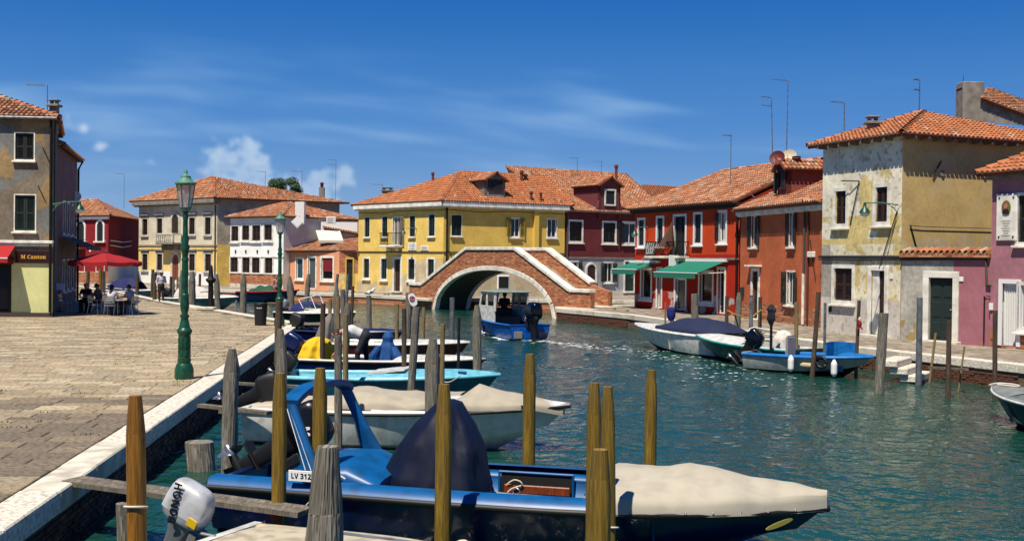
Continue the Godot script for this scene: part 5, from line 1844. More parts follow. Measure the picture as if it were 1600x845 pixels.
func pink_house() -> void:
	var a: Array[Vector3] = [Vector3(15.498, 0.65, -36.2), Vector3(17.558, 0.65, -32)]
	var r := thing("pink_house", "pink house with portrait plaque and white curtained door at the right edge", "house", a[0])
	var h := 5.589
	var l := (a[1] - a[0]).length()
	var hl := [[0.467, -0.011, 1.023, 2.06], [1.113, 0.647, 1.949, 2.02], [1.013, 3.374, 1.784, 4.831]]
	hl[0][1] = 0.08
	var t := wall(r, a[0], a[1], h, wall_mat(l, h, func(u, q): return mott(Color(0.61, 0.42, 0.455), u, q, 0.7), 50.0), hl, "wall", 0.55)
	wall(r, a[0], a[1], 0.55, M.brick, hl, "brick_base")
	backing(r, a[0], a[1], h)
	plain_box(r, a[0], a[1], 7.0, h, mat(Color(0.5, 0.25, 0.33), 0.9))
	window(r, t, hl[0], {"called": "curtained_door", "mode": "none", "fw": 0.14, "fr": M.white, "sill": false, "mull": false, "door": true, "curtain": mat(Color(0.78, 0.78, 0.76), 0.9)})
	window(r, t, hl[1], {"mode": "none", "fw": 0.1}); window(r, t, hl[2], {"mode": "closed", "fw": 0.1, "sh": M.shut_black})
	var q := [0.235, 3.422, 1.012, 4.908]
	var o := MB.new()
	var c := Vector3((q[0] + q[2]) / 2, (q[1] + q[3]) / 2, 0.04)
	o.cbox(c, Vector3(q[2] - q[0], q[3] - q[1], 0.08), 0.02)
	var pq := obj("plaque", o, M.trim, r, t)
	o = MB.new()
	var ph: float = q[3] - q[1]
	var el := PackedVector2Array()
	for k in 20: el.append(Vector2(cos(TAU * k / 20) * 0.17, sin(TAU * k / 20) * 0.24))
	o.prism(el, 0, 0.02)
	obj("portrait_oval", o, mat(Color(0.42, 0.38, 0.16), 0.5), pq, Transform3D(Basis(), c + Vector3(0, ph * 0.2, 0.04)))
	o = MB.new()
	o.prism(PackedVector2Array([Vector2(-0.13, -0.18), Vector2(0.13, -0.18), Vector2(0.1, -0.07), Vector2(0.045, -0.03), Vector2(-0.045, -0.03), Vector2(-0.1, -0.07)]), 0, 0.014)
	obj("portrait_shoulders", o, M.hair, pq, Transform3D(Basis(), c + Vector3(0, ph * 0.2, 0.058)))
	el.clear()
	for k in 16: el.append(Vector2(cos(TAU * k / 16) * 0.065, sin(TAU * k / 16) * 0.085 + 0.05))
	o = MB.new()
	o.prism(el, 0, 0.016)
	obj("portrait_head", o, M.skin, pq, Transform3D(Basis(), c + Vector3(0, ph * 0.2, 0.059)))
	for k in 7:
		o = MB.new()
		o.box(c + Vector3(0, -ph * (0.08 + 0.052 * k), 0.043), Vector3((0.34 - 0.07 * (k % 3)), 0.016, 0.006))
		obj("inscription", o, M.trim_grey, pq)
	for e in [Vector2(-1, -1), Vector2(1, -1), Vector2(-1, 1), Vector2(1, 1)]:
		o = MB.new()
		o.lathe([[0.0, 0.0], [0.035, 0.0], [0.03, 0.02], [0.0, 0.03]], Vector3.ZERO, 8)
		obj("stud", o, M.iron, pq, Transform3D(Basis(Vector3.RIGHT, PI / 2), c + Vector3(e.x * 0.27, e.y * ph * 0.42, 0.04)))
	cornice(r, a[0], a[1], h - 0.2, 0.2, 0.2, M.trim_grey)
	var n := frame_of(a[0], a[1]).basis.z
	var d := (a[1] - a[0]).normalized()
	hip_roof(r, [a[0], a[1], a[1] - n * 7, a[0] - n * 7], QH + h, 0.35, a[0] - n * 3.5 + d * 1.8 + Vector3(0, h + 1.7, 0), a[1] - n * 3.5 - d * 1.8 + Vector3(0, h + 1.7, 0), 1, [true, false, false, true])
	o = MB.new()
	o.cbox(Vector3(0, 0, 0.03), Vector3(0.14, 0.22, 0.06), 0.01)
	obj("doorbell", o, M.white, r, t * Transform3D(Basis(), Vector3(0.053, 1.299, 0)))

func bridge() -> void:
	var a: Array[Vector3] = [Vector3(-6.845, 0.65, -75), Vector3(4.208, 0.65, -60.2)]
	var r := thing("arched_bridge", "brick arched footbridge with white stone coping over the side canal", "bridge", Vector3(a[0].x, 0, a[0].z))
	var tr := frame_of(Vector3(a[0].x, 0, a[0].z) - r.position, Vector3(a[1].x, 0, a[1].z) - r.position)
	var l := (a[1] - a[0]).length()
	var wd := 2.7
	# top line of the near parapet, metres above the water
	var tl: float = 1.443
	var t0: float = 6.624
	var t1: float = 11.668
	var tr_: float = 16.754
	var top := [Vector2(-0.05, 1.5), Vector2(tl, 1.5), Vector2(t0, 3.85), Vector2(t1, 3.85), Vector2(tr_, 1.55), Vector2(l + 0.05, 1.55)]
	var u0: float = 3.026
	var u1: float = 15.438
	var uc := (u0 + u1) / 2
	var arch := []
	var half := (u1 - u0) / 2
	var crown := 2.62
	var foot := -0.3
	for k in 33:
		var x := -1.0 + k / 16.0
		arch.append(Vector2(uc + x * half, foot + (crown - foot) * sqrt(maxf(0.0, 1.0 - pow(absf(x), 2.15)))))
	var poly := PackedVector2Array(top)
	poly.append(Vector2(l + 0.05, -1.0))
	poly.append(Vector2(u1, -1.0))
	for k in range(32, -1, -1): poly.append(arch[k])
	poly.append(Vector2(u0, -1.0))
	poly.append(Vector2(-0.05, -1.0))
	for e in [[0.0, -0.3], [-wd, -wd + 0.3]]:
		var o := MB.new()
		var pp := poly.duplicate()
		if e[0] < -1.0:
			for k in pp.size():
				if pp[k].x > l - 1.2: pp[k].x = l - 1.2
				if pp[k].x < 1.2 and pp[k].y > 0: pp[k].x = 1.2
				if absf(pp[k].x - tr_) < 0.01: pp[k] = Vector2(tr_ - 1.0, 1.9)
		o.prism(pp, minf(e[0], e[1]), maxf(e[0], e[1]))
		for k in o.uv.size(): o.uv[k] = Vector2(o.v[k].x, o.v[k].y) if absf(o.n[k].z) > 0.5 else Vector2(o.v[k].x + o.v[k].y, o.v[k].z)
		obj("parapet_wall", o, M.brick, r, tr)
	var o := MB.new()
	var rings := []
	for k in 33: rings.append(PackedVector3Array([Vector3(arch[k].x, arch[k].y, -0.31), Vector3(arch[k].x, arch[k].y, -wd / 2), Vector3(arch[k].x, arch[k].y, -wd + 0.31)]))
	o.grid(rings)
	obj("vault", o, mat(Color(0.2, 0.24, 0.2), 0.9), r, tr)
	# stepped walkway between the parapets
	o = MB.new()
	var dk := [Vector2(0.0, 0.65), Vector2(tl + 0.4, 0.75), Vector2(t0, 2.95), Vector2(t1, 2.95), Vector2(tr_ - 0.4, 0.75), Vector2(l, 0.65)]
	for k in 5:
		var n: int = [1, 14, 1, 14, 1][k]
		for j in n:
			var p: Vector2 = dk[k].lerp(dk[k + 1], float(j) / n)
			var q: Vector2 = dk[k].lerp(dk[k + 1], float(j + 1) / n)
			o.box(Vector3((p.x + q.x) / 2, maxf(p.y, q.y) - 0.1, -wd / 2), Vector3(q.x - p.x, 0.2, wd - 0.6))
	obj("steps", o, M.stone2, r, tr)
	# coping stones on both parapets
	for e in [-0.15, -wd + 0.15]:
		for k in 5:
			var p: Vector2 = top[k]
			var q: Vector2 = top[k + 1]
			if e < -1.0:
				if k == 0 or k == 4: continue
				if k == 3: q = Vector2(tr_ - 1.0, 1.9)
			var n := maxi(1, int((q - p).length() / 1.1))
			for j in n:
				var c := p.lerp(q, (j + 0.5) / n)
				var b := MB.new()
				b.cbox(Vector3.ZERO, Vector3((q - p).length() / n - 0.012, 0.19, 0.46), 0.02)
				obj("coping_stone", b, M.trim, r, tr * Transform3D(Basis(Vector3.BACK, (q - p).angle()), Vector3(c.x, c.y + 0.085, e)))
	# white voussoirs of the near and far arch
	for e in [-0.13, -wd + 0.13]:
		for k in 32:
			var p: Vector2 = arch[k]
			var q: Vector2 = arch[k + 1]
			var c := (p + q) / 2
			if c.y < 0.0 and k > 2 and k < 29: continue
			var b := MB.new()
			b.cbox(Vector3(0, 0.13, 0), Vector3((q - p).length() - 0.008, 0.27, 0.34), 0.012)
			obj("arch_stone", b, M.trim, r, tr * Transform3D(Basis(Vector3.BACK, (q - p).angle()), Vector3(c.x, c.y, e)))
	# stone landing ledge at the right foot
	for e in [[u1 + 0.4, l + 0.6], [-0.3, u0 - 0.2]]:
		o = MB.new()
		o.cbox(Vector3((e[0] + e[1]) / 2, 0.6, 0.12), Vector3(e[1] - e[0], 0.2, 0.4), 0.03)
		obj("footing_stone", o, M.stone, r, tr)

func tree_behind() -> void:
	var at := Vector3(-25.308, 11.574, -125)
	var r := thing("tree", "dark green tree crown rising behind the pale villa roof", "tree", Vector3(at.x, QH, at.z))
	var o := MB.new()
	var path := PackedVector3Array()
	for k in 6: path.append(Vector3(sin(k) * 0.12, k * 1.6, 0))
	o.tube(path, 0.3, 0.12, 8)
	for k in 7:
		var an := TAU * k / 7
		o.tube(PackedVector3Array([Vector3(0, 6.0 + k * 0.3, 0), Vector3(cos(an) * 1.2, 7.6 + k * 0.2, sin(an) * 1.2)]), 0.09, 0.03, 5)
	obj("trunk", o, mat(Color(0.2, 0.15, 0.1), 0.95), r)
	o = MB.new()
	rng.seed = 44
	var cs := []
	for k in 44:
		var tx := rng.randf_range(-1.7, 1.7)
		cs.append([Vector3(tx, at.y - QH + rng.randf_range(-2.2, 0.25 - tx * tx * 0.22), rng.randf_range(-1.3, 1.3)), rng.randf_range(0.4, 0.7)])
	for k in 13000:
		var c: Array = cs[k % 44]
		var dv := Vector3(rng.randfn(), rng.randfn(), rng.randfn()).normalized()
		var p: Vector3 = c[0] + dv * c[1] * pow(rng.randf(), 0.4)
		var e := Vector3(rng.randfn(), rng.randfn(), rng.randfn()).normalized() * 0.11
		var f := dv.cross(e).normalized() * 0.05
		o.col = Color(0.03, 0.07, 0.025).lerp(Color(0.06, 0.12, 0.035), rng.randf())
		o.quad(p - e, p - f, p + e, p + f)
	var lm := mat(Color(1, 1, 1), 0.7)
	lm.vertex_color_use_as_albedo = true
	lm.backlight_enabled = true; lm.backlight = Color(0.1, 0.16, 0.05)
	obj("crown", o, lm, r)

# ---- boats --------------------------------------------------------------
# local axes of a boat: x to the bow, y up from the waterline, z to starboard
func bt(o: Dictionary, t: float) -> float:
	var full: float = o.get("full", 0.4)
	var b: float = o.beam / 2.0
	var w: float = o.get("stern", 0.88)
	if t < full: return b * lerpf(w, 1.0, smoothstep(0.0, 1.0, t / full))
	return b * maxf(0.0, 1.0 - pow((t - full) / (1.0 - full), o.get("fine", 2.3)))
func sh(o: Dictionary, t: float) -> float:
	return o.side * (1.0 + o.get("rise", 0.25) * t * t)

func boat(called: String, label: String, stern: Vector3, bow: Vector3, o: Dictionary) -> Node3D:
	var d := bow - stern
	var l := d.length()
	o.len = l
	var r := thing(called, label, "boat", (stern + bow) / 2, atan2(-d.z, d.x), o.get("group", ""))
	var n := 26
	var up := []
	var low := []
	var rake: float = o.get("rake", 0.55)
	for s in [-1, 1]:
		up = []
		low = []
		for i in n + 1:
			var t := float(i) / n
			var b := bt(o, t)
			var y := sh(o, t)
			var cb: float = b * lerpf(0.86, 0.5, t * t)
			var cy := lerpf(0.06, y * 0.55, pow(t, 3.0))
			var ky := lerpf(-0.28, y * 0.75, pow(t, 7.0))
			var x := -l / 2 + l * t
			var rk := rake * pow(t, 4.0)
			var q := PackedVector3Array()
			for k in 6:
				var f := k / 5.0
				var yy := lerpf(y, cy, f)
				q.append(Vector3(x - rk * (y - yy) / y, yy, s * (lerpf(b, cb, f) + 0.03 * sin(f * PI) * (1.0 - t))))
			up.append(q)
			low.append(PackedVector3Array([q[5], Vector3(x - rk * (y - ky) / y, ky, 0)]))
		var m := MB.new()
		m.grid(up)
		fix_out(m, s)
		obj("hull_side", m, o.hull, r)
		m = MB.new()
		m.grid(low)
		fix_out(m, s)
		obj("hull_bottom", m, o.get("bottom", o.hull), r)
	# transom
	var y0 := sh(o, 0)
	var b0 := bt(o, 0)
	var m := MB.new()
	m.face([Vector3(-l / 2, y0, -b0), Vector3(-l / 2, y0, b0), Vector3(-l / 2, 0.06, b0 * 0.86), Vector3(-l / 2, 0.06, -b0 * 0.86)], Vector3.ZERO)
	m.face([Vector3(-l / 2, 0.06, -b0 * 0.86), Vector3(-l / 2, 0.06, b0 * 0.86), Vector3(-l / 2, -0.28, 0)], Vector3.ZERO)
	m.face([Vector3(-l / 2 + 0.05, y0, -b0), Vector3(-l / 2 + 0.05, y0, b0), Vector3(-l / 2 + 0.05, 0.06, b0 * 0.86), Vector3(-l / 2 + 0.05, 0.06, -b0 * 0.86)], Vector3(-l, 0, 0))
	m.box(Vector3(-l / 2 + 0.03, y0 + 0.01, 0), Vector3(0.1, 0.04, b0 * 2))
	obj("transom", m, o.get("transom", o.hull), r)
	# gunwale, rub rail, cockpit
	var gw: float = o.get("gw", 0.12)
	var tf: float = o.get("deck_from", 0.62)
	var fl: float = o.get("floor", 0.14)
	for s in [-1, 1]:
		var g := MB.new()
		var c := MB.new()
		var rail := PackedVector3Array()
		var rg := []
		var rc := []
		for i in n + 1:
			var t := float(i) / n
			var x := -l / 2 + l * t
			var b := bt(o, t)
			var y := sh(o, t)
			rail.append(Vector3(x, y - 0.03, s * (b + 0.012)))
			rg.append(PackedVector3Array([Vector3(x, y - 0.05, s * (b + 0.004)), Vector3(x, y + 0.02, s * b), Vector3(x, y + 0.03, s * maxf(0, b - gw * 0.5)), Vector3(x, y + 0.02, s * maxf(0, b - gw)), Vector3(x, y - 0.05, s * maxf(0, b - gw))]))
			if t <= tf + 0.04: rc.append(PackedVector3Array([Vector3(x, y, s * maxf(0, b - gw + 0.01)), Vector3(x, fl, s * maxf(0, b - gw) * 0.92), Vector3(x, fl, 0)]))
		g.grid(rg)
		obj("gunwale", g, o.gun, r)
		c.grid(rc)
		obj("cockpit", c, o.get("inside", o.gun), r)
		g = MB.new()
		g.tube(rail, o.get("rail_r", 0.03), o.get("rail_r", 0.03), 6)
		obj("rub_rail", g, o.get("rail", M.rubber), r)
	if o.get("foredeck", true):
		var rings := []
		for i in 13:
			var t := lerpf(tf, 0.998, i / 12.0)
			var b := maxf(0.004, bt(o, t) - 0.015)
			var q := PackedVector3Array()
			for k in 9:
				var f := -1.0 + k / 4.0
				q.append(Vector3(-l / 2 + l * t, sh(o, t) + 0.024 + o.get("camber", 0.07) * (1 - f * f) * minf(1, b * 2), f * b))
			rings.append(q)
		m = MB.new()
		m.grid(rings)
		m.face([rings[0][0], rings[0][4], rings[0][8], Vector3(rings[0][4].x, fl, 0)], Vector3(l, 0, 0))
		m.face([rings[0][0], Vector3(rings[0][4].x, fl, 0), Vector3(rings[0][0].x, fl, rings[0][0].z * 0.9)], Vector3(l, 0, 0))
		m.face([rings[0][8], Vector3(rings[0][4].x, fl, 0), Vector3(rings[0][8].x, fl, rings[0][8].z * 0.9)], Vector3(l, 0, 0))
		obj("foredeck", m, o.get("deck", o.gun), r)
	for k in o.get("benches", []):
		var t: float = k
		m = MB.new()
		m.cbox(Vector3(-l / 2 + l * t, sh(o, t) - 0.16, 0), Vector3(0.3, 0.05, 2 * bt(o, t) - 0.16), 0.012)
		obj("bench", m, o.get("bench_m", o.get("inside", o.gun)), r)
	return r

func fix_out(m: MB, s: int) -> void:
	# hull skins: turn normals to their own side
	var f := 0.0
	for k in m.n.size(): f += m.n[k].z * s
	if f < 0:
		for k in m.n.size(): m.n[k] = -m.n[k]
		for k in range(0, m.ix.size(), 3):
			var e := m.ix[k + 1]
			m.ix[k + 1] = m.ix[k + 2]
			m.ix[k + 2] = e

# motor hung on a transom at p; tilt swings the leg up behind
func outboard(r: Node3D, p: Vector3, cowl: Material, tilt: float, k := 1.0, turn := 0.0, leg: Material = null, prop := true) -> Node3D:
	if leg == null: leg = M.rubber
	var tr := Transform3D(Basis(Vector3.UP, turn) * Basis(Vector3.BACK, -tilt) * Basis().scaled(Vector3.ONE * k), p)
	var o := MB.new()
	var X := Vector3.RIGHT
	var Z := Vector3.BACK
	o.loft([[Vector3(-0.16, 0.1, 0), X * 0.2, Z * 0.12, 3.0], [Vector3(-0.17, 0.13, 0), X * 0.25, Z * 0.15, 4.0], [Vector3(-0.175, 0.2, 0), X * 0.265, Z * 0.158, 4.5], [Vector3(-0.18, 0.205, 0), X * 0.275, Z * 0.164, 4.5], [Vector3(-0.18, 0.35, 0), X * 0.27, Z * 0.16, 4.5], [Vector3(-0.19, 0.46, 0), X * 0.245, Z * 0.148, 4.0], [Vector3(-0.2, 0.52, 0), X * 0.215, Z * 0.125, 3.6], [Vector3(-0.205, 0.545, 0), X * 0.17, Z * 0.09, 3.0], [Vector3(-0.205, 0.553, 0), X * 0.08, Z * 0.04, 2.4]], 24)
	var c := obj("outboard_motor", o, cowl, r, tr)
	o = MB.new()
	o.loft([[Vector3(-0.16, 0.1, 0), X * 0.19, Z * 0.12, 3], [Vector3(-0.16, -0.05, 0), X * 0.13, Z * 0.085, 3], [Vector3(-0.17, -0.4, 0), X * 0.1, Z * 0.045, 2.4], [Vector3(-0.19, -0.62, 0), X * 0.09, Z * 0.03, 2.2]], 16)
	o.cbox(Vector3(-0.22, -0.42, 0), Vector3(0.36, 0.02, 0.2), 0.006)
	obj("leg", o, leg, c)
	o = MB.new()
	o.loft([[Vector3(0.0, -0.66, 0), Vector3.UP * 0.012, Z * 0.012, 2], [Vector3(-0.07, -0.66, 0), Vector3.UP * 0.05, Z * 0.045, 2], [Vector3(-0.25, -0.66, 0), Vector3.UP * 0.058, Z * 0.052, 2], [Vector3(-0.36, -0.66, 0), Vector3.UP * 0.045, Z * 0.045, 2]], 14)
	o.prism(PackedVector2Array([Vector2(-0.1, -0.68), Vector2(-0.24, -0.69), Vector2(-0.27, -0.84), Vector2(-0.2, -0.85)]), -0.008, 0.008)
	obj("gearcase", o, leg, c)
	o = MB.new()
	o.cbox(Vector3(0.06, -0.02, 0), Vector3(0.12, 0.26, 0.24), 0.02)
	o.tube(PackedVector3Array([Vector3(0.06, 0.12, 0.1), Vector3(0.3, 0.2, 0.1)]), 0.02, 0.025, 6)
	obj("bracket", o, leg, c)
	if prop:
		o = MB.new()
		o.lathe([[0.045, -0.06], [0.05, 0.0], [0.035, 0.08], [0.0, 0.1]], Vector3.ZERO, 10)
		for b in 3:
			var rings := []
			for i in 5:
				var q := PackedVector3Array()
				var rr := 0.04 + 0.032 * i
				var tw := 0.8 - 0.1 * i
				for j in 5:
					var f := -1.0 + j / 2.0
					var ch := 0.075 * sin(PI * (0.25 + 0.16 * i))
					var an := TAU * b / 3.0 + f * ch * cos(tw) / rr * 1.1
					q.append(Vector3(cos(an) * rr, f * ch * sin(tw), sin(an) * rr))
				rings.append(q)
			o.grid(rings)
		obj("propeller", o, M.steel, c, Transform3D(Basis(Vector3.BACK, PI / 2), Vector3(-0.4, -0.66, 0)))
	return c

# cloth over a length of boat: rows of [x, half width, hem y, top y, roundness]
func cloth(rows: Array, m: Material, r: Node3D, called: String, wr := 0.02, sd := 1.0, drop := 0.1) -> Node3D:
	var rings := []
	for i in range(0, (rows.size() - 1) * 4 + 1):
		var a: Array = rows[i / 4]
		var b: Array = rows[mini(i / 4 + 1, rows.size() - 1)]
		var f := (i % 4) / 4.0
		var x := lerpf(a[0], b[0], f)
		var w := lerpf(a[1], b[1], f)
		var h0 := lerpf(a[2], b[2], f)
		var h1 := lerpf(a[3], b[3], f)
		var p := lerpf(a[4], b[4], f)
		var q := PackedVector3Array()
		for k in 21:
			var s := -1.0 + k / 10.0
			var he := h0 + drop
			var y := lerpf(h1, he, pow(minf(1.0, absf(s) / 0.85), p))
			var z := clampf(s / 0.85, -1, 1) * w
			if absf(s) > 0.85: y = lerpf(he, h0, (absf(s) - 0.85) / 0.15)
			var wv := N4.get_noise_3d(x * 1.3 * sd, y * 0.6, z * 1.1 * sd) * wr * 1.5
			q.append(Vector3(x + wv * 0.3, y + wv * (1.0 if absf(s) < 0.9 else 0.2), z + wv * 0.5 * signf(s)))
		rings.append(q)
	var o := MB.new()
	o.grid(rings)
	return obj(called, o, m, r)

# a bag-like cover hung over something upright: rows of [y, cx, rx, cz, rz, fold depth]
func bag(rows: Array, m: Material, r: Node3D, called: String, folds := 7, tr := Transform3D()) -> Node3D:
	var rings := []
	for i in range(0, (rows.size() - 1) * 4 + 1):
		var a: Array = rows[i / 4]
		var b: Array = rows[mini(i / 4 + 1, rows.size() - 1)]
		var f := (i % 4) / 4.0
		var q := PackedVector3Array()
		for k in 40:
			var an := TAU * k / 40
			var fd := lerpf(a[5], b[5], f)
			var w := 1.0 + fd * (sin(an * folds + a[0] * 2.0) + 1.4 * N4.get_noise_3d(cos(an) * 1.2, lerpf(a[0], b[0], f) * 1.6, sin(an) * 1.2))
			q.append(Vector3(lerpf(a[1], b[1], f) + cos(an) * lerpf(a[2], b[2], f) * w, lerpf(a[0], b[0], f), lerpf(a[3], b[3], f) + sin(an) * lerpf(a[4], b[4], f) * w))
		rings.append(q)
	var o := MB.new()
	o.grid(rings, true, false, true)
	return obj(called, o, m, r, tr)

func rope(r: Node3D, pts: Array, rad := 0.012, m: Material = null, called := "rope") -> void:
	var cv := Curve3D.new()
	for k in pts.size():
		var t: Vector3 = (pts[mini(k + 1, pts.size() - 1)] - pts[maxi(k - 1, 0)]) * 0.2
		cv.add_point(pts[k], -t, t)
	cv.bake_interval = 0.06
	var o := MB.new()
	o.tube(cv.get_baked_points(), rad, rad, 5)
	obj(called, o, m if m else M.rope, r)

func paint(c: Color, rough := 0.35) -> StandardMaterial3D:
	var m := tri_map(mat(c, rough), 0.7)
	m.albedo_texture = tex.boat
	return m
func fabric(c: Color) -> StandardMaterial3D:
	var m := tri_map(mat(c, 0.8), 1.1)
	m.albedo_texture = tex.cloth
	return m

func make_boats() -> void:
	tex.boat = ramp(seam(31, 0.02), Color(0.82, 0.82, 0.8), Color(0.95, 0.95, 0.95), Color(1, 1, 1), 1.7)
	var white := paint(Color(0.82, 0.82, 0.8))
	var cream := paint(Color(0.74, 0.7, 0.6), 0.5)
	var blue := paint(Color(0.0, 0.32, 0.55), 0.42)
	var navy := paint(Color(0.03, 0.075, 0.27), 0.25)
	var navy_cloth := fabric(Color(0.012, 0.04, 0.14)); navy_cloth.roughness = 0.5
	var beige := fabric(Color(0.63, 0.6, 0.53))
	var black: Material = M.rubber
	blue_boat(blue, navy, navy_cloth)
	# cream boat at the very bottom, silver motor
	var r := boat("cream_boat", "cream open boat in the foreground with silver outboard motor", Vector3(-2.953, 0, -11), Vector3(0.166, 0, -9.6), {"beam": 1.7, "side": 0.5, "rise": 0.12, "hull": white, "gun": cream, "inside": cream, "deck": cream, "rail": white, "deck_from": 0.06, "camber": 0.05})
	var om := outboard(r, Vector3(-2.015, 0.478, -0.1), paint(Color(0.78, 0.79, 0.8), 0.3), 0.45, 0.9, 0.15, mat(Color(0.45, 0.46, 0.47), 0.4, 0.3))
	om.mesh.surface_get_material(0).metallic = 0.25
	text_on("lettering", "HONDA", 0.13, mat(Color(0.04, 0.04, 0.05), 0.4), om, Transform3D(Basis(Vector3(0.25, -0.97, 0), Vector3(0.97, 0.25, 0), Vector3(0, 0, 1)), Vector3(-0.27, 0.32, 0.172)), "Droid Sans", 700, false, 0.008)
	var o := MB.new()
	o.cbox(Vector3(0.01, 0.22, 0.17), Vector3(0.12, 0.1, 0.012), 0.004)
	obj("sticker", o, mat(Color(0.75, 0.62, 0.05), 0.5), om)
	rope(r, [Vector3(0.6, 0.55, -0.72), Vector3(0.75, 0.62, -0.7), Vector3(0.9, 0.56, -0.66), Vector3(1.1, 0.56, -0.72)])
	o = MB.new()
	o.box(Vector3(-0.1, 0.555, -0.62), Vector3(1.6, 0.02, 0.08))
	obj("oar", o, M.galv, r)
	# white boat under beige covers
	r = boat("white_covered_boat", "white boat with beige canvas covers behind the blue boat", Vector3(-4.568, 0, -20.4), Vector3(1.028, 0, -19.3), {"beam": 1.85, "side": 0.62, "rise": 0.3, "hull": white, "bottom": white, "gun": white, "deck": white, "inside": white, "deck_from": 0.42, "camber": 0.16, "rake": 0.8})
	cloth([[0.9, 0.75, 0.78, 0.86, 2.2], [1.25, 0.72, 0.72, 1.12, 1.3], [1.7, 0.6, 0.72, 1.0, 1.6], [2.3, 0.36, 0.72, 0.88, 2.2], [2.75, 0.1, 0.62, 0.84, 2.4]], beige, r, "bow_cover", 0.02)
	cloth([[-1.2, 0.6, 0.66, 0.95, 3.0], [-0.6, 0.8, 0.68, 0.98, 3.0], [0.2, 0.85, 0.72, 0.92, 2.6], [0.85, 0.8, 0.76, 0.86, 2.5]], beige, r, "cockpit_cover", 0.05)
	cloth([[-2.7, 0.72, 0.6, 0.68, 3.0], [-1.8, 0.8, 0.62, 0.72, 3.0], [-1.1, 0.82, 0.64, 0.74, 3.0]], fabric(Color(0.7, 0.66, 0.58)), r, "stern_cover", 0.02)
	outboard(r, Vector3(-r_len(r) / 2 - 0.02, 0.62, 0), black, 1.15, 1.0)
	for k in 3:
		o = MB.new()
		o.lathe([[0.03, 0], [0.012, 0.02], [0.012, 0.06], [0.03, 0.08]], Vector3(0.5 + 0.8 * k, 0.74, 0.72 - 0.12 * k), 8)
		obj("cleat", o, black, r)
	# light blue boat
	var cyan := paint(Color(0.42, 0.72, 0.8), 0.4)
	r = boat("cyan_boat", "pale cyan boat with turquoise hull", Vector3(-5.308, 0, -26.4), Vector3(-0.246, 0, -25.6), {"beam": 1.75, "side": 0.55, "rise": 0.25, "hull": paint(Color(0.02, 0.34, 0.42)), "gun": cyan, "deck": cyan, "inside": cyan, "rail": cyan, "rail_r": 0.04, "deck_from": 0.5, "camber": 0.1, "benches": [0.2, 0.36]})
	o = MB.new()
	o.box(Vector3(0, 0.7, 0), Vector3(0.9, 0.03, 1.1), Basis(Vector3.BACK, 0.12))
	obj("hatch", o, white, r)
	o = MB.new()
	o.box(Vector3(1.75, 0.72, 0.35), Vector3(0.18, 0.04, 0.1))
	obj("bow_fitting", o, blue, r)
	outboard(r, Vector3(-r_len(r) / 2, 0.56, 0), black, 0.75, 0.8)
	rope(r, [Vector3(1.1, 0.75, 0.5), Vector3(1.5, 0.55, 0.9), Vector3(1.9, 0.75, 1.2)])
	# navy boat of the bending man
	r = boat("navy_boat", "navy boat with white foredeck, yellow motor cover and hooded blue cover", Vector3(-5.714, 0, -29.6), Vector3(-0.644, 0, -28.3), {"beam": 1.8, "side": 0.66, "rise": 0.18, "hull": navy, "gun": white, "deck": white, "inside": paint(Color(0.05, 0.12, 0.35)), "deck_from": 0.58, "camber": 0.08, "benches": [0.25]})
	outboard(r, Vector3(-r_len(r) / 2 - 0.05, 0.66, 0), navy, 0.5, 1.0)
	bag([[0.45, -2.0, 0.46, 0, 0.5, 0.09], [0.7, -2.0, 0.46, 0, 0.48, 0.1], [0.95, -1.98, 0.4, 0, 0.4, 0.1], [1.12, -1.95, 0.26, 0, 0.26, 0.12], [1.2, -1.95, 0.1, 0, 0.1, 0.05]], fabric(Color(0.83, 0.68, 0.02)), r, "yellow_cover", 8)
	var bc := fabric(Color(0.01, 0.26, 0.5))
	bag([[0.35, 0.0, 0.27, 0.1, 0.27, 0.14], [0.7, 0.02, 0.22, 0.1, 0.22, 0.16], [1.0, 0.02, 0.2, 0.1, 0.18, 0.12], [1.14, 0.02, 0.13, 0.1, 0.12, 0.06], [1.26, 0.03, 0.15, 0.1, 0.14, 0.04], [1.38, 0.04, 0.09, 0.1, 0.09, 0.03], [1.43, 0.05, 0.02, 0.1, 0.02, 0.0]], bc, r, "hooded_cover", 6)
	bag([[0.55, 0.36, 0.12, 0.25, 0.1, 0.1], [0.8, 0.32, 0.13, 0.25, 0.12, 0.1], [1.02, 0.2, 0.1, 0.2, 0.08, 0.05]], bc, r, "cover_sleeve", 4)
	bag([[0.52, -0.36, 0.12, 0.2, 0.1, 0.1], [0.8, -0.3, 0.13, 0.2, 0.12, 0.1], [1.02, -0.18, 0.1, 0.18, 0.08, 0.05]], bc, r, "cover_sleeve", 4)
	# red boat
	r = boat("red_boat", "red hulled boat with white deck and grey motor cover", Vector3(-6.175, 0, -35.8), Vector3(-1.281, 0, -34.6), {"beam": 1.8, "side": 0.62, "rise": 0.2, "hull": paint(Color(0.36, 0.02, 0.03)), "gun": white, "deck": white, "inside": white, "rail": white, "deck_from": 0.5, "camber": 0.06, "benches": [0.3]})
	bag([[0.2, -2.35, 0.34, 0, 0.34, 0.1], [0.8, -2.3, 0.28, 0, 0.28, 0.1], [1.25, -2.2, 0.2, 0, 0.2, 0.08], [1.5, -2.1, 0.05, 0, 0.05, 0.0]], fabric(Color(0.45, 0.43, 0.4)), r, "motor_cover", 6)
	text_on("lettering", "#in", 0.16, M.white, r, Transform3D(Basis(), Vector3(0.3, 0.36, 0.86)), "Droid Sans", 700, true)
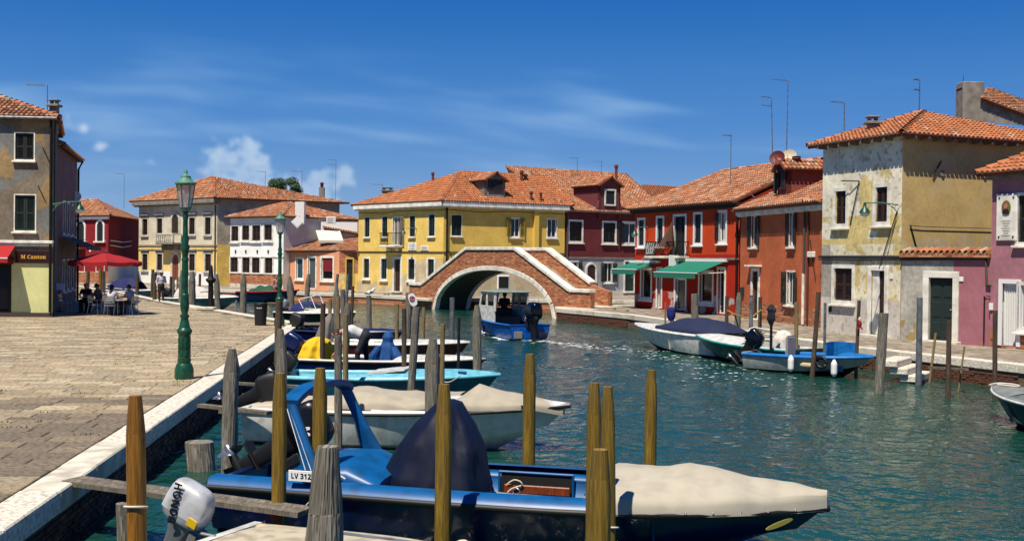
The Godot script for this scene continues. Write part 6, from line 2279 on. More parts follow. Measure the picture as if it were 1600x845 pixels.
	# dark navy boat behind it
	r = boat("dark_blue_boat", "dark blue open boat moored at the quay corner behind the red boat", Vector3(-7.905, 0, -42.2), Vector3(-3.874, 0, -40.4), {"beam": 1.7, "side": 0.58, "rise": 0.15, "hull": navy, "gun": paint(Color(0.05, 0.1, 0.3)), "inside": navy, "deck_from": 0.6, "benches": [0.3, 0.5]})
	outboard(r, Vector3(-r_len(r) / 2, 0.58, 0.2), black, 0.3)
	# white cabin boat with windscreen
	r = boat("windscreen_boat", "white motor boat with dark hull and tall windscreen beyond the quay corner", Vector3(-10.817, 0, -53.5), Vector3(-7.007, 0, -50.5), {"beam": 1.7, "side": 0.7, "rise": 0.22, "hull": mat(Color(0.03, 0.03, 0.05), 0.3), "gun": white, "deck": white, "inside": white, "rail": white, "deck_from": 0.45, "camber": 0.14})
	windscreen(r, Vector3(0.1, 0.9, 0), 1.35, 0.62, 0.7)
	cloth([[-1.3, 0.7, 0.75, 1.15, 2.5], [-0.8, 0.72, 0.75, 1.2, 2.5], [-0.3, 0.7, 0.8, 1.1, 2.5]], fabric(Color(0.03, 0.1, 0.35)), r, "canvas_hood", 0.03)
	outboard(r, Vector3(-r_len(r) / 2, 0.7, 0), mat(Color(0.4, 0.42, 0.45), 0.3), 0.2)
	bag([[0.15, 0, 0.07, 0, 0.07, 0], [0.3, 0, 0.1, 0, 0.1, 0], [0.55, 0, 0.1, 0, 0.1, 0], [0.68, 0, 0.03, 0, 0.03, 0]], M.white, r, "fender", 4, Transform3D(Basis(), Vector3(-0.4, -0.05, 0.95)))
	# cabin boat under way
	r = boat("cabin_boat", "bright blue cabin boat under way with navy outboard motor near the bridge", Vector3(0.763, 0, -45.7), Vector3(-1.22, 0, -49.9), {"beam": 1.9, "side": 0.62, "rise": 0.25, "stern": 0.95, "hull": paint(Color(0.0, 0.34, 0.7)), "gun": paint(Color(0.02, 0.42, 0.78)), "inside": paint(Color(0.03, 0.2, 0.55)), "rail": mat(Color(0.02, 0.03, 0.06), 0.5), "deck_from": 0.72, "benches": []})
	cabin(r, white)
	var big := outboard(r, Vector3(-r_len(r) / 2 - 0.06, 0.72, 0), paint(Color(0.015, 0.02, 0.06), 0.12), 0.0, 1.55)
	for e in [-0.55, 0.55]:
		o = MB.new()
		o.cbox(Vector3(-r_len(r) / 2 - 0.04, 0.22, e), Vector3(0.06, 0.28, 0.36), 0.01)
		obj("trim_plate", o, M.trim_grey, r)
	# right bank
	r = boat("navy_topped_boat", "white motor boat with navy canvas cover moored by the red house", Vector3(7.996, 0, -38), Vector3(4.77, 0, -43.2), {"beam": 1.9, "side": 0.72, "rise": 0.25, "hull": white, "bottom": mat(Color(0.03, 0.04, 0.05), 0.5), "gun": white, "deck": white, "inside": white, "rail": white, "deck_from": 0.5, "camber": 0.08, "rake": 0.9})
	cloth([[-2.6, 0.7, 0.74, 0.86, 2.5], [-1.9, 0.85, 0.76, 1.2, 2.2], [-0.8, 0.88, 0.78, 1.3, 2.2], [0.2, 0.85, 0.8, 1.22, 2.0], [0.9, 0.75, 0.84, 0.92, 2.2]], fabric(Color(0.04, 0.1, 0.24)), r, "canvas_cover", 0.025)
	r = boat("teal_boat", "white decked boat with teal hull and curved windscreen", Vector3(9.139, 0, -34.6), Vector3(6.401, 0, -38.6), {"beam": 1.7, "side": 0.6, "rise": 0.28, "hull": paint(Color(0.0, 0.27, 0.26)), "bottom": mat(Color(0.01, 0.06, 0.06), 0.4), "gun": white, "deck": white, "inside": white, "rail": paint(Color(0.1, 0.55, 0.53)), "rail_r": 0.04, "deck_from": 0.42, "camber": 0.14, "rake": 0.8})
	windscreen(r, Vector3(0.0, 0.78, 0), 1.2, 0.4, 0.8)
	bag([[0.6, -1.5, 0.36, 0, 0.36, 0.06], [0.9, -1.5, 0.34, 0, 0.34, 0.08], [1.1, -1.5, 0.2, 0, 0.2, 0.1], [1.16, -1.5, 0.06, 0, 0.06, 0.0]], fabric(Color(0.78, 0.76, 0.72)), r, "seat_cover", 6)
	var sky_blue := paint(Color(0.03, 0.42, 0.7), 0.5)
	r = boat("blue_work_boat", "white hulled work boat with bright blue gunwales and raised black outboard", Vector3(7.561, 0, -34.8), Vector3(10.451, 0, -32.3), {"beam": 1.6, "side": 0.52, "rise": 0.2, "stern": 0.92, "fine": 3.4, "hull": paint(Color(0.62, 0.64, 0.63), 0.6), "bottom": mat(Color(0.03, 0.04, 0.045), 0.6), "gun": sky_blue, "deck": sky_blue, "inside": sky_blue, "rail": sky_blue, "rail_r": 0.05, "gw": 0.2, "deck_from": 0.78, "benches": [0.35, 0.6]})
	outboard(r, Vector3(-r_len(r) / 2, 0.56, 0.1), paint(Color(0.02, 0.025, 0.06), 0.2), 0.75, 1.05)
	o = MB.new()
	o.cbox(Vector3(-0.62, 0.78, 0.1), Vector3(0.06, 0.62, 0.6), 0.05)
	obj("white_board", o, fabric(Color(0.62, 0.58, 0.56)), r)
	o = MB.new()
	o.box(Vector3(0.9, 0.75, -0.3), Vector3(0.7, 0.42, 0.05)); o.box(Vector3(0.57, 0.75, -0.05), Vector3(0.05, 0.42, 0.5))
	obj("blue_locker", o, sky_blue, r)
	for e in [[-0.2, 0.16], [1.15, 0.12]]:
		bag([[-0.02, 0, 0.05, 0, 0.05, 0], [0.06, 0, 0.09, 0, 0.09, 0], [0.34, 0, 0.09, 0, 0.09, 0], [0.46, 0, 0.03, 0, 0.03, 0]], M.white, r, "fender", 4, Transform3D(Basis(), Vector3(e[0], e[1] - 0.05, 0.9)))
	bag([[-0.2, 0, 0.04, 0, 0.04, 0], [-0.13, 0, 0.08, 0, 0.08, 0], [0.13, 0, 0.08, 0, 0.08, 0], [0.2, 0, 0.04, 0, 0.04, 0]], fabric(Color(0.66, 0.62, 0.5)), r, "fender", 4, Transform3D(Basis(Vector3.BACK, PI / 2), Vector3(0.3, 0.3, 0.88)))
	o = MB.new()
	var rg := PackedVector3Array()
	for k in 17: rg.append(Vector3(cos(TAU * k / 16) * 0.15, sin(TAU * k / 16) * 0.15, 0))
	o.tube(rg, 0.055, 0.055, 8)
	obj("tyre_fender", o, black, r, Transform3D(Basis(), Vector3(0.75, 0.42, 0.88)))
	r = boat("moored_grey_boat", "grey green boat bow with rope cut off by the right edge", Vector3(11.248, 0, -20.5), Vector3(10.444, 0, -24.2), {"beam": 1.7, "side": 0.58, "rise": 0.2, "hull": paint(Color(0.08, 0.13, 0.14)), "bottom": mat(Color(0.01, 0.015, 0.015), 0.6), "gun": paint(Color(0.5, 0.53, 0.52)), "deck": paint(Color(0.5, 0.53, 0.52)), "inside": white, "rail": white, "deck_from": 0.6})
	rope(r, [Vector3(1.6, 0.74, -0.3), Vector3(1.7, 0.76, 0.0), Vector3(1.4, 0.76, 0.2), Vector3(1.1, 0.76, 0.0), Vector3(1.4, 0.77, -0.25)], 0.02)
	# far bank and the bend behind the square
	r = boat("far_white_boat", "white motor boat with grey canopy behind the standing man", Vector3(-21.668, 0, -70.5), Vector3(-16.869, 0, -69), {"beam": 1.8, "side": 0.65, "rise": 0.25, "hull": paint(Color(0.35, 0.47, 0.5)), "gun": white, "deck": white, "inside": white, "rail": white, "deck_from": 0.5, "camber": 0.12})
	cloth([[-1.6, 0.75, 0.7, 1.3, 2.2], [-0.6, 0.78, 0.72, 1.5, 2.0], [0.4, 0.75, 0.74, 1.2, 2.0], [0.9, 0.66, 0.76, 0.85, 2.2]], fabric(Color(0.72, 0.71, 0.68)), r, "canopy", 0.04)
	windscreen(r, Vector3(0.9, 0.82, 0), 1.2, 0.4, 0.8)
	outboard(r, Vector3(-r_len(r) / 2, 0.65, 0), black, 0.4)
	r = boat("red_rimmed_boat", "blue work boat with red rim and green tarpaulin at the far quay", Vector3(-19.887, 0, -82.5), Vector3(-15.356, 0, -80.5), {"beam": 1.7, "side": 0.7, "rise": 0.35, "hull": paint(Color(0.03, 0.1, 0.28)), "gun": paint(Color(0.6, 0.05, 0.05)), "deck": paint(Color(0.5, 0.08, 0.07)), "inside": navy, "rail": paint(Color(0.62, 0.05, 0.05)), "rail_r": 0.07, "deck_from": 0.72})
	cloth([[-1.6, 0.5, 0.65, 0.85, 2.0], [-0.9, 0.65, 0.68, 1.15, 2.0], [0.2, 0.62, 0.7, 1.2, 2.0], [0.8, 0.4, 0.7, 0.8, 2.0]], fabric(Color(0.02, 0.28, 0.2)), r, "tarpaulin", 0.1)
	r = boat("blue_covered_boat", "boat under a bright blue tarpaulin seen behind the red umbrella", Vector3(-28.757, 0, -88), Vector3(-32.908, 0, -90), {"beam": 1.8, "side": 0.6, "rise": 0.2, "hull": white, "gun": white, "inside": white, "deck_from": 0.6})
	cloth([[-1.7, 0.9, 0.4, 1.2, 2.0], [-0.8, 0.95, 0.4, 1.55, 1.8], [0.4, 0.92, 0.4, 1.4, 1.8], [1.6, 0.5, 0.5, 0.9, 2.0]], fabric(Color(0.02, 0.06, 0.3)), r, "tarpaulin", 0.06)
	r = boat("orange_striped_boat", "white boat with orange stripe at the far left bank", Vector3(-36.163, 0, -92), Vector3(-34.371, 0, -94), {"beam": 1.6, "side": 0.6, "rise": 0.2, "hull": white, "gun": paint(Color(0.75, 0.3, 0.05)), "inside": white, "deck": white, "deck_from": 0.5})
	r = boat("pale_far_boat", "pale green white boat bow right of the blue tarpaulin boat", Vector3(-28.986, 0, -84), Vector3(-26.111, 0, -82.5), {"beam": 1.5, "side": 0.6, "rise": 0.25, "hull": paint(Color(0.4, 0.52, 0.5)), "gun": white, "inside": white, "deck": white, "deck_from": 0.45})

func r_len(r: Node3D) -> float:
	var m: AABB = r.get_child(0).mesh.get_aabb()
	return m.size.x

func windscreen(r: Node3D, at: Vector3, w: float, h: float, bend: float) -> void:
	var o := MB.new()
	var rings := []
	for k in 2:
		var q := PackedVector3Array()
		for j in 13:
			var a := -1.25 + 2.5 * j / 12.0
			q.append(at + Vector3((cos(a) - 1.0) * bend - k * h * 0.55, k * h * (1.0 - 0.25 * absf(a)), sin(a) * w / 2 * 1.05))
		rings.append(q)
	o.grid(rings)
	var s := obj("windscreen", o, M.clear, r)
	o = MB.new()
	for k in 2: o.tube(rings[k], 0.018, 0.018, 5)
	for j in [0, 4, 8, 12]: o.tube(PackedVector3Array([rings[0][j], rings[1][j]]), 0.016, 0.016, 5)
	obj("windscreen_frame", o, M.white, s)

func cabin(r: Node3D, white: Material) -> void:
	# small wheelhouse forward of the open stern
	var l := r_len(r)
	var x0 := -0.55
	var x1 := 1.1
	var w := 0.78
	var y0 := 0.66
	var y1 := 1.88
	var tint := mat(Color(0.04, 0.06, 0.06, 0.72), 0.05)
	tint.transparency = BaseMaterial3D.TRANSPARENCY_ALPHA
	var fr := MB.new()
	for s in [-1, 1]:
		var z: float = s * w
		fr.box(Vector3((x0 + x1) / 2, (y0 + 1.32) / 2, z), Vector3(x1 - x0, 1.32 - y0, 0.05))
		for e in [[x0 + 0.04, x0 + 0.04], [x0 + 0.85, x0 + 0.85], [x1 - 0.02, x1 - 0.28]]:
			fr.strip(PackedVector3Array([Vector3(e[0], 1.1, z), Vector3(e[1], y1, z * 0.95)]), 0.15, 0.06, Vector3.RIGHT)
		fr.box(Vector3((x0 + x1) / 2 - 0.1, y1 - 0.03, z * 0.95), Vector3(x1 - x0 - 0.2, 0.07, 0.06))
	fr.box(Vector3(x1 - 0.02, 0.88, 0), Vector3(0.06, 0.5, 2 * w))
	fr.strip(PackedVector3Array([Vector3(x1 - 0.02, 1.1, 0), Vector3(x1 - 0.28, y1, 0)]), 0.06, 0.08, Vector3.BACK)
	var c := obj("cabin", fr, white, r)
	var o := MB.new()
	o.cbox(Vector3((x0 + x1) / 2 - 0.12, y1 + 0.03, 0), Vector3(x1 - x0 - 0.05, 0.07, 2 * w + 0.1), 0.03)
	obj("roof", o, paint(Color(0.5, 0.58, 0.55), 0.5), c)
	for s in [-1, 1]:
		for e in [[x0 + 0.08, x0 + 0.82], [x0 + 0.9, x1 - 0.14]]:
			o = MB.new()
			o.box(Vector3((e[0] + e[1]) / 2, 1.58, s * w * 0.97), Vector3(e[1] - e[0], 0.5, 0.01))
			obj("side_window", o, tint, c)
	o = MB.new()
	o.face([Vector3(x1, 1.12, -w), Vector3(x1, 1.12, w), Vector3(x1 - 0.26, y1 - 0.05, w * 0.95), Vector3(x1 - 0.26, y1 - 0.05, -w * 0.95)], Vector3.ZERO)
	obj("front_window", o, M.clear, c)
	o = MB.new()
	o.cbox(Vector3(x1 - 0.35, 0.9, 0), Vector3(0.5, 0.6, 1.1), 0.04)
	o.cbox(Vector3(0.05, 0.55, 0.0), Vector3(0.5, 0.7, 1.2), 0.04)
	obj("console", o, mat(Color(0.05, 0.06, 0.08), 0.6), c)
	o = MB.new()
	o.cbox(Vector3(0.55, y1 + 0.42, 0.1), Vector3(0.07, 0.62, 0.58), 0.03)
	o.tube(PackedVector3Array([Vector3(0.55, y1, 0.1), Vector3(0.55, y1 + 0.15, 0.1)]), 0.03, 0.03, 6)
	var sg := obj("roof_board", o, M.white, r)
	o = MB.new()
	o.box(Vector3(0.51, y1 + 0.42, 0.1), Vector3(0.02, 0.5, 0.46))
	obj("roof_board_face", o, M.dark, sg)

func blue_boat(blue: Material, navy: Material, cl: Material) -> void:
	var o := {"beam": 2.05, "side": 0.6, "rise": 0.03, "stern": 0.9, "fine": 2.6, "full": 0.5, "hull": navy, "gun": blue, "deck": blue, "inside": blue, "deck_from": 0.74, "camber": 0.05, "rail": M.rubber, "rail_r": 0.04, "gw": 0.3, "rake": 0.75}
	var r := boat("blue_motor_boat", "large blue motor boat with roll bar, navy console cover and cream bow cover", Vector3(-3.342, 0, -14.1), Vector3(3.53, 0, -12.35), o)
	# the blue band of the topside above the rail
	for s in [-1, 1]:
		var rg := []
		for i in 27:
			var t := i / 26.0
			var b := bt(o, t)
			rg.append(PackedVector3Array([Vector3(-o.len / 2 + o.len * t, sh(o, t) - 0.02, s * (b + 0.03)), Vector3(-o.len / 2 + o.len * t, sh(o, t) + 0.085, s * maxf(0, b - 0.02)), Vector3(-o.len / 2 + o.len * t, sh(o, t) + 0.095, s * maxf(0, b - 0.2))]))
		var m := MB.new()
		m.grid(rg)
		fix_out(m, s)
		obj("topside_band", m, blue, r)
	# cream bow cover
	var cover := fabric(Color(0.66, 0.635, 0.57))
	var rows := []
	for k in 9:
		var t := lerpf(0.655, 0.998, k / 8.0)
		var b := maxf(0.03, bt(o, t) + 0.05)
		var tp := 0.98 if k == 3 else (0.93 if k < 3 else lerpf(0.98, 0.8, (k - 3) / 5.0))
		rows.append([-o.len / 2 + o.len * t, b, 0.57, tp if k > 0 else 0.9, 1.7])
	var bcv := cloth(rows, cover, r, "bow_cover", 0.025, 1.0, 0.17)
	for k in 8:
		var t := lerpf(0.67, 0.95, k / 7.0)
		var m := MB.new()
		m.lathe([[0.013, -0.004], [0.013, 0.004], [0.0, 0.008]], Vector3.ZERO, 8)
		obj("snap_button", m, M.steel, bcv, Transform3D(Basis(Vector3.RIGHT, PI / 2), Vector3(-o.len / 2 + o.len * t, 0.61, bt(o, t) + 0.055)))
	# covered console
	bag([[0.32, -1.021, 0.66, -0.05, 0.5, 0.05], [0.62, -1.023, 0.66, -0.05, 0.5, 0.055], [1.05, -0.962, 0.52, -0.05, 0.42, 0.06], [1.32, -0.909, 0.36, -0.05, 0.34, 0.05], [1.56, -0.87, 0.15, -0.05, 0.24, 0.04], [1.6, -0.854, 0.05, -0.05, 0.1, 0.0]], cl, r, "console_cover", 9)
	# roll bar: two raked legs and a cross beam
	var xt: float = -2.512
	var xf: float = -2.114
	for s in [-1, 1]:
		var m := MB.new()
		var p := PackedVector3Array()
		for k in 7:
			var f := k / 6.0
			p.append(Vector3(lerpf(xf, xt, f), lerpf(0.7, 1.58, f), s * lerpf(0.93, 0.82, f)))
		var rings := []
		for k in 7:
			var w := lerpf(0.2, 0.09, minf(1.0, k / 3.0))
			rings.append(PackedVector3Array([p[k] + Vector3(-w, 0, 0.035 * s), p[k] + Vector3(-w * 0.2, 0, 0.05 * s), p[k] + Vector3(w * 0.5, 0, 0.035 * s), p[k] + Vector3(w * 0.5, 0, -0.035 * s), p[k] + Vector3(-w, 0, -0.035 * s)]))
		m.grid(rings, true, true, true)
		var leg := obj("roll_bar_leg", m, blue, r)
		m = MB.new()
		for e in [-0.1, -0.03]: m.tube(PackedVector3Array([p[1] + Vector3(e, 0, 0.048 * s), p[6] + Vector3(e * 0.5, -0.05, 0.046 * s)]), 0.006, 0.006, 4)
		obj("pinstripe", m, M.white, leg)
	var m2 := MB.new()
	var q := PackedVector3Array()
	for k in 13:
		var f := -1.0 + k / 6.0
		q.append(Vector3(xt - 0.02, 1.6 + 0.13 * (1.0 - pow(absf(f), 3.0)) , f * 0.84))
	m2.strip(q, 0.2, 0.07, Vector3.RIGHT)
	obj("roll_bar_beam", m2, blue, r)
	# number plate under the near leg
	m2 = MB.new()
	m2.cbox(Vector3(0, 0, 0), Vector3(0.36, 0.125, 0.012), 0.003)
	var px: float = -2.291
	var pl := obj("number_plate", m2, M.white, r, Transform3D(Basis(), Vector3(px, 0.785, 1.0)))
	text_on("plate_lettering", "LV 3127", 0.083, mat(Color(0.02, 0.02, 0.02), 0.5), pl, Transform3D(Basis(), Vector3(0, 0, 0.008)), "Droid Sans", 700, false, 0.004)
	# aft deck hump, seat box and side locker with a wooden rack
	m2 = MB.new()
	m2.loft([[Vector3(-2.7, 0.55, 0), Vector3(0, 0.16, 0), Vector3(0, 0, 0.7), 3.5], [Vector3(-2.4, 0.62, 0), Vector3(0, 0.27, 0), Vector3(0, 0, 0.72), 3.5], [Vector3(-1.9, 0.62, 0), Vector3(0, 0.28, 0), Vector3(0, 0, 0.72), 3.5], [Vector3(-1.5, 0.55, 0), Vector3(0, 0.16, 0), Vector3(0, 0, 0.7), 3.5]], 24)
	obj("engine_box", m2, blue, r)
	var lx: float = 0.072
	m2 = MB.new()
	m2.box(Vector3(lx, 0.51, -0.68), Vector3(0.9, 0.26, 0.02))
	obj("locker_opening", m2, M.dark, r)
	m2 = MB.new()
	for e in [[0, 0.65, 0.96, 0.025], [0, 0.37, 0.96, 0.025]]: m2.cbox(Vector3(lx, e[1], -0.665), Vector3(e[2], 0.03, 0.03), 0.01)
	for e in [-0.47, 0.47]: m2.cbox(Vector3(lx + e, 0.51, -0.665), Vector3(0.03, 0.3, 0.03), 0.01)
	obj("locker_rim", m2, blue, r)
	m2 = MB.new()
	m2.cbox(Vector3(lx + 0.02, 0.45, -0.63), Vector3(0.84, 0.11, 0.03), 0.012)
	var wd := mat(Color(0.6, 0.27, 0.07), 0.4)
	wd.albedo_texture = tex.wood; tri_map(wd, 1.5)
	obj("wooden_rack", m2, wd, r)
	rope(r, [Vector3(lx - 0.35, 0.51, -0.6), Vector3(lx - 0.25, 0.57, -0.59), Vector3(lx - 0.15, 0.52, -0.59), Vector3(lx - 0.3, 0.45, -0.59), Vector3(lx - 0.38, 0.35, -0.58)], 0.01)
	m2 = MB.new()
	m2.tube(PackedVector3Array([Vector3(lx - 0.6, 0.4, -0.55), Vector3(lx + 1.1, 0.4, -0.4)]), 0.022, 0.022, 8)
	var oar := obj("oar", m2, M.galv, r)
	m2 = MB.new()
	m2.loft([[Vector3(lx + 1.05, 0.4, -0.4), Vector3(0, 0.02, 0), Vector3(0, 0, 0.02), 2], [Vector3(lx + 1.25, 0.4, -0.39), Vector3(0, 0.012, 0), Vector3(0, 0, 0.08), 2], [Vector3(lx + 1.6, 0.4, -0.37), Vector3(0, 0.008, 0), Vector3(0, 0, 0.07), 2]], 10)
	obj("oar_blade", m2, M.rubber, oar)
	for e in [[Vector3(1.15, 0.72, -0.9), Vector3(1.0, 0.4, -0.75), Vector3(1.2, 0.3, -0.5)], [Vector3(0.9, 0.72, -0.95), Vector3(1.35, 0.8, -0.7), Vector3(1.2, 0.86, -0.4)], [Vector3(0.15, 0.24, -0.4), Vector3(0.5, 0.35, -0.2), Vector3(0.75, 0.25, 0.2), Vector3(0.55, 0.5, 0.85)], [Vector3(-2.25, 0.72, 0.8), Vector3(-2.05, 0.8, 0.7), Vector3(-1.95, 0.73, 0.85), Vector3(-2.1, 0.6, 1.0), Vector3(-2.25, 0.45, 1.0)], [Vector3(-2.2, 0.72, 0.85), Vector3(-2.0, 0.77, 0.75), Vector3(-1.85, 0.74, 0.8)]]:
		rope(r, e, 0.011)
	for e in [-2.0, 0.2, 1.0]:
		m2 = MB.new()
		m2.tube(PackedVector3Array([Vector3(e - 0.04, 0.7, 0.85), Vector3(e - 0.035, 0.75, 0.85), Vector3(e, 0.775, 0.85), Vector3(e + 0.035, 0.75, 0.85), Vector3(e + 0.04, 0.7, 0.85)]), 0.008, 0.008, 6)
		obj("ring_fitting", m2, M.steel, r)
	# painted eye at the bow, bow ring
	m2 = MB.new()
	m2.loft([[Vector3(3.02, 0.47, 0.405), Vector3(0.14, 0.045, -0.1) , Vector3(0, 0.028, 0), 2.0], [Vector3(3.03, 0.47, 0.415), Vector3(0.14, 0.045, -0.1), Vector3(0, 0.028, 0), 2.0]], 16)
	obj("bow_emblem", m2, mat(Color(0.5, 0.48, 0.2), 0.5), r)
	var om := outboard(r, Vector3(-o.len / 2 + 0.6, 0.8, -0.15), paint(Color(0.02, 0.022, 0.035), 0.3), 1.02, 1.15)
	text_on("lettering", "M", 0.13, M.white, om, Transform3D(Basis(Vector3.BACK, -0.5), Vector3(-0.14, 0.34, 0.174)), "Droid Sans", 700, false, 0.004)
	# boarding ladder at the stern
	m2 = MB.new()
	for e in [-0.12, 0.12]: m2.tube(PackedVector3Array([Vector3(-o.len / 2, 0.3, 0.5 + e), Vector3(-o.len / 2 - 0.42, 0.28, 0.5 + e)]), 0.012, 0.012, 6)
	for e in [0.1, 0.25, 0.4]: m2.tube(PackedVector3Array([Vector3(-o.len / 2 - e, 0.29, 0.38), Vector3(-o.len / 2 - e, 0.29, 0.62)]), 0.01, 0.01, 6)
	obj("boarding_ladder", m2, M.steel, r)

# ---- mooring poles ------------------------------------------------------
func pole(at: Vector3, h: float, r: float, kind: String, label: String, top := "flat", lean := Vector2.ZERO, tex_turn := 0.0) -> Node3D:
	var o := MB.new()
	var n := 18
	var rings := []
	var hs := []
	var d0 := -1.2
	for k in n + 1: hs.append(lerpf(d0, h - 0.001, k / float(n)))
	if top == "cut":
		hs = hs.slice(0, n - 2) + [h - 0.34, h - 0.2, h - 0.1, h]
	elif top == "point":
		hs = hs.slice(0, n - 2) + [h - r * 2.6, h - r * 1.2, h]
	elif top == "barrel":
		hs = hs.slice(0, n - 5) + [h - 0.75, h - 0.6, h - 0.45, h - 0.3, h - 0.15, h - 0.03, h]
	var ph := rng.randf() * 50
	for y in hs:
		var q := PackedVector3Array()
		var f: float = (y - d0) / (h - d0)
		var rr := r * lerpf(1.06, 0.94, f)
		if kind == "mustard": rr = r
		if top == "cut" and y > h - 0.35: rr *= lerpf(1.0, 0.66, pow((y - h + 0.35) / 0.35, 1.15))
		if top == "barrel" and y > h - 0.76: rr *= lerpf(1.0, 0.56, pow((y - h + 0.76) / 0.76, 1.6)) * (0.95 if y > h - 0.01 else 1.0)
		if top == "point" and y > h - r * 2.6: rr *= lerpf(1.0, 0.5, (y - h + r * 2.6) / (r * 2.6))
		var bow := sin(f * 3.0 + ph) * r * 0.25 if kind != "mustard" and kind != "steel" and kind != "black" else 0.0
		for k in 16:
			var a := TAU * k / 16
			var rough := 0.0
			if kind == "grey": rough = N2.get_noise_3d(cos(a) * 1.4 + ph, y * 0.7, sin(a) * 1.4) * 0.16
			elif kind == "brown": rough = N2.get_noise_3d(cos(a) * 2.0 + ph, y * 1.2, sin(a) * 2.0) * 0.12
			elif kind == "mustard": rough = 0.012 * cos(a * 8.0)
			var yy: float = y
			if top == "slant" and y > h - 0.002: yy = y - (0.5 + 0.5 * cos(a + 0.6)) * r * 1.3
			q.append(Vector3(cos(a) * rr * (1 + rough) + bow + lean.x * (y + 0.3), yy, sin(a) * rr * (1 + rough) + lean.y * (y + 0.3)))
		rings.append(q)
	o.grid(rings, true, false, true, 1.0, 0.35)
	var m: Material = M[kind + "_pole"]
	var p = obj("mooring_pole" if kind != "steel" else "steel_pole", o, m)
	p.position = Vector3(at.x, 0, at.z)
	p.rotation.y = tex_turn
	if kind == "steel" or kind == "black": tag(p, label, "pole", "mooring poles")
	else: tag(p, label, "mooring pole", "mooring poles")
	return p

func pole_mats() -> void:
	var f := func(c: Color, rough: float, cm: float):
		var m := mat(c, rough)
		m.albedo_texture = tex.wood
		relief(m, tex.wood_h, cm)
		return m
	M.mustard_pole = f.call(Color(0.6, 0.485, 0.13), 0.55, 0.6)
	M.orange_pole = f.call(Color(0.66, 0.45, 0.09), 0.5, 0.6)
	M.grey_pole = f.call(Color(0.6, 0.58, 0.54), 0.95, 2.5)
	M.brown_pole = f.call(Color(0.42, 0.35, 0.28), 0.95, 2.0)
	M.tan_pole = f.call(Color(0.66, 0.57, 0.38), 0.8, 0.8)
	M.black_pole = mat(Color(0.03, 0.03, 0.035), 0.5)
	M.steel_pole = M.galv

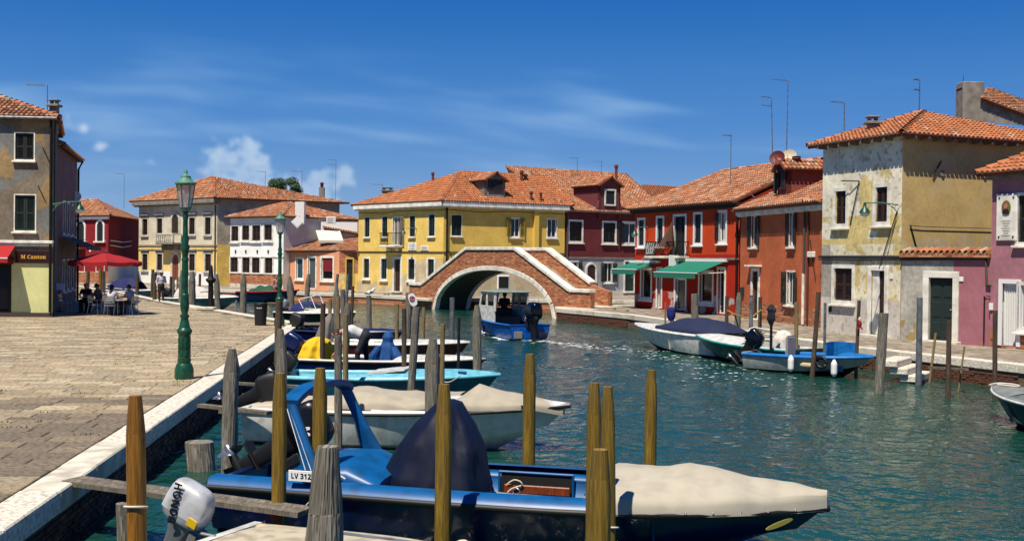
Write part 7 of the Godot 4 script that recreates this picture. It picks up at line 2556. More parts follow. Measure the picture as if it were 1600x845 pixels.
func make_poles() -> void:
	pole_mats()
	rng.seed = 303
	var big := pole(Vector3(-3.446, 0, -10.3), 2.005, 0.091, "orange", "orange yellow painted pole in front of the plank gangway at the lower left", "cut")
	var o := MB.new()
	o.tube(ring_path(0.102, 0.98), 0.012, 0.012, 6)
	obj("rope_band", o, M.rope, big)
	pole(Vector3(-2.52, 0, -12.2), 2.029, 0.08, "mustard", "mustard painted pole with pink string round its foot", "cut")
	pole(Vector3(-2.217, 0, -13), 2.01, 0.085, "mustard", "mustard painted pole standing just behind the thick grey post", "cut")
	pole(Vector3(-0.702, 0, -11.8), 1.976, 0.086, "mustard", "mustard painted pole in front of the navy console cover", "cut")
	pole(Vector3(0.27, 0, -16), 1.949, 0.089, "mustard", "mustard painted pole between the blue boat and the white covered boat", "cut")
	pole(Vector3(0.892, 0, -11.9), 1.996, 0.076, "mustard", "taller left one of the pair of mustard poles at the blue boat's middle", "cut")
	var p8 := pole(Vector3(1.046, 0, -11.5), 2.003, 0.071, "mustard", "mustard pole with white rope round it beside the blue boat", "cut", Vector2(-0.02, 0))
	o = MB.new()
	o.tube(ring_path(0.078, 0.55), 0.011, 0.011, 6)
	obj("rope_band", o, M.rope, p8)
	pole(Vector3(0.679, 0, -8.4), 1.88, 0.086, "mustard", "nearest and lowest mustard pole at the bottom edge", "cut")
	pole(Vector3(1.961, 0, -15.6), 1.779, 0.085, "mustard", "paint streaked mustard pole at the near end of the bow cover", "cut")
	pole(Vector3(-1.182, 0, -7.2), 2.083, 0.132, "grey", "thick weathered grey post at the bottom edge", "barrel")
	pole(Vector3(-3.945, 0, -15.8), 1.99, 0.113, "grey", "pale grey weathered pole in front of the quay wall", "point")
	pole(Vector3(-4.791, 0, -17.3), 0.423, 0.227, "grey", "short cut off grey stump in the water by the quay", "flat")
	pole(Vector3(-4.127, 0, -20), 2.006, 0.109, "grey", "grey pole with pointed top right behind the mustard pole with pink string", "point")
	pole(Vector3(-6.865, 0, -33), 1.995, 0.104, "brown", "brown pole rising behind the pointed grey pole near the second lamp", "flat")
	pole(Vector3(-4.88, 0, -29), 2.1, 0.066, "brown", "thin brown pole in front of the grey motor cover", "flat")
	pole(Vector3(-6.016, 0, -37), 1.92, 0.063, "tan", "thin pale pole left of the leaning grey pole cluster", "flat")
	pole(Vector3(-2.88, 0, -18.6), 2.001, 0.066, "grey", "slender grey pole passing in front of the roll bar", "flat")
	pole(Vector3(-5.777, 0, -37), 2.324, 0.111, "grey", "tall grey pole behind the slender pole of the roll bar", "point")
	pole(Vector3(-4.793, 0, -31), 2.199, 0.053, "tan", "short beige pole in front of the tall grey pole", "flat")
	pole(Vector3(-3.631, 0, -24.6), 2.049, 0.063, "tan", "beige round pole right beside the bending man", "flat")
	pole(Vector3(-4.597, 0, -31), 2.042, 0.115, "grey", "grey pointed pole directly behind the beige round pole", "point", Vector2(0.02, 0))
	pole(Vector3(-6.781, 0, -45), 2.013, 0.103, "grey", "far grey pole just left of the darkest thin pole", "flat")
	pole(Vector3(-6.591, 0, -46), 2.12, 0.066, "brown", "dark thin pole tallest of the cluster behind the bending man", "flat", Vector2(0.03, 0))
	var gl := pole(Vector3(-5.469, 0, -43), 1.836, 0.104, "grey", "rough grey pole carrying a seagull", "flat")
	pole(Vector3(-3.844, 0, -37.7), 1.747, 0.065, "tan", "olive tan thin pole in front of the red boat", "flat")
	pole(Vector3(-2.532, 0, -26.4), 2.109, 0.06, "brown", "brown pole left of the tall grey pole with dark foot", "flat")
	pole(Vector3(-2.17, 0, -24.2), 2.237, 0.086, "grey", "tall grey pole with dark wet foot by the cyan boat", "flat", Vector2(0.05, 0))
	var ms := pole(Vector3(-3.787, 0, -41), 2.038, 0.129, "grey", "dark grey pole that carries a round no mooring sign", "flat")
	pole(Vector3(-3.626, 0, -43), 1.808, 0.08, "grey", "leaning thin grey pole right of the no mooring sign", "flat", Vector2(-0.05, 0))
	pole(Vector3(-2.983, 0, -38), 1.636, 0.065, "tan", "thin beige pole left of the thick rounded grey pole", "flat")
	pole(Vector3(-1.185, 0, -17.3), 2.06, 0.119, "grey", "thick rounded grey pole in front of the beige cockpit cover", "point")
	pole(Vector3(-1.34, 0, -22), 2.014, 0.05, "tan", "beige pole right behind the mustard pole of the console cover", "flat")
	pole(Vector3(-2.382, 0, -44.8), 1.736, 0.102, "steel", "grey steel pole standing left of the bridge arch mouth", "flat")
	pole(Vector3(-1.24, 0, -26.4), 1.912, 0.038, "black", "thin black pole beside the cyan boat", "flat")
	pole(Vector3(-0.805, 0, -26.9), 2.184, 0.111, "grey", "grey pole with pointed top at the cyan boat's bow", "point")
	pole(Vector3(-3.874, 0, -30.2), 0.44, 0.035, "tan", "short stake behind the hooded blue cover", "flat")
	# right bank
	pole(Vector3(6.407, 0, -46.5), 1.593, 0.04, "tan", "thin bamboo stake left of the blue bag pole by the green awning", "flat")
	var bb := pole(Vector3(6.422, 0, -45), 1.445, 0.084, "steel", "slanted grey pole with a blue bag hung on it", "flat", Vector2(0.04, 0))
	bag([[0.9, 0, 0.1, 0, 0.08, 0.05], [1.1, 0, 0.17, 0, 0.13, 0.06], [1.35, 0, 0.17, 0, 0.13, 0.06], [1.45, 0, 0.1, 0, 0.1, 0.05]], fabric(Color(0.02, 0.08, 0.4)), bb, "blue_bag", 5)
	var yr := pole(Vector3(6.78, 0, -41.2), 2.106, 0.141, "grey", "grey pole with yellow rope tied low in front of the navy topped boat", "flat")
	o = MB.new()
	for k in 3: o.tube(ring_path(0.15, 0.62 + 0.04 * k), 0.025, 0.025, 6)
	obj("rope_band", o, mat(Color(0.6, 0.48, 0.12), 0.9), yr)
	pole(Vector3(8.197, 0, -42.5), 2.01, 0.073, "brown", "brown stake left of the tall rounded pole at the sienna house", "flat")
	pole(Vector3(8.334, 0, -41.5), 2.162, 0.119, "grey", "tall rounded grey pole between two brown stakes", "point", Vector2(0.03, 0))
	pole(Vector3(7.843, 0, -36.6), 2.219, 0.068, "steel", "pale steel pole in front of the teal boat's windscreen", "flat")
	pole(Vector3(9.127, 0, -41), 2.022, 0.07, "brown", "brown stake with rope right of the pale steel pole", "flat")
	var nt := pole(Vector3(8.019, 0, -34.5), 1.913, 0.044, "black", "black pole wrapped with dark netting on top", "flat")
	bag([[1.35, 0, 0.05, 0, 0.05, 0.1], [1.55, 0, 0.12, 0, 0.12, 0.2], [1.75, 0, 0.1, 0, 0.1, 0.2], [1.85, 0, 0.14, 0, 0.12, 0.2], [2.0, 0, 0.05, 0, 0.05, 0.1]], fabric(Color(0.07, 0.05, 0.1)), nt, "netting", 5)
	pole(Vector3(9.031, 0, -35.5), 2.044, 0.066, "tan", "pale wooden pole behind the blue work boat", "flat")
	var pl := pole(Vector3(8.71, 0, -32.4), 2.456, 0.069, "brown", "crooked brown pole at the blue work boat's side", "flat", Vector2(0.06, 0))
	pole(Vector3(10.094, 0, -36), 2.017, 0.046, "steel", "thin blue grey steel pole in front of the ochre house", "flat")
	pole(Vector3(10.072, 0, -32.6), 2.223, 0.051, "brown", "brown stake with a small red toy tied to it", "flat", Vector2(0.02, 0))
	var toy := thing("red_toy", "small red and white stuffed toy tied to the brown stake", "toy", Vector3(10.124, 1.596, -32.5))
	o = MB.new()
	o.loft([[Vector3(0, -0.16, 0), Vector3(0.02, 0, 0), Vector3(0, 0, 0.02), 2], [Vector3(0, -0.08, 0), Vector3(0.07, 0, 0), Vector3(0, 0, 0.06), 2], [Vector3(0, 0.02, 0), Vector3(0.05, 0, 0), Vector3(0, 0, 0.05), 2]], 10)
	o.tube(PackedVector3Array([Vector3(-0.03, -0.14, 0), Vector3(-0.07, -0.24, 0.02)]), 0.025, 0.02, 6); o.tube(PackedVector3Array([Vector3(0.03, -0.14, 0), Vector3(0.08, -0.22, 0.02)]), 0.025, 0.02, 6)
	obj("body", o, mat(Color(0.55, 0.08, 0.08), 0.9), toy)
	o = MB.new()
	o.loft([[Vector3(0, 0.02, 0), Vector3(0.02, 0, 0), Vector3(0, 0, 0.02), 2], [Vector3(0, 0.08, 0), Vector3(0.055, 0, 0), Vector3(0, 0, 0.05), 2], [Vector3(0, 0.15, 0), Vector3(0.015, 0, 0), Vector3(0, 0, 0.015), 2]], 10)
	obj("head", o, mat(Color(0.8, 0.7, 0.66), 0.9), toy)
	pole(Vector3(9.413, 0, -28.7), 2.03, 0.123, "grey", "thick leaning grey pole in front of the ochre house door", "flat", Vector2(0.07, 0))
	pole(Vector3(11.021, 0, -30.2), 2.391, 0.082, "steel", "tall grey steel pole in front of the green yard door", "flat")
	pole(Vector3(11.593, 0, -31), 1.395, 0.035, "tan", "short slanting stake beside the tall steel pole", "flat", Vector2(0.1, 0))
	pole(Vector3(10.79, 0, -27.6), 1.909, 0.063, "brown", "dark brown pole in front of the pink wall", "flat")
	pole(Vector3(11.91, 0, -27.5), 2.179, 0.059, "brown", "tall dark brown pole in front of the white curtained door", "flat")
	pole(Vector3(11.58, 0, -29), 1.178, 0.025, "tan", "thin slanting stake at the landing steps by the pink wall", "flat", Vector2(0.12, 0))
	# the bend behind the square
	for e in far_list(): pole(e[0], e[1], e[2], e[3], e[4], "flat" if e[2] < 0.12 else "point", Vector2(e[5], 0))
	# yellow rope slung between two right bank poles
	var yro := mat(Color(0.62, 0.5, 0.14), 0.9)
	var rp := thing("yellow_rope", "yellow mooring rope slung between the stakes by the sienna house", "rope", Vector3(8.108, 1.472, -42))
	rope(rp, [Vector3(0, 0, 0), Vector3(8.269, 1.356, -41) - rp.position, Vector3(7.886, 1.445, -37) - rp.position, Vector3(8.752, 1.457, -40) - rp.position, Vector3(9.157, 1.554, -41) - rp.position], 0.025, yro)
	# pink string at the mustard pole
	var st := thing("pink_string", "loops of pink string at the foot of the mustard pole", "string", Vector3(-2.512, 0.419, -12))
	rope(st, [Vector3(-0.12, 0.02, 0.05), Vector3(-0.02, 0.12, 0.1), Vector3(0.08, 0.05, 0.1), Vector3(-0.02, -0.03, 0.1), Vector3(-0.1, 0.06, 0.1), Vector3(0.02, 0.1, 0.12), Vector3(0.1, 0.0, 0.12), Vector3(0.2, 0.07, 0.05)], 0.008, mat(Color(0.7, 0.2, 0.22), 0.8))
	# no mooring sign
	var sg := thing("mooring_sign", "round white no mooring sign on the dark grey pole", "sign", Vector3(-3.596, 1.797, -40.6), 0.1)
	o = MB.new()
	o.loft([[Vector3(0, 0, 0), Vector3(0.14, 0, 0), Vector3(0, 0.24, 0), 3.0], [Vector3(0, 0, 0.02), Vector3(0.14, 0, 0), Vector3(0, 0.24, 0), 3.0]], 20)
	obj("plate", o, M.white, sg, Transform3D(Basis(Vector3.BACK, 0.35), Vector3.ZERO))
	o = MB.new()
	o.tube(ring_path2(0.085), 0.018, 0.018, 6)
	o.box(Vector3.ZERO, Vector3(0.15, 0.03, 0.02), Basis(Vector3.BACK, 0.8))
	obj("red_ring", o, mat(Color(0.6, 0.04, 0.04), 0.5), sg, Transform3D(Basis(), Vector3(-0.02, 0.03, 0.03)))
	seagull(Vector3(-5.469, 1.824, -43) - Vector3(0, 0.03, 0))
	# bollards with white plates at bridge landings
	for e in [[Vector3(5.476, 0.756, -60), "short grey bollard with yellow sign at the bridge landing"], [Vector3(5.991, 0.75, -58), "short grey bollard with round red sign at the bridge landing"], [Vector3(-8.967, 0.804, -79), "left pale mooring bollard before the yellow house"], [Vector3(-8.729, 0.797, -79.3), "right pale mooring bollard before the yellow house"]]:
		var b := pole(e[0], e[0].y, 0.16, "grey", e[1], "point")
		o = MB.new()
		o.loft([[Vector3(0, e[0].y - 0.55, 0.15), Vector3(0.11, 0, 0), Vector3(0, 0.2, 0), 3.0], [Vector3(0, e[0].y - 0.55, 0.19), Vector3(0.11, 0, 0), Vector3(0, 0.2, 0), 3.0]], 16)
		obj("plate", o, M.white, b)
	for e in [[Vector3(-17.335, 0.472, -63), 0]]:
		pass

func far_list() -> Array:
	return [[Vector3(-28.057, 0, -74), 2.174, 0.116, "brown", "brown pole seen left under the red umbrella", 0.0], [Vector3(-27.97, 0, -76), 2.327, 0.109, "mustard", "yellow pole seen behind the umbrella pole", 0.0], [Vector3(-28.481, 0, -78), 2.126, 0.1, "brown", "thin brown pole right of the yellow pole under the umbrella", 0.0], [Vector3(-24.465, 0, -73), 2.143, 0.125, "brown", "olive brown pole at the umbrella's right rim", 0.0], [Vector3(-25.715, 0, -80), 2.273, 0.114, "brown", "slightly leaning brown pole left of the standing man", 0.02], [Vector3(-21.082, 0, -66), 2.265, 0.113, "brown", "dark pole just left of the standing man", 0.0], [Vector3(-21.967, 0, -72), 1.936, 0.093, "brown", "first thin pole between the standing man and the villa door", 0.0], [Vector3(-22.408, 0, -74), 1.816, 0.085, "grey", "second thin pole between the standing man and the villa door", 0.0], [Vector3(-22.731, 0, -76), 1.822, 0.076, "tan", "pale thin stake in front of the villa door", 0.0], [Vector3(-19.499, 0, -66), 2.435, 0.151, "grey", "grey pole half hidden behind the big green lamp post", 0.0], [Vector3(-18.534, 0, -65), 2.381, 0.204, "grey", "thick grey pole right of the big green lamp post", 0.0], [Vector3(-20.076, 0, -72), 2.123, 0.082, "brown", "thin brown stake behind the far white boat", 0.0], [Vector3(-16.748, 0, -64), 2.266, 0.165, "grey", "grey pole leaning at the far white boat's bow", -0.05], [Vector3(-14.364, 0, -60), 2.346, 0.171, "grey", "dark grey pole left of the red rimmed boat", -0.03], [Vector3(-10.809, 0, -55), 2.327, 0.173, "grey", "leaning grey pole left of the windscreen boat", -0.06], [Vector3(-11.442, 0, -62), 2.353, 0.142, "grey", "leaning grey pole in front of the peach house door", 0.08], [Vector3(-11.158, 0, -70), 2.252, 0.1, "steel", "slanting pale steel pole in front of the peach house", 0.1], [Vector3(-9.804, 0, -66), 2.32, 0.094, "steel", "slanting steel pole in front of the brick hut", 0.05]]

func ring_path(r: float, y: float) -> PackedVector3Array:
	var p := PackedVector3Array()
	for k in 17: p.append(Vector3(cos(TAU * k / 16) * r, y + 0.02 * sin(TAU * k / 16), sin(TAU * k / 16) * r))
	return p
func ring_path2(r: float) -> PackedVector3Array:
	var p := PackedVector3Array()
	for k in 17: p.append(Vector3(cos(TAU * k / 16) * r, sin(TAU * k / 16) * r, 0))
	return p

func seagull(at: Vector3) -> void:
	var r := thing("seagull", "white and grey seagull perched on the rough grey pole", "bird", at, 0.2)
	var b := blob([[Vector3(-0.02, 0.16, 0), Vector3(0.1, 0.2, 0), 0.075, 0.06], [Vector3(0.1, 0.21, 0), Vector3(0.16, 0.3, 0), 0.045, 0.045], [Vector3(-0.02, 0.16, 0), Vector3(-0.16, 0.12, 0), 0.07, 0.03], [Vector3(0.17, 0.3, 0), Vector3(0.24, 0.285, 0), 0.016, 0.01]], 0.016, 0.03)
	obj("body", b, M.white, r)
	b = blob([[Vector3(0.08, 0.2, 0.05), Vector3(-0.2, 0.13, 0.03), 0.045, 0.015], [Vector3(0.08, 0.2, -0.05), Vector3(-0.2, 0.13, -0.03), 0.045, 0.015]], 0.016, 0.02)
	obj("wings", b, mat(Color(0.42, 0.44, 0.46), 0.8), r)
	var o := MB.new()
	for s in [-1, 1]: o.tube(PackedVector3Array([Vector3(0.02, 0.11, s * 0.03), Vector3(0.02, 0.0, s * 0.03), Vector3(0.06, 0.0, s * 0.03)]), 0.008, 0.008, 5)
	obj("legs", o, mat(Color(0.6, 0.4, 0.15), 0.7), r)

# ---- soft bodies: tapered capsules joined and meshed as surface nets -----
func blob(bones: Array, cell: float, k := 0.05) -> MB:
	var lo := Vector3(1e9, 1e9, 1e9)
	var hi := -lo
	for b in bones:
		for e in 2:
			var rr: float = b[2 + e] + cell * 2
			lo = lo.min(b[e] - Vector3.ONE * rr); hi = hi.max(b[e] + Vector3.ONE * rr)
	var nx := int((hi.x - lo.x) / cell) + 2
	var ny := int((hi.y - lo.y) / cell) + 2
	var nz := int((hi.z - lo.z) / cell) + 2
	var f := PackedFloat32Array()
	f.resize(nx * ny * nz)
	f.fill(1.0)
	for b in bones:
		var a: Vector3 = b[0]
		var d: Vector3 = b[1] - b[0]
		var l2 := maxf(d.length_squared(), 1e-8)
		var rm: float = maxf(b[2], b[3]) + k + cell * 2
		var p0 := a.min(b[1]) - Vector3.ONE * rm
		var p1 := a.max(b[1]) + Vector3.ONE * rm
		var i0 := Vector3i(((p0 - lo) / cell).floor()).clamp(Vector3i.ZERO, Vector3i(nx - 1, ny - 1, nz - 1))
		var i1 := Vector3i(((p1 - lo) / cell).ceil()).clamp(Vector3i.ZERO, Vector3i(nx - 1, ny - 1, nz - 1))
		for z in range(i0.z, i1.z + 1):
			for y in range(i0.y, i1.y + 1):
				for x in range(i0.x, i1.x + 1):
					var p := lo + Vector3(x, y, z) * cell
					var t := clampf((p - a).dot(d) / l2, 0, 1)
					var s: float = (p - a - d * t).length() - lerpf(b[2], b[3], t)
					var i := (z * ny + y) * nx + x
					var o := f[i]
					var h := maxf(k - absf(o - s), 0.0) / k
					f[i] = minf(o, s) - h * h * k * 0.25
	var m := MB.new()
	var id := PackedInt32Array()
	id.resize(nx * ny * nz)
	id.fill(-1)
	var cor := []
	for c in 8: cor.append(Vector3i(c & 1, (c >> 1) & 1, (c >> 2) & 1))
	for z in nz - 1:
		for y in ny - 1:
			for x in nx - 1:
				var base := (z * ny + y) * nx + x
				var v := []
				var inside_n := 0
				for c in cor:
					var q: float = f[base + (c.z * ny + c.y) * nx + c.x]
					v.append(q)
					if q < 0: inside_n += 1
				if inside_n == 0 or inside_n == 8: continue
				var sum := Vector3.ZERO
				var n := 0
				for c in 8:
					for ax in 3:
						var e: int = c | (1 << ax)
						if e != c and (v[c] < 0) != (v[e] < 0):
							var t: float = v[c] / (v[c] - v[e])
							sum += Vector3(cor[c]).lerp(Vector3(cor[e]), t)
							n += 1
				var g := Vector3(v[1] + v[3] + v[5] + v[7] - v[0] - v[2] - v[4] - v[6], v[2] + v[3] + v[6] + v[7] - v[0] - v[1] - v[4] - v[5], v[4] + v[5] + v[6] + v[7] - v[0] - v[1] - v[2] - v[3])
				id[base] = m.vert(lo + (Vector3(x, y, z) + sum / n) * cell, g.normalized())
	var st := [1, nx, nx * ny]
	for z in range(1, nz - 1):
		for y in range(1, ny - 1):
			for x in range(1, nx - 1):
				var i := (z * ny + y) * nx + x
				for ax in 3:
					var s0 := f[i] < 0
					var s1: bool = f[i + st[ax]] < 0
					if s0 == s1: continue
					var u: int = st[(ax + 1) % 3]
					var w: int = st[(ax + 2) % 3]
					var a := id[i]
					var b := id[i - u]
					var c := id[i - u - w]
					var d := id[i - w]
					if a < 0 or b < 0 or c < 0 or d < 0: continue
					if s0: m.ix.append_array([a, c, b, a, d, c])
					else: m.ix.append_array([a, b, c, a, c, d])
	return m

# pose: joints in the person's own frame, front = +z
func person(label: String, at: Vector3, turn: float, j: Dictionary, look: Dictionary, cell := 0.026) -> Node3D:
	var r := thing("person", label, "person", at, turn)
	var hip: Vector3 = j.hip
	var ch: Vector3 = j.chest
	var nk: Vector3 = j.neck
	var hd: Vector3 = j.head
	var side: Vector3 = j.get("side", Vector3.RIGHT)
	var up := (nk - hip).normalized()
	var fw := side.cross(up) * -1.0
	var face: Vector3 = j.get("face", Vector3.BACK)
	var hu := (hd - nk).normalized()
	var body := [[nk, hd, 0.055, 0.07], [hd - hu * 0.03, hd + hu * 0.05, 0.08, 0.088], [hd + face * 0.03 - hu * 0.05, hd + face * 0.05, 0.05, 0.05], [hd + face * 0.09 - hu * 0.01, hd + face * 0.105 - hu * 0.03, 0.014, 0.016], [hip, ch, 0.12, 0.135], [ch, nk, 0.13, 0.06]]
	for s in [-1, 1]: body.append([hd + side * s * 0.085, hd + side * s * 0.085 + hu * 0.025, 0.014, 0.016])
	var shirt := [[hip + up * 0.04, ch, 0.145, 0.155], [ch, nk - up * 0.04, 0.15, 0.08]]
	var pants := [[hip + up * 0.05, hip, 0.16, 0.165]]
	var shoes := []
	for s in [-1, 1]:
		var k := "l" if s < 0 else "r"
		var sh_: Vector3 = nk - up * 0.07 + side * s * 0.18
		var el: Vector3 = j["el" + k]
		var ha: Vector3 = j["ha" + k]
		var hj: Vector3 = hip + side * s * 0.09
		var kn: Vector3 = j["kn" + k]
		var an: Vector3 = j["an" + k]
		var toe: Vector3 = j.get("toe", Vector3.BACK)
		var hdv := (ha - el).normalized()
		body.append_array([[nk - up * 0.05, sh_, 0.06, 0.055], [sh_, el, 0.05, 0.04], [el, ha, 0.04, 0.028], [ha, ha + hdv * 0.07, 0.03, 0.032]])
		for q in 4: body.append([ha + hdv * 0.07 + fw * (q - 1.5) * 0.016, ha + hdv * (0.14 - 0.012 * absf(q - 1.3)) + fw * (q - 1.5) * 0.018, 0.01, 0.008])
		body.append([ha + hdv * 0.02, ha + hdv * 0.08 + fw * 0.05, 0.012, 0.009])
		body.append_array([[hj, kn, 0.085, 0.055], [kn, an, 0.055, 0.038], [an, an + toe * 0.13 - Vector3(0, 0.03, 0), 0.035, 0.03]])
		shirt.append([nk - up * 0.08, sh_, 0.085, 0.075])
		var sl: float = look.get("sleeve", 0.6)
		shirt.append([sh_, sh_.lerp(el, minf(1.0, sl)), 0.072, 0.06])
		if sl > 1.0: shirt.append([el, el.lerp(ha, 0.9), 0.055, 0.042])
		var pl: float = look.get("leg", 1.0)
		pants.append_array([[hj, kn, 0.105, 0.075], [kn, kn.lerp(an, pl * 0.95), 0.072, 0.062]])
		shoes.append([an + Vector3(0, -0.02, 0), an + toe * 0.14 - Vector3(0, 0.035, 0), 0.05, 0.04])
	obj("body", blob(body, cell * 0.8, 0.03), M.skin, r)
	obj("shirt", blob(shirt, cell, 0.06), look.shirt, r)
	obj("trousers", blob(pants, cell, 0.05), look.pants, r)
	obj("shoes", blob(shoes, cell, 0.02), look.get("shoes", M.hair), r)
	var hair := [[hd + hu * 0.05 - face * 0.02, hd + hu * 0.02 - face * 0.045, 0.095, 0.09]]
	if look.get("long", false): hair.append([hd - face * 0.07, nk - face * 0.1 - hu * 0.1, 0.07, 0.05])
	obj("hair", blob(hair, cell * 0.7, 0.03), look.get("hair", M.hair), r)
	if look.has("hat"):
		var o := MB.new()
		o.lathe([[0.17, 0.0], [0.17, 0.012], [0.105, 0.02], [0.1, 0.1], [0.06, 0.13], [0.0, 0.13]], hd + hu * 0.07, 16)
		obj("hat", o, look.hat, r)
	# eyes and mouth
	var e := MB.new()
	for s in [-1, 1]: e.box(hd + face * 0.088 + side * s * 0.032 + hu * 0.012, Vector3(0.022, 0.012, 0.022))
	e.box(hd + face * 0.094 - hu * 0.06, Vector3(0.045, 0.008, 0.012))
	obj("face_features", e, M.hair, r)
	return r

func stand(arm := 0.0) -> Dictionary:
	return {"hip": Vector3(0, 0.92, 0), "chest": Vector3(0, 1.25, -0.01), "neck": Vector3(0, 1.44, 0), "head": Vector3(0, 1.6, 0.03), "ell": Vector3(-0.25, 1.12, -0.04), "elr": Vector3(0.25, 1.12, -0.04), "hal": Vector3(-0.24, 0.87, 0.06 + arm), "har": Vector3(0.24, 0.87, 0.06), "knl": Vector3(-0.1, 0.5, 0.03), "knr": Vector3(0.1, 0.5, 0.01), "anl": Vector3(-0.1, 0.085, 0), "anr": Vector3(0.12, 0.085, -0.04)}
func sit() -> Dictionary:
	return {"hip": Vector3(0, 0.56, 0), "chest": Vector3(0, 0.86, 0.02), "neck": Vector3(0, 1.06, 0.06), "head": Vector3(0, 1.21, 0.11), "ell": Vector3(-0.27, 0.8, 0.16), "elr": Vector3(0.27, 0.8, 0.16), "hal": Vector3(-0.14, 0.78, 0.4), "har": Vector3(0.12, 0.8, 0.42), "knl": Vector3(-0.13, 0.52, 0.42), "knr": Vector3(0.13, 0.52, 0.42), "anl": Vector3(-0.13, 0.085, 0.4), "anr": Vector3(0.13, 0.085, 0.38)}

# ---- the square ---------------------------------------------------------
func street_lamp(at: Vector3, label: String, h := 4.42) -> void:
	var r := thing("street_lamp", label, "lamp post", at, 0.2, "green cast iron lamps on the square")
	var k := h / 4.42
	var o := MB.new()
	o.lathe([[0.2, 0.0], [0.2, 0.2], [0.17, 0.3], [0.15, 0.34]], Vector3.ZERO, 8)
	obj("base", o, M.green, r)
	o = MB.new()
	o.lathe([[0.13, 0.34], [0.145, 0.4], [0.13, 0.46], [0.125, 0.95], [0.155, 1.0], [0.165, 1.04], [0.12, 1.1]], Vector3.ZERO, 8)
	var pd := obj("pedestal", o, M.green, r)
	for q in 8:
		o = MB.new()
		o.cbox(Vector3(0, 0.7, 0.118), Vector3(0.07, 0.4, 0.02), 0.008)
		for e in 3: o.cbox(Vector3(0, 0.58 + e * 0.12, 0.128), Vector3(0.04, 0.07, 0.012), 0.005)
		obj("relief_panel", o, M.green, pd, Transform3D(Basis(Vector3.UP, TAU * (q + 0.5) / 8), Vector3.ZERO))
	o = MB.new()
	o.lathe([[0.12, 1.08], [0.1, 1.2], [0.075, 1.3], [0.105, 1.36], [0.06, 1.4], [0.085, 1.48], [0.095, 1.6], [0.08, 1.76], [0.09, 1.8], [0.07, 1.83]], Vector3.ZERO, 20)
	obj("vase", o, M.green, r)
	o = MB.new()
	o.lathe([[0.066, 1.82 ], [0.064, 2.1], [0.062, 2.5 * k]], Vector3.ZERO, 32, 8, 0.09)
	obj("fluted_shaft", o, M.green, r)
	o = MB.new()
	o.lathe([[0.062, 2.5 * k], [0.075, 2.54 * k], [0.075, 2.58 * k], [0.06, 2.62 * k], [0.075, 2.75 * k], [0.1, 2.84 * k], [0.065, 2.9 * k], [0.08, 3.0 * k], [0.055, 3.1 * k], [0.05, 3.4 * k], [0.065, 3.5 * k], [0.05, 3.54 * k], [0.07, 3.6 * k]], Vector3.ZERO, 20)
	obj("upper_shaft", o, M.green, r)
	o = MB.new()
	var y0 := 3.68 * k
	o.lathe([[0.06, y0 - 0.1], [0.11, y0 - 0.04], [0.125, y0]], Vector3.ZERO, 6)
	for q in 6:
		var a := TAU * q / 6
		o.tube(PackedVector3Array([Vector3(cos(a) * 0.12, y0, sin(a) * 0.12), Vector3(cos(a) * 0.19, y0 + 0.48, sin(a) * 0.19)]), 0.012, 0.012, 5)
	obj("lantern_frame", o, M.patina, r)
	o = MB.new()
	var rg := []
	for e in 2:
		var q := PackedVector3Array()
		for c in 6: q.append(Vector3(cos(TAU * c / 6) * lerpf(0.118, 0.185, e), y0 + 0.48 * e, sin(TAU * c / 6) * lerpf(0.118, 0.185, e)))
		rg.append(q)
	for c in 6: o.face([rg[0][c], rg[0][(c + 1) % 6], rg[1][(c + 1) % 6], rg[1][c]], Vector3(0, y0 + 0.2, 0))
	obj("lantern_glass", o, M.lamp_glass, r)
	o = MB.new()
	o.lathe([[0.2, y0 + 0.48], [0.225, y0 + 0.5], [0.225, y0 + 0.53], [0.19, y0 + 0.55], [0.12, y0 + 0.6], [0.1, y0 + 0.66], [0.11, y0 + 0.67], [0.05, y0 + 0.7], [0.03, y0 + 0.73], [0.045, y0 + 0.76], [0.02, y0 + 0.8], [0.0, y0 + 0.81]], Vector3.ZERO, 18)
	obj("lantern_roof", o, M.patina, r)
	o = MB.new()
	o.lathe([[0.02, y0], [0.02, y0 + 0.12], [0.05, y0 + 0.2], [0.05, y0 + 0.28], [0.0, y0 + 0.34]], Vector3.ZERO, 10)
	obj("bulb", o, M.white, r)

func wall_lamp(a: Vector3, b: Vector3, label: String) -> void:
	# bracket from the wall at a out to b, bell shade below
	var r := thing("wall_lamp", label, "wall lamp", a, 0.0, "bracket lamps on the houses")
	var v := b - a
	var o := MB.new()
	o.tube(PackedVector3Array([Vector3.ZERO, v * 0.5 + Vector3(0, 0.04, 0), v]), 0.025, 0.02, 6)
	o.tube(PackedVector3Array([Vector3(0, -0.3, 0), v * 0.12 + Vector3(0, -0.12, 0), v * 0.3]), 0.018, 0.014, 6)
	o.tube(PackedVector3Array([v * 0.06 + Vector3(0, -0.02, 0), v * 0.12 + Vector3(0, -0.14, 0), v * 0.2 + Vector3(0, -0.1, 0), v * 0.14 + Vector3(0, -0.03, 0)]), 0.012, 0.012, 5)
	obj("bracket", o, M.patina, r)
	o = MB.new()
	o.lathe([[0.03, 0.02], [0.05, -0.04], [0.055, -0.14], [0.12, -0.2], [0.19, -0.33], [0.18, -0.34]], v, 16)
	obj("shade", o, M.green, r)
	o = MB.new()
	o.lathe([[0.17, -0.33], [0.15, -0.42], [0.08, -0.47], [0.0, -0.48]], v, 14)
	obj("globe", o, M.trim, r)

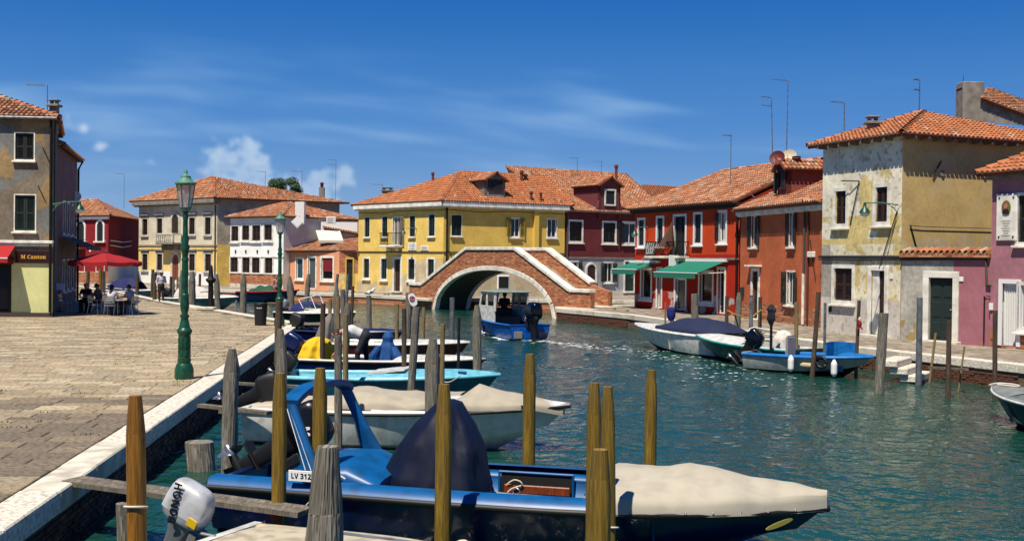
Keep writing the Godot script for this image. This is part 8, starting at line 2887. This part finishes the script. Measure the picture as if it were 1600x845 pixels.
func cafe() -> void:
	var c := Vector3(-17.969, 0.65, -49.407)
	var r := thing("umbrella", "large dark red parasol over the café tables", "umbrella", c)
	var h := 2.35
	var o := MB.new()
	o.tube(PackedVector3Array([Vector3(0, 0, 0), Vector3(0, h + 0.45, 0)]), 0.028, 0.028, 10)
	obj("pole", o, mat(Color(0.75, 0.74, 0.72), 0.4, 0.3), r)
	o = MB.new()
	o.cbox(Vector3(0, 0.05, 0), Vector3(0.6, 0.1, 0.6), 0.03)
	obj("foot", o, M.trim_grey, r)
	var red := mat(Color(0.55, 0.03, 0.07), 0.85)
	red.backlight_enabled = true; red.backlight = Color(0.18, 0.01, 0.02)
	o = MB.new()
	var n := 8
	var rad := 1.55
	for k in n:
		var a0 := TAU * (k + 0.5) / n
		var a1 := TAU * (k + 1.5) / n
		var rows := []
		for i in 6:
			var f := i / 5.0
			var q := PackedVector3Array()
			for e in 7:
				var g := e / 6.0
				var p := Vector3(cos(a0), 0, sin(a0)).lerp(Vector3(cos(a1), 0, sin(a1)), g) * rad * f
				p.y = h + 0.42 - 0.42 * f - 0.05 * sin(PI * g) * f
				q.append(p)
			rows.append(q)
		var m := MB.new()
		m.grid(rows)
		var e0: Vector3 = rows[5][0]
		for e in 6:
			m.quad(rows[5][e] - Vector3(0, 0.17, 0), rows[5][e + 1] - Vector3(0, 0.17, 0), rows[5][e + 1], rows[5][e])
		obj("canopy_panel", m, red, r)
		o.tube(PackedVector3Array([Vector3(0, h + 0.38, 0), Vector3(cos(a0) * rad, h - 0.03, sin(a0) * rad)]), 0.012, 0.01, 5)
	obj("ribs", o, M.white, r)
	o = MB.new()
	o.lathe([[0.04, h + 0.4], [0.05, h + 0.47], [0.0, h + 0.55]], Vector3.ZERO, 10)
	obj("finial", o, M.white, r)
	# tables, chairs, people
	var tl := ["café table left under the red umbrella", "café table right under the red umbrella", "café table at the back under the red umbrella"]
	var tp := [Vector3(-19.392, 0.65, -50.538), Vector3(-17.485, 0.65, -49.236), Vector3(-20.131, 0.65, -54.237)]
	for k in 3:
		var t := thing("cafe_table", tl[k], "table", tp[k], 0, "café tables")
		o = MB.new()
		o.lathe([[0.0, 0.7], [0.36, 0.7], [0.37, 0.715], [0.36, 0.73], [0.0, 0.73]], Vector3.ZERO, 20)
		obj("table_top", o, M.steel, t)
		o = MB.new()
		o.tube(PackedVector3Array([Vector3(0, 0.03, 0), Vector3(0, 0.7, 0)]), 0.03, 0.03, 8)
		obj("column", o, M.iron, t)
		for q in 4:
			o = MB.new()
			o.tube(PackedVector3Array([Vector3(0, 0.08, 0), Vector3(cos(q * PI / 2) * 0.28, 0.015, sin(q * PI / 2) * 0.28)]), 0.018, 0.015, 6)
			obj("foot", o, M.iron, t)
	var proto := chair("aluminium café chair at the left end of the terrace", tp[0] + Vector3(-0.75, 0, 0.1), PI / 2)
	var spots := [[tp[0] + Vector3(0.7, 0, -0.1), -PI / 2, "aluminium café chair facing left at the left table"], [tp[1] + Vector3(0.1, 0, 0.72), PI, "aluminium café chair of the person in white"], [tp[1] + Vector3(0.72, 0, 0.0), -PI / 2 - 0.3, "aluminium café chair at the right rim of the umbrella shade"], [tp[1] + Vector3(-0.8, 0, 0.2), PI / 2, "aluminium café chair facing right at the right table"], [tp[2] + Vector3(0.0, 0, 0.75), PI, "empty aluminium café chair between the two front tables"], [tp[0] + Vector3(-0.1, 0, -0.75), 0.0, "aluminium café chair behind the left table"]]
	for s in spots:
		var d: Node3D = proto.duplicate()
		d.name = numbered("cafe_chair")
		add_child(d)
		d.position = s[0]; d.rotation.y = s[1]
		tag(d, s[2], "chair", "café chairs")
	var w := fabric(Color(0.75, 0.75, 0.76))
	var jeans := fabric(Color(0.1, 0.12, 0.18))
	var j := sit()
	person("person in white top seated with back turned at the right café table", tp[1] + Vector3(0.1, 0, 0.72), PI, j, {"shirt": w, "pants": jeans, "long": true})
	person("person in pale blue shirt seated at the right rim of the umbrella shade", tp[1] + Vector3(0.72, 0, 0.0), -PI / 2 - 0.3, j, {"shirt": fabric(Color(0.45, 0.5, 0.62)), "pants": jeans})
	person("person in grey shirt leaning on the left café table", tp[0] + Vector3(0.7, 0, -0.1), -PI / 2, j, {"shirt": fabric(Color(0.3, 0.3, 0.34)), "pants": jeans})
	person("person in dark clothes seated behind the left café table", tp[0] + Vector3(-0.1, 0, -0.75), 0.0, j, {"shirt": fabric(Color(0.08, 0.07, 0.1)), "pants": jeans})
	# menu board on a stand
	var mb := thing("menu_stand", "white menu board on a stand at the café entrance", "menu board", Vector3(-20.806, 0.65, -51.424), 0.15)
	o = MB.new()
	o.tube(PackedVector3Array([Vector3(0, 0, 0), Vector3(0, 1.0, 0)]), 0.025, 0.025, 8)
	o.cbox(Vector3(0, 0.02, 0), Vector3(0.4, 0.04, 0.4), 0.01)
	obj("stand", o, M.iron, mb)
	o = MB.new()
	o.cbox(Vector3(0, 1.15, 0), Vector3(0.46, 0.34, 0.03), 0.01, Basis(Vector3.RIGHT, -0.4))
	obj("board", o, M.white, mb)

func chair(label: String, at: Vector3, turn: float) -> Node3D:
	var r := thing("cafe_chair", label, "chair", at, turn, "café chairs")
	for s in [-1, 1]:
		var o := MB.new()
		o.tube(PackedVector3Array([Vector3(s * 0.22, 0, 0.22), Vector3(s * 0.22, 0.62, 0.2), Vector3(s * 0.22, 0.65, 0.12), Vector3(s * 0.22, 0.66, -0.2)]), 0.014, 0.014, 6)
		obj("front_leg", o, M.steel, r)
		o = MB.new()
		o.tube(PackedVector3Array([Vector3(s * 0.22, 0, -0.26), Vector3(s * 0.22, 0.44, -0.18), Vector3(s * 0.2, 0.84, -0.24)]), 0.014, 0.014, 6)
		obj("rear_leg", o, M.steel, r)
	for k in 5:
		var o := MB.new()
		o.cbox(Vector3(0, 0.45, -0.16 + 0.09 * k), Vector3(0.42, 0.016, 0.07), 0.005)
		obj("seat_slat", o, M.steel, r)
	for k in 4:
		var o := MB.new()
		o.cbox(Vector3(0, 0.56 + 0.085 * k, -0.2 - 0.012 * k), Vector3(0.4, 0.06, 0.014), 0.005)
		obj("back_slat", o, M.steel, r)
	return r

func furniture() -> void:
	street_lamp(Vector3(-7.021, 0.65, -24.018), "tall green cast iron street lamp in the middle of the square")
	street_lamp(Vector3(-8.892, 0.65, -42.846), "smaller looking green street lamp at the quay corner beside the bin", 4.3)
	wall_lamp(Vector3(-19.277, 5.382, -46.9), Vector3(-17.791, 5.46, -46), "green bracket lamp on the corner shop")
	wall_lamp(Vector3(13.46, 5.353, -39.1), Vector3(12.078, 5.369, -38.4), "green bracket lamp on the weathered ochre house")
	wall_lamp(Vector3(-6.689, 5.441, -80.9), Vector3(-7.822, 5.409, -80.2), "green bracket lamp on the yellow house")
	wall_lamp(Vector3(7.575, 5.164, -62.2), Vector3(6.685, 5.055, -61.2), "green bracket lamp at the left corner of the red house")
	cafe()
	# bin
	var b := thing("litter_bin", "dark grey ribbed litter bin on the quay beside the second lamp", "bin", Vector3(-9.629, 0.65, -42.91))
	var o := MB.new()
	o.lathe([[0.2, 0.0], [0.21, 0.03], [0.245, 0.76], [0.26, 0.78], [0.26, 0.82]], Vector3.ZERO, 36, 18, 0.025)
	obj("drum", o, mat(Color(0.06, 0.065, 0.07), 0.6), b)
	o = MB.new()
	o.lathe([[0.24, 0.8], [0.265, 0.82], [0.26, 0.86], [0.19, 0.87], [0.18, 0.8]], Vector3.ZERO, 24)
	obj("rim", o, M.rubber, b)
	o = MB.new()
	for k in 3: o.box(Vector3(-0.07 + 0.07 * k, 0.68, 0.245), Vector3(0.05, 0.03, 0.012), Basis(Vector3.BACK, 0.5 * (k - 1)))
	obj("emblem", o, M.white, b)
	# trestle
	var t := thing("trestle", "small wooden trestle stool by the second lamp", "stool", Vector3(-10.6, 0.65, -49.685), 0.3)
	o = MB.new()
	o.cbox(Vector3(0, 0.58, 0), Vector3(0.5, 0.06, 0.22), 0.01)
	obj("top", o, M.tan_pole, t)
	for s in [-1, 1]:
		for q in [-1, 1]:
			o = MB.new()
			o.strip(PackedVector3Array([Vector3(s * 0.24, 0, q * 0.2), Vector3(s * 0.2, 0.56, q * 0.06)]), 0.05, 0.04, Vector3.RIGHT)
			obj("leg", o, M.tan_pole, t)
	# black iron mooring post
	var ip := thing("iron_post", "black cast iron mooring post at the edge of the square", "bollard", Vector3(-14.778, 0.65, -54.914))
	o = MB.new()
	o.lathe([[0.26, 0], [0.26, 0.1], [0.14, 0.2], [0.12, 1.3], [0.24, 1.42], [0.26, 1.5], [0.14, 1.58], [0.1, 1.9], [0.08, 2.15], [0.0, 2.2]], Vector3.ZERO, 14)
	obj("column", o, M.iron, ip)
	o = MB.new()
	o.cbox(Vector3(-0.3, 0.08, 0.3), Vector3(1.2, 0.16, 0.5), 0.03)
	obj("stone_foot", o, M.stone2, ip)
	# gangway planks
	plank(Vector3(-5.021, 0.65, -13.047), Vector3(-2.156, 0.594, -11.85), 0.34, "weathered grey plank gangway from the quay to the blue boat", 2)
	plank(Vector3(-5.397, 0.65, -19.751), Vector3(-4.146, 0.616, -19.2), 0.16, "narrow pale plank gangway to the white covered boat", 1)
	plank(Vector3(-5.675, 0.65, -23.29), Vector3(-4.004, 0.552, -23.5), 0.14, "thin plank gangway behind the pale grey weathered pole", 1)
	plank(Vector3(-7.058, 0.65, -35.096), Vector3(-5.963, 0.743, -34), 0.3, "short plank gangway at the yellow covered motor", 1)
	plank(Vector3(-6.414, 0.65, -31.283), Vector3(-5.591, 0.724, -30.5), 0.2, "lower short plank gangway nearest to the yellow motor cover", 1)
	for e in [[Vector3(-4.334, 0.4, -12.6), "wooden prop post under the plank gangway", 0.09], [Vector3(-4.502, 0.213, -20.8), "stubby post by the narrow plank gangway", 0.12], [Vector3(-5.318, 0.408, -22.8), "dark stump beside the thin plank gangway", 0.14]]:
		rng.seed = 12
		pole(e[0], 0.5, e[2], "grey", e[1])
	# landing platform at the quay corner
	var lp := thing("landing_stage", "pale wooden landing stage at the quay corner", "landing stage", Vector3(-7.573, 0.672, -44), 0.1)
	for k in 7:
		o = MB.new()
		o.cbox(Vector3(-0.2, 0.0, -0.6 + 0.2 * k), Vector3(1.9, 0.05, 0.185), 0.01)
		obj("plank", o, M.plank, lp)
	for e in [Vector3(-1.0, -0.6, -0.5), Vector3(0.6, -0.6, -0.5), Vector3(-1.0, -0.6, 0.5), Vector3(0.6, -0.6, 0.5)]:
		o = MB.new()
		o.tube(PackedVector3Array([e - Vector3(0, 0.8, 0), e + Vector3(0, 0.57, 0)]), 0.08, 0.08, 8)
		obj("pile", o, M.grey_pole, lp)
	# landing steps on the right bank
	var ls := thing("landing_steps", "stone landing steps with wooden rail at the right quay", "steps", Vector3(10.872, 0.515, -31.6), 1.0)
	for k in 3:
		o = MB.new()
		o.cbox(Vector3(0.1 * k, 0.02 - 0.2 * k, 0.26 * k), Vector3(1.7, 0.2, 0.5), 0.03)
		obj("step", o, M.stone, ls)
	var rl := thing("wooden_rail", "weathered wooden rail between stakes at the landing steps", "rail", Vector3(11.233, 0.529, -30), 0.0)
	o = MB.new()
	o.strip(PackedVector3Array([Vector3(0, 0, 0), Vector3(11.675, 0.621, -28.6) - rl.position]), 0.1, 0.06)
	obj("plank", o, M.plank, rl)
	# doorstep and parcels in front of the shops
	person("man in white shirt, dark trousers and pale cap standing at the quay edge", Vector3(-20.183, 0.65, -64.38), 0.5, stand(0.05), {"shirt": fabric(Color(0.72, 0.7, 0.74)), "pants": fabric(Color(0.17, 0.15, 0.13)), "sleeve": 1.2, "hat": fabric(Color(0.7, 0.68, 0.62))})
	var bj := {"hip": Vector3(0, 0.86, -0.1), "chest": Vector3(0, 0.98, 0.24), "neck": Vector3(0, 0.98, 0.46), "head": Vector3(0, 0.92, 0.62), "face": Vector3(0, -0.7, 0.7), "ell": Vector3(-0.22, 0.66, 0.46), "elr": Vector3(0.22, 0.66, 0.46), "hal": Vector3(-0.16, 0.42, 0.62), "har": Vector3(0.16, 0.42, 0.66), "knl": Vector3(-0.15, 0.46, -0.12), "knr": Vector3(0.14, 0.46, 0.08), "anl": Vector3(-0.15, 0.085, -0.2), "anr": Vector3(0.14, 0.085, 0.1)}
	person("man in white T-shirt and jeans bending over in the navy boat", Vector3(-3.884, 0.42, -28.9), -PI / 2 + 0.15, bj, {"shirt": fabric(Color(0.76, 0.76, 0.76)), "pants": fabric(Color(0.07, 0.09, 0.13)), "sleeve": 0.7}, 0.022)
	var dj := stand()
	dj.hal = Vector3(-0.15, 1.1, 0.3); dj.har = Vector3(0.15, 1.1, 0.3)
	person("driver in dark green shirt inside the blue cabin boat", Vector3(-0.309, 0.16, -48.6), 2.7, dj, {"shirt": fabric(Color(0.03, 0.16, 0.1)), "pants": fabric(Color(0.1, 0.1, 0.12))})
	person("person in pale pink clothes standing in the red rimmed boat", Vector3(-17.082, 0.2, -81), 0.8, stand(), {"shirt": fabric(Color(0.7, 0.48, 0.46)), "pants": fabric(Color(0.62, 0.42, 0.42)), "sleeve": 1.2})

func plank(a: Vector3, b: Vector3, w: float, label: String, n: int) -> void:
	var r := thing("plank_gangway", label, "gangway", a)
	var v := b - a
	var sd := v.cross(Vector3.UP).normalized()
	for k in n:
		var o := MB.new()
		var off := sd * ((k - (n - 1) / 2.0) * w / n)
		o.strip(PackedVector3Array([off - v.normalized() * 0.12, off + v * 0.5, off + v]), w / n - 0.012, 0.055)
		obj("board", o, M.plank, r)
	var o := MB.new()
	o.strip(PackedVector3Array([v * 0.3 - sd * w * 0.55 - Vector3(0, 0.06, 0), v * 0.3 + sd * w * 0.55 - Vector3(0, 0.06, 0)]), 0.1, 0.06)
	obj("cross_batten", o, M.plank, r)

func _ready() -> void:
	var cam := Camera3D.new()
	cam.name = "camera"
	add_child(cam)
	cam.position = Vector3(0, 3.3, 0)
	cam.rotation = Vector3(-0.01, 0, 0.0115)
	cam.fov = 27.14
	cam.far = 900.0
	var env := Environment.new()
	env.tonemap_mode = Environment.TONE_MAPPER_LINEAR
	env.tonemap_exposure = 1.4
	env.sdfgi_enabled = true; env.ssao_enabled = true; env.ssil_enabled = true
	make_sky(env)
	env.background_energy_multiplier = 0.86
	var we := WorldEnvironment.new()
	we.name = "environment"
	we.environment = env
	add_child(we)
	var sun := DirectionalLight3D.new()
	sun.name = "sun"
	add_child(sun)
	sun.look_at_from_position(Vector3(-0.25, 1.0, 0.47), Vector3.ZERO)
	sun.light_energy = 1.6
	sun.light_angular_distance = 0.5
	sun.light_color = Color(1.0, 0.955, 0.88)
	sun.shadow_enabled = true
	make_materials()
	print("materials ", Time.get_ticks_msec())
	make_water()
	make_foam()
	make_ground()
	print("ground ", Time.get_ticks_msec())
	rng.seed = 101
	corner_shop(); shade_house(); arch_house(); villa(); white_house(); peach_house()
	yellow_house(); maroon_house(); red_house(); sienna_house(); beige_house(); pink_house()
	print("houses ", Time.get_ticks_msec())
	bridge()
	tree_behind()
	make_boats()
	print("boats ", Time.get_ticks_msec())
	make_poles()
	M.plank = tri_map(mat(Color(0.55, 0.52, 0.47), 0.95), 1.3); M.plank.albedo_texture = tex.wood
	furniture()
	print("done ", Time.get_ticks_msec())
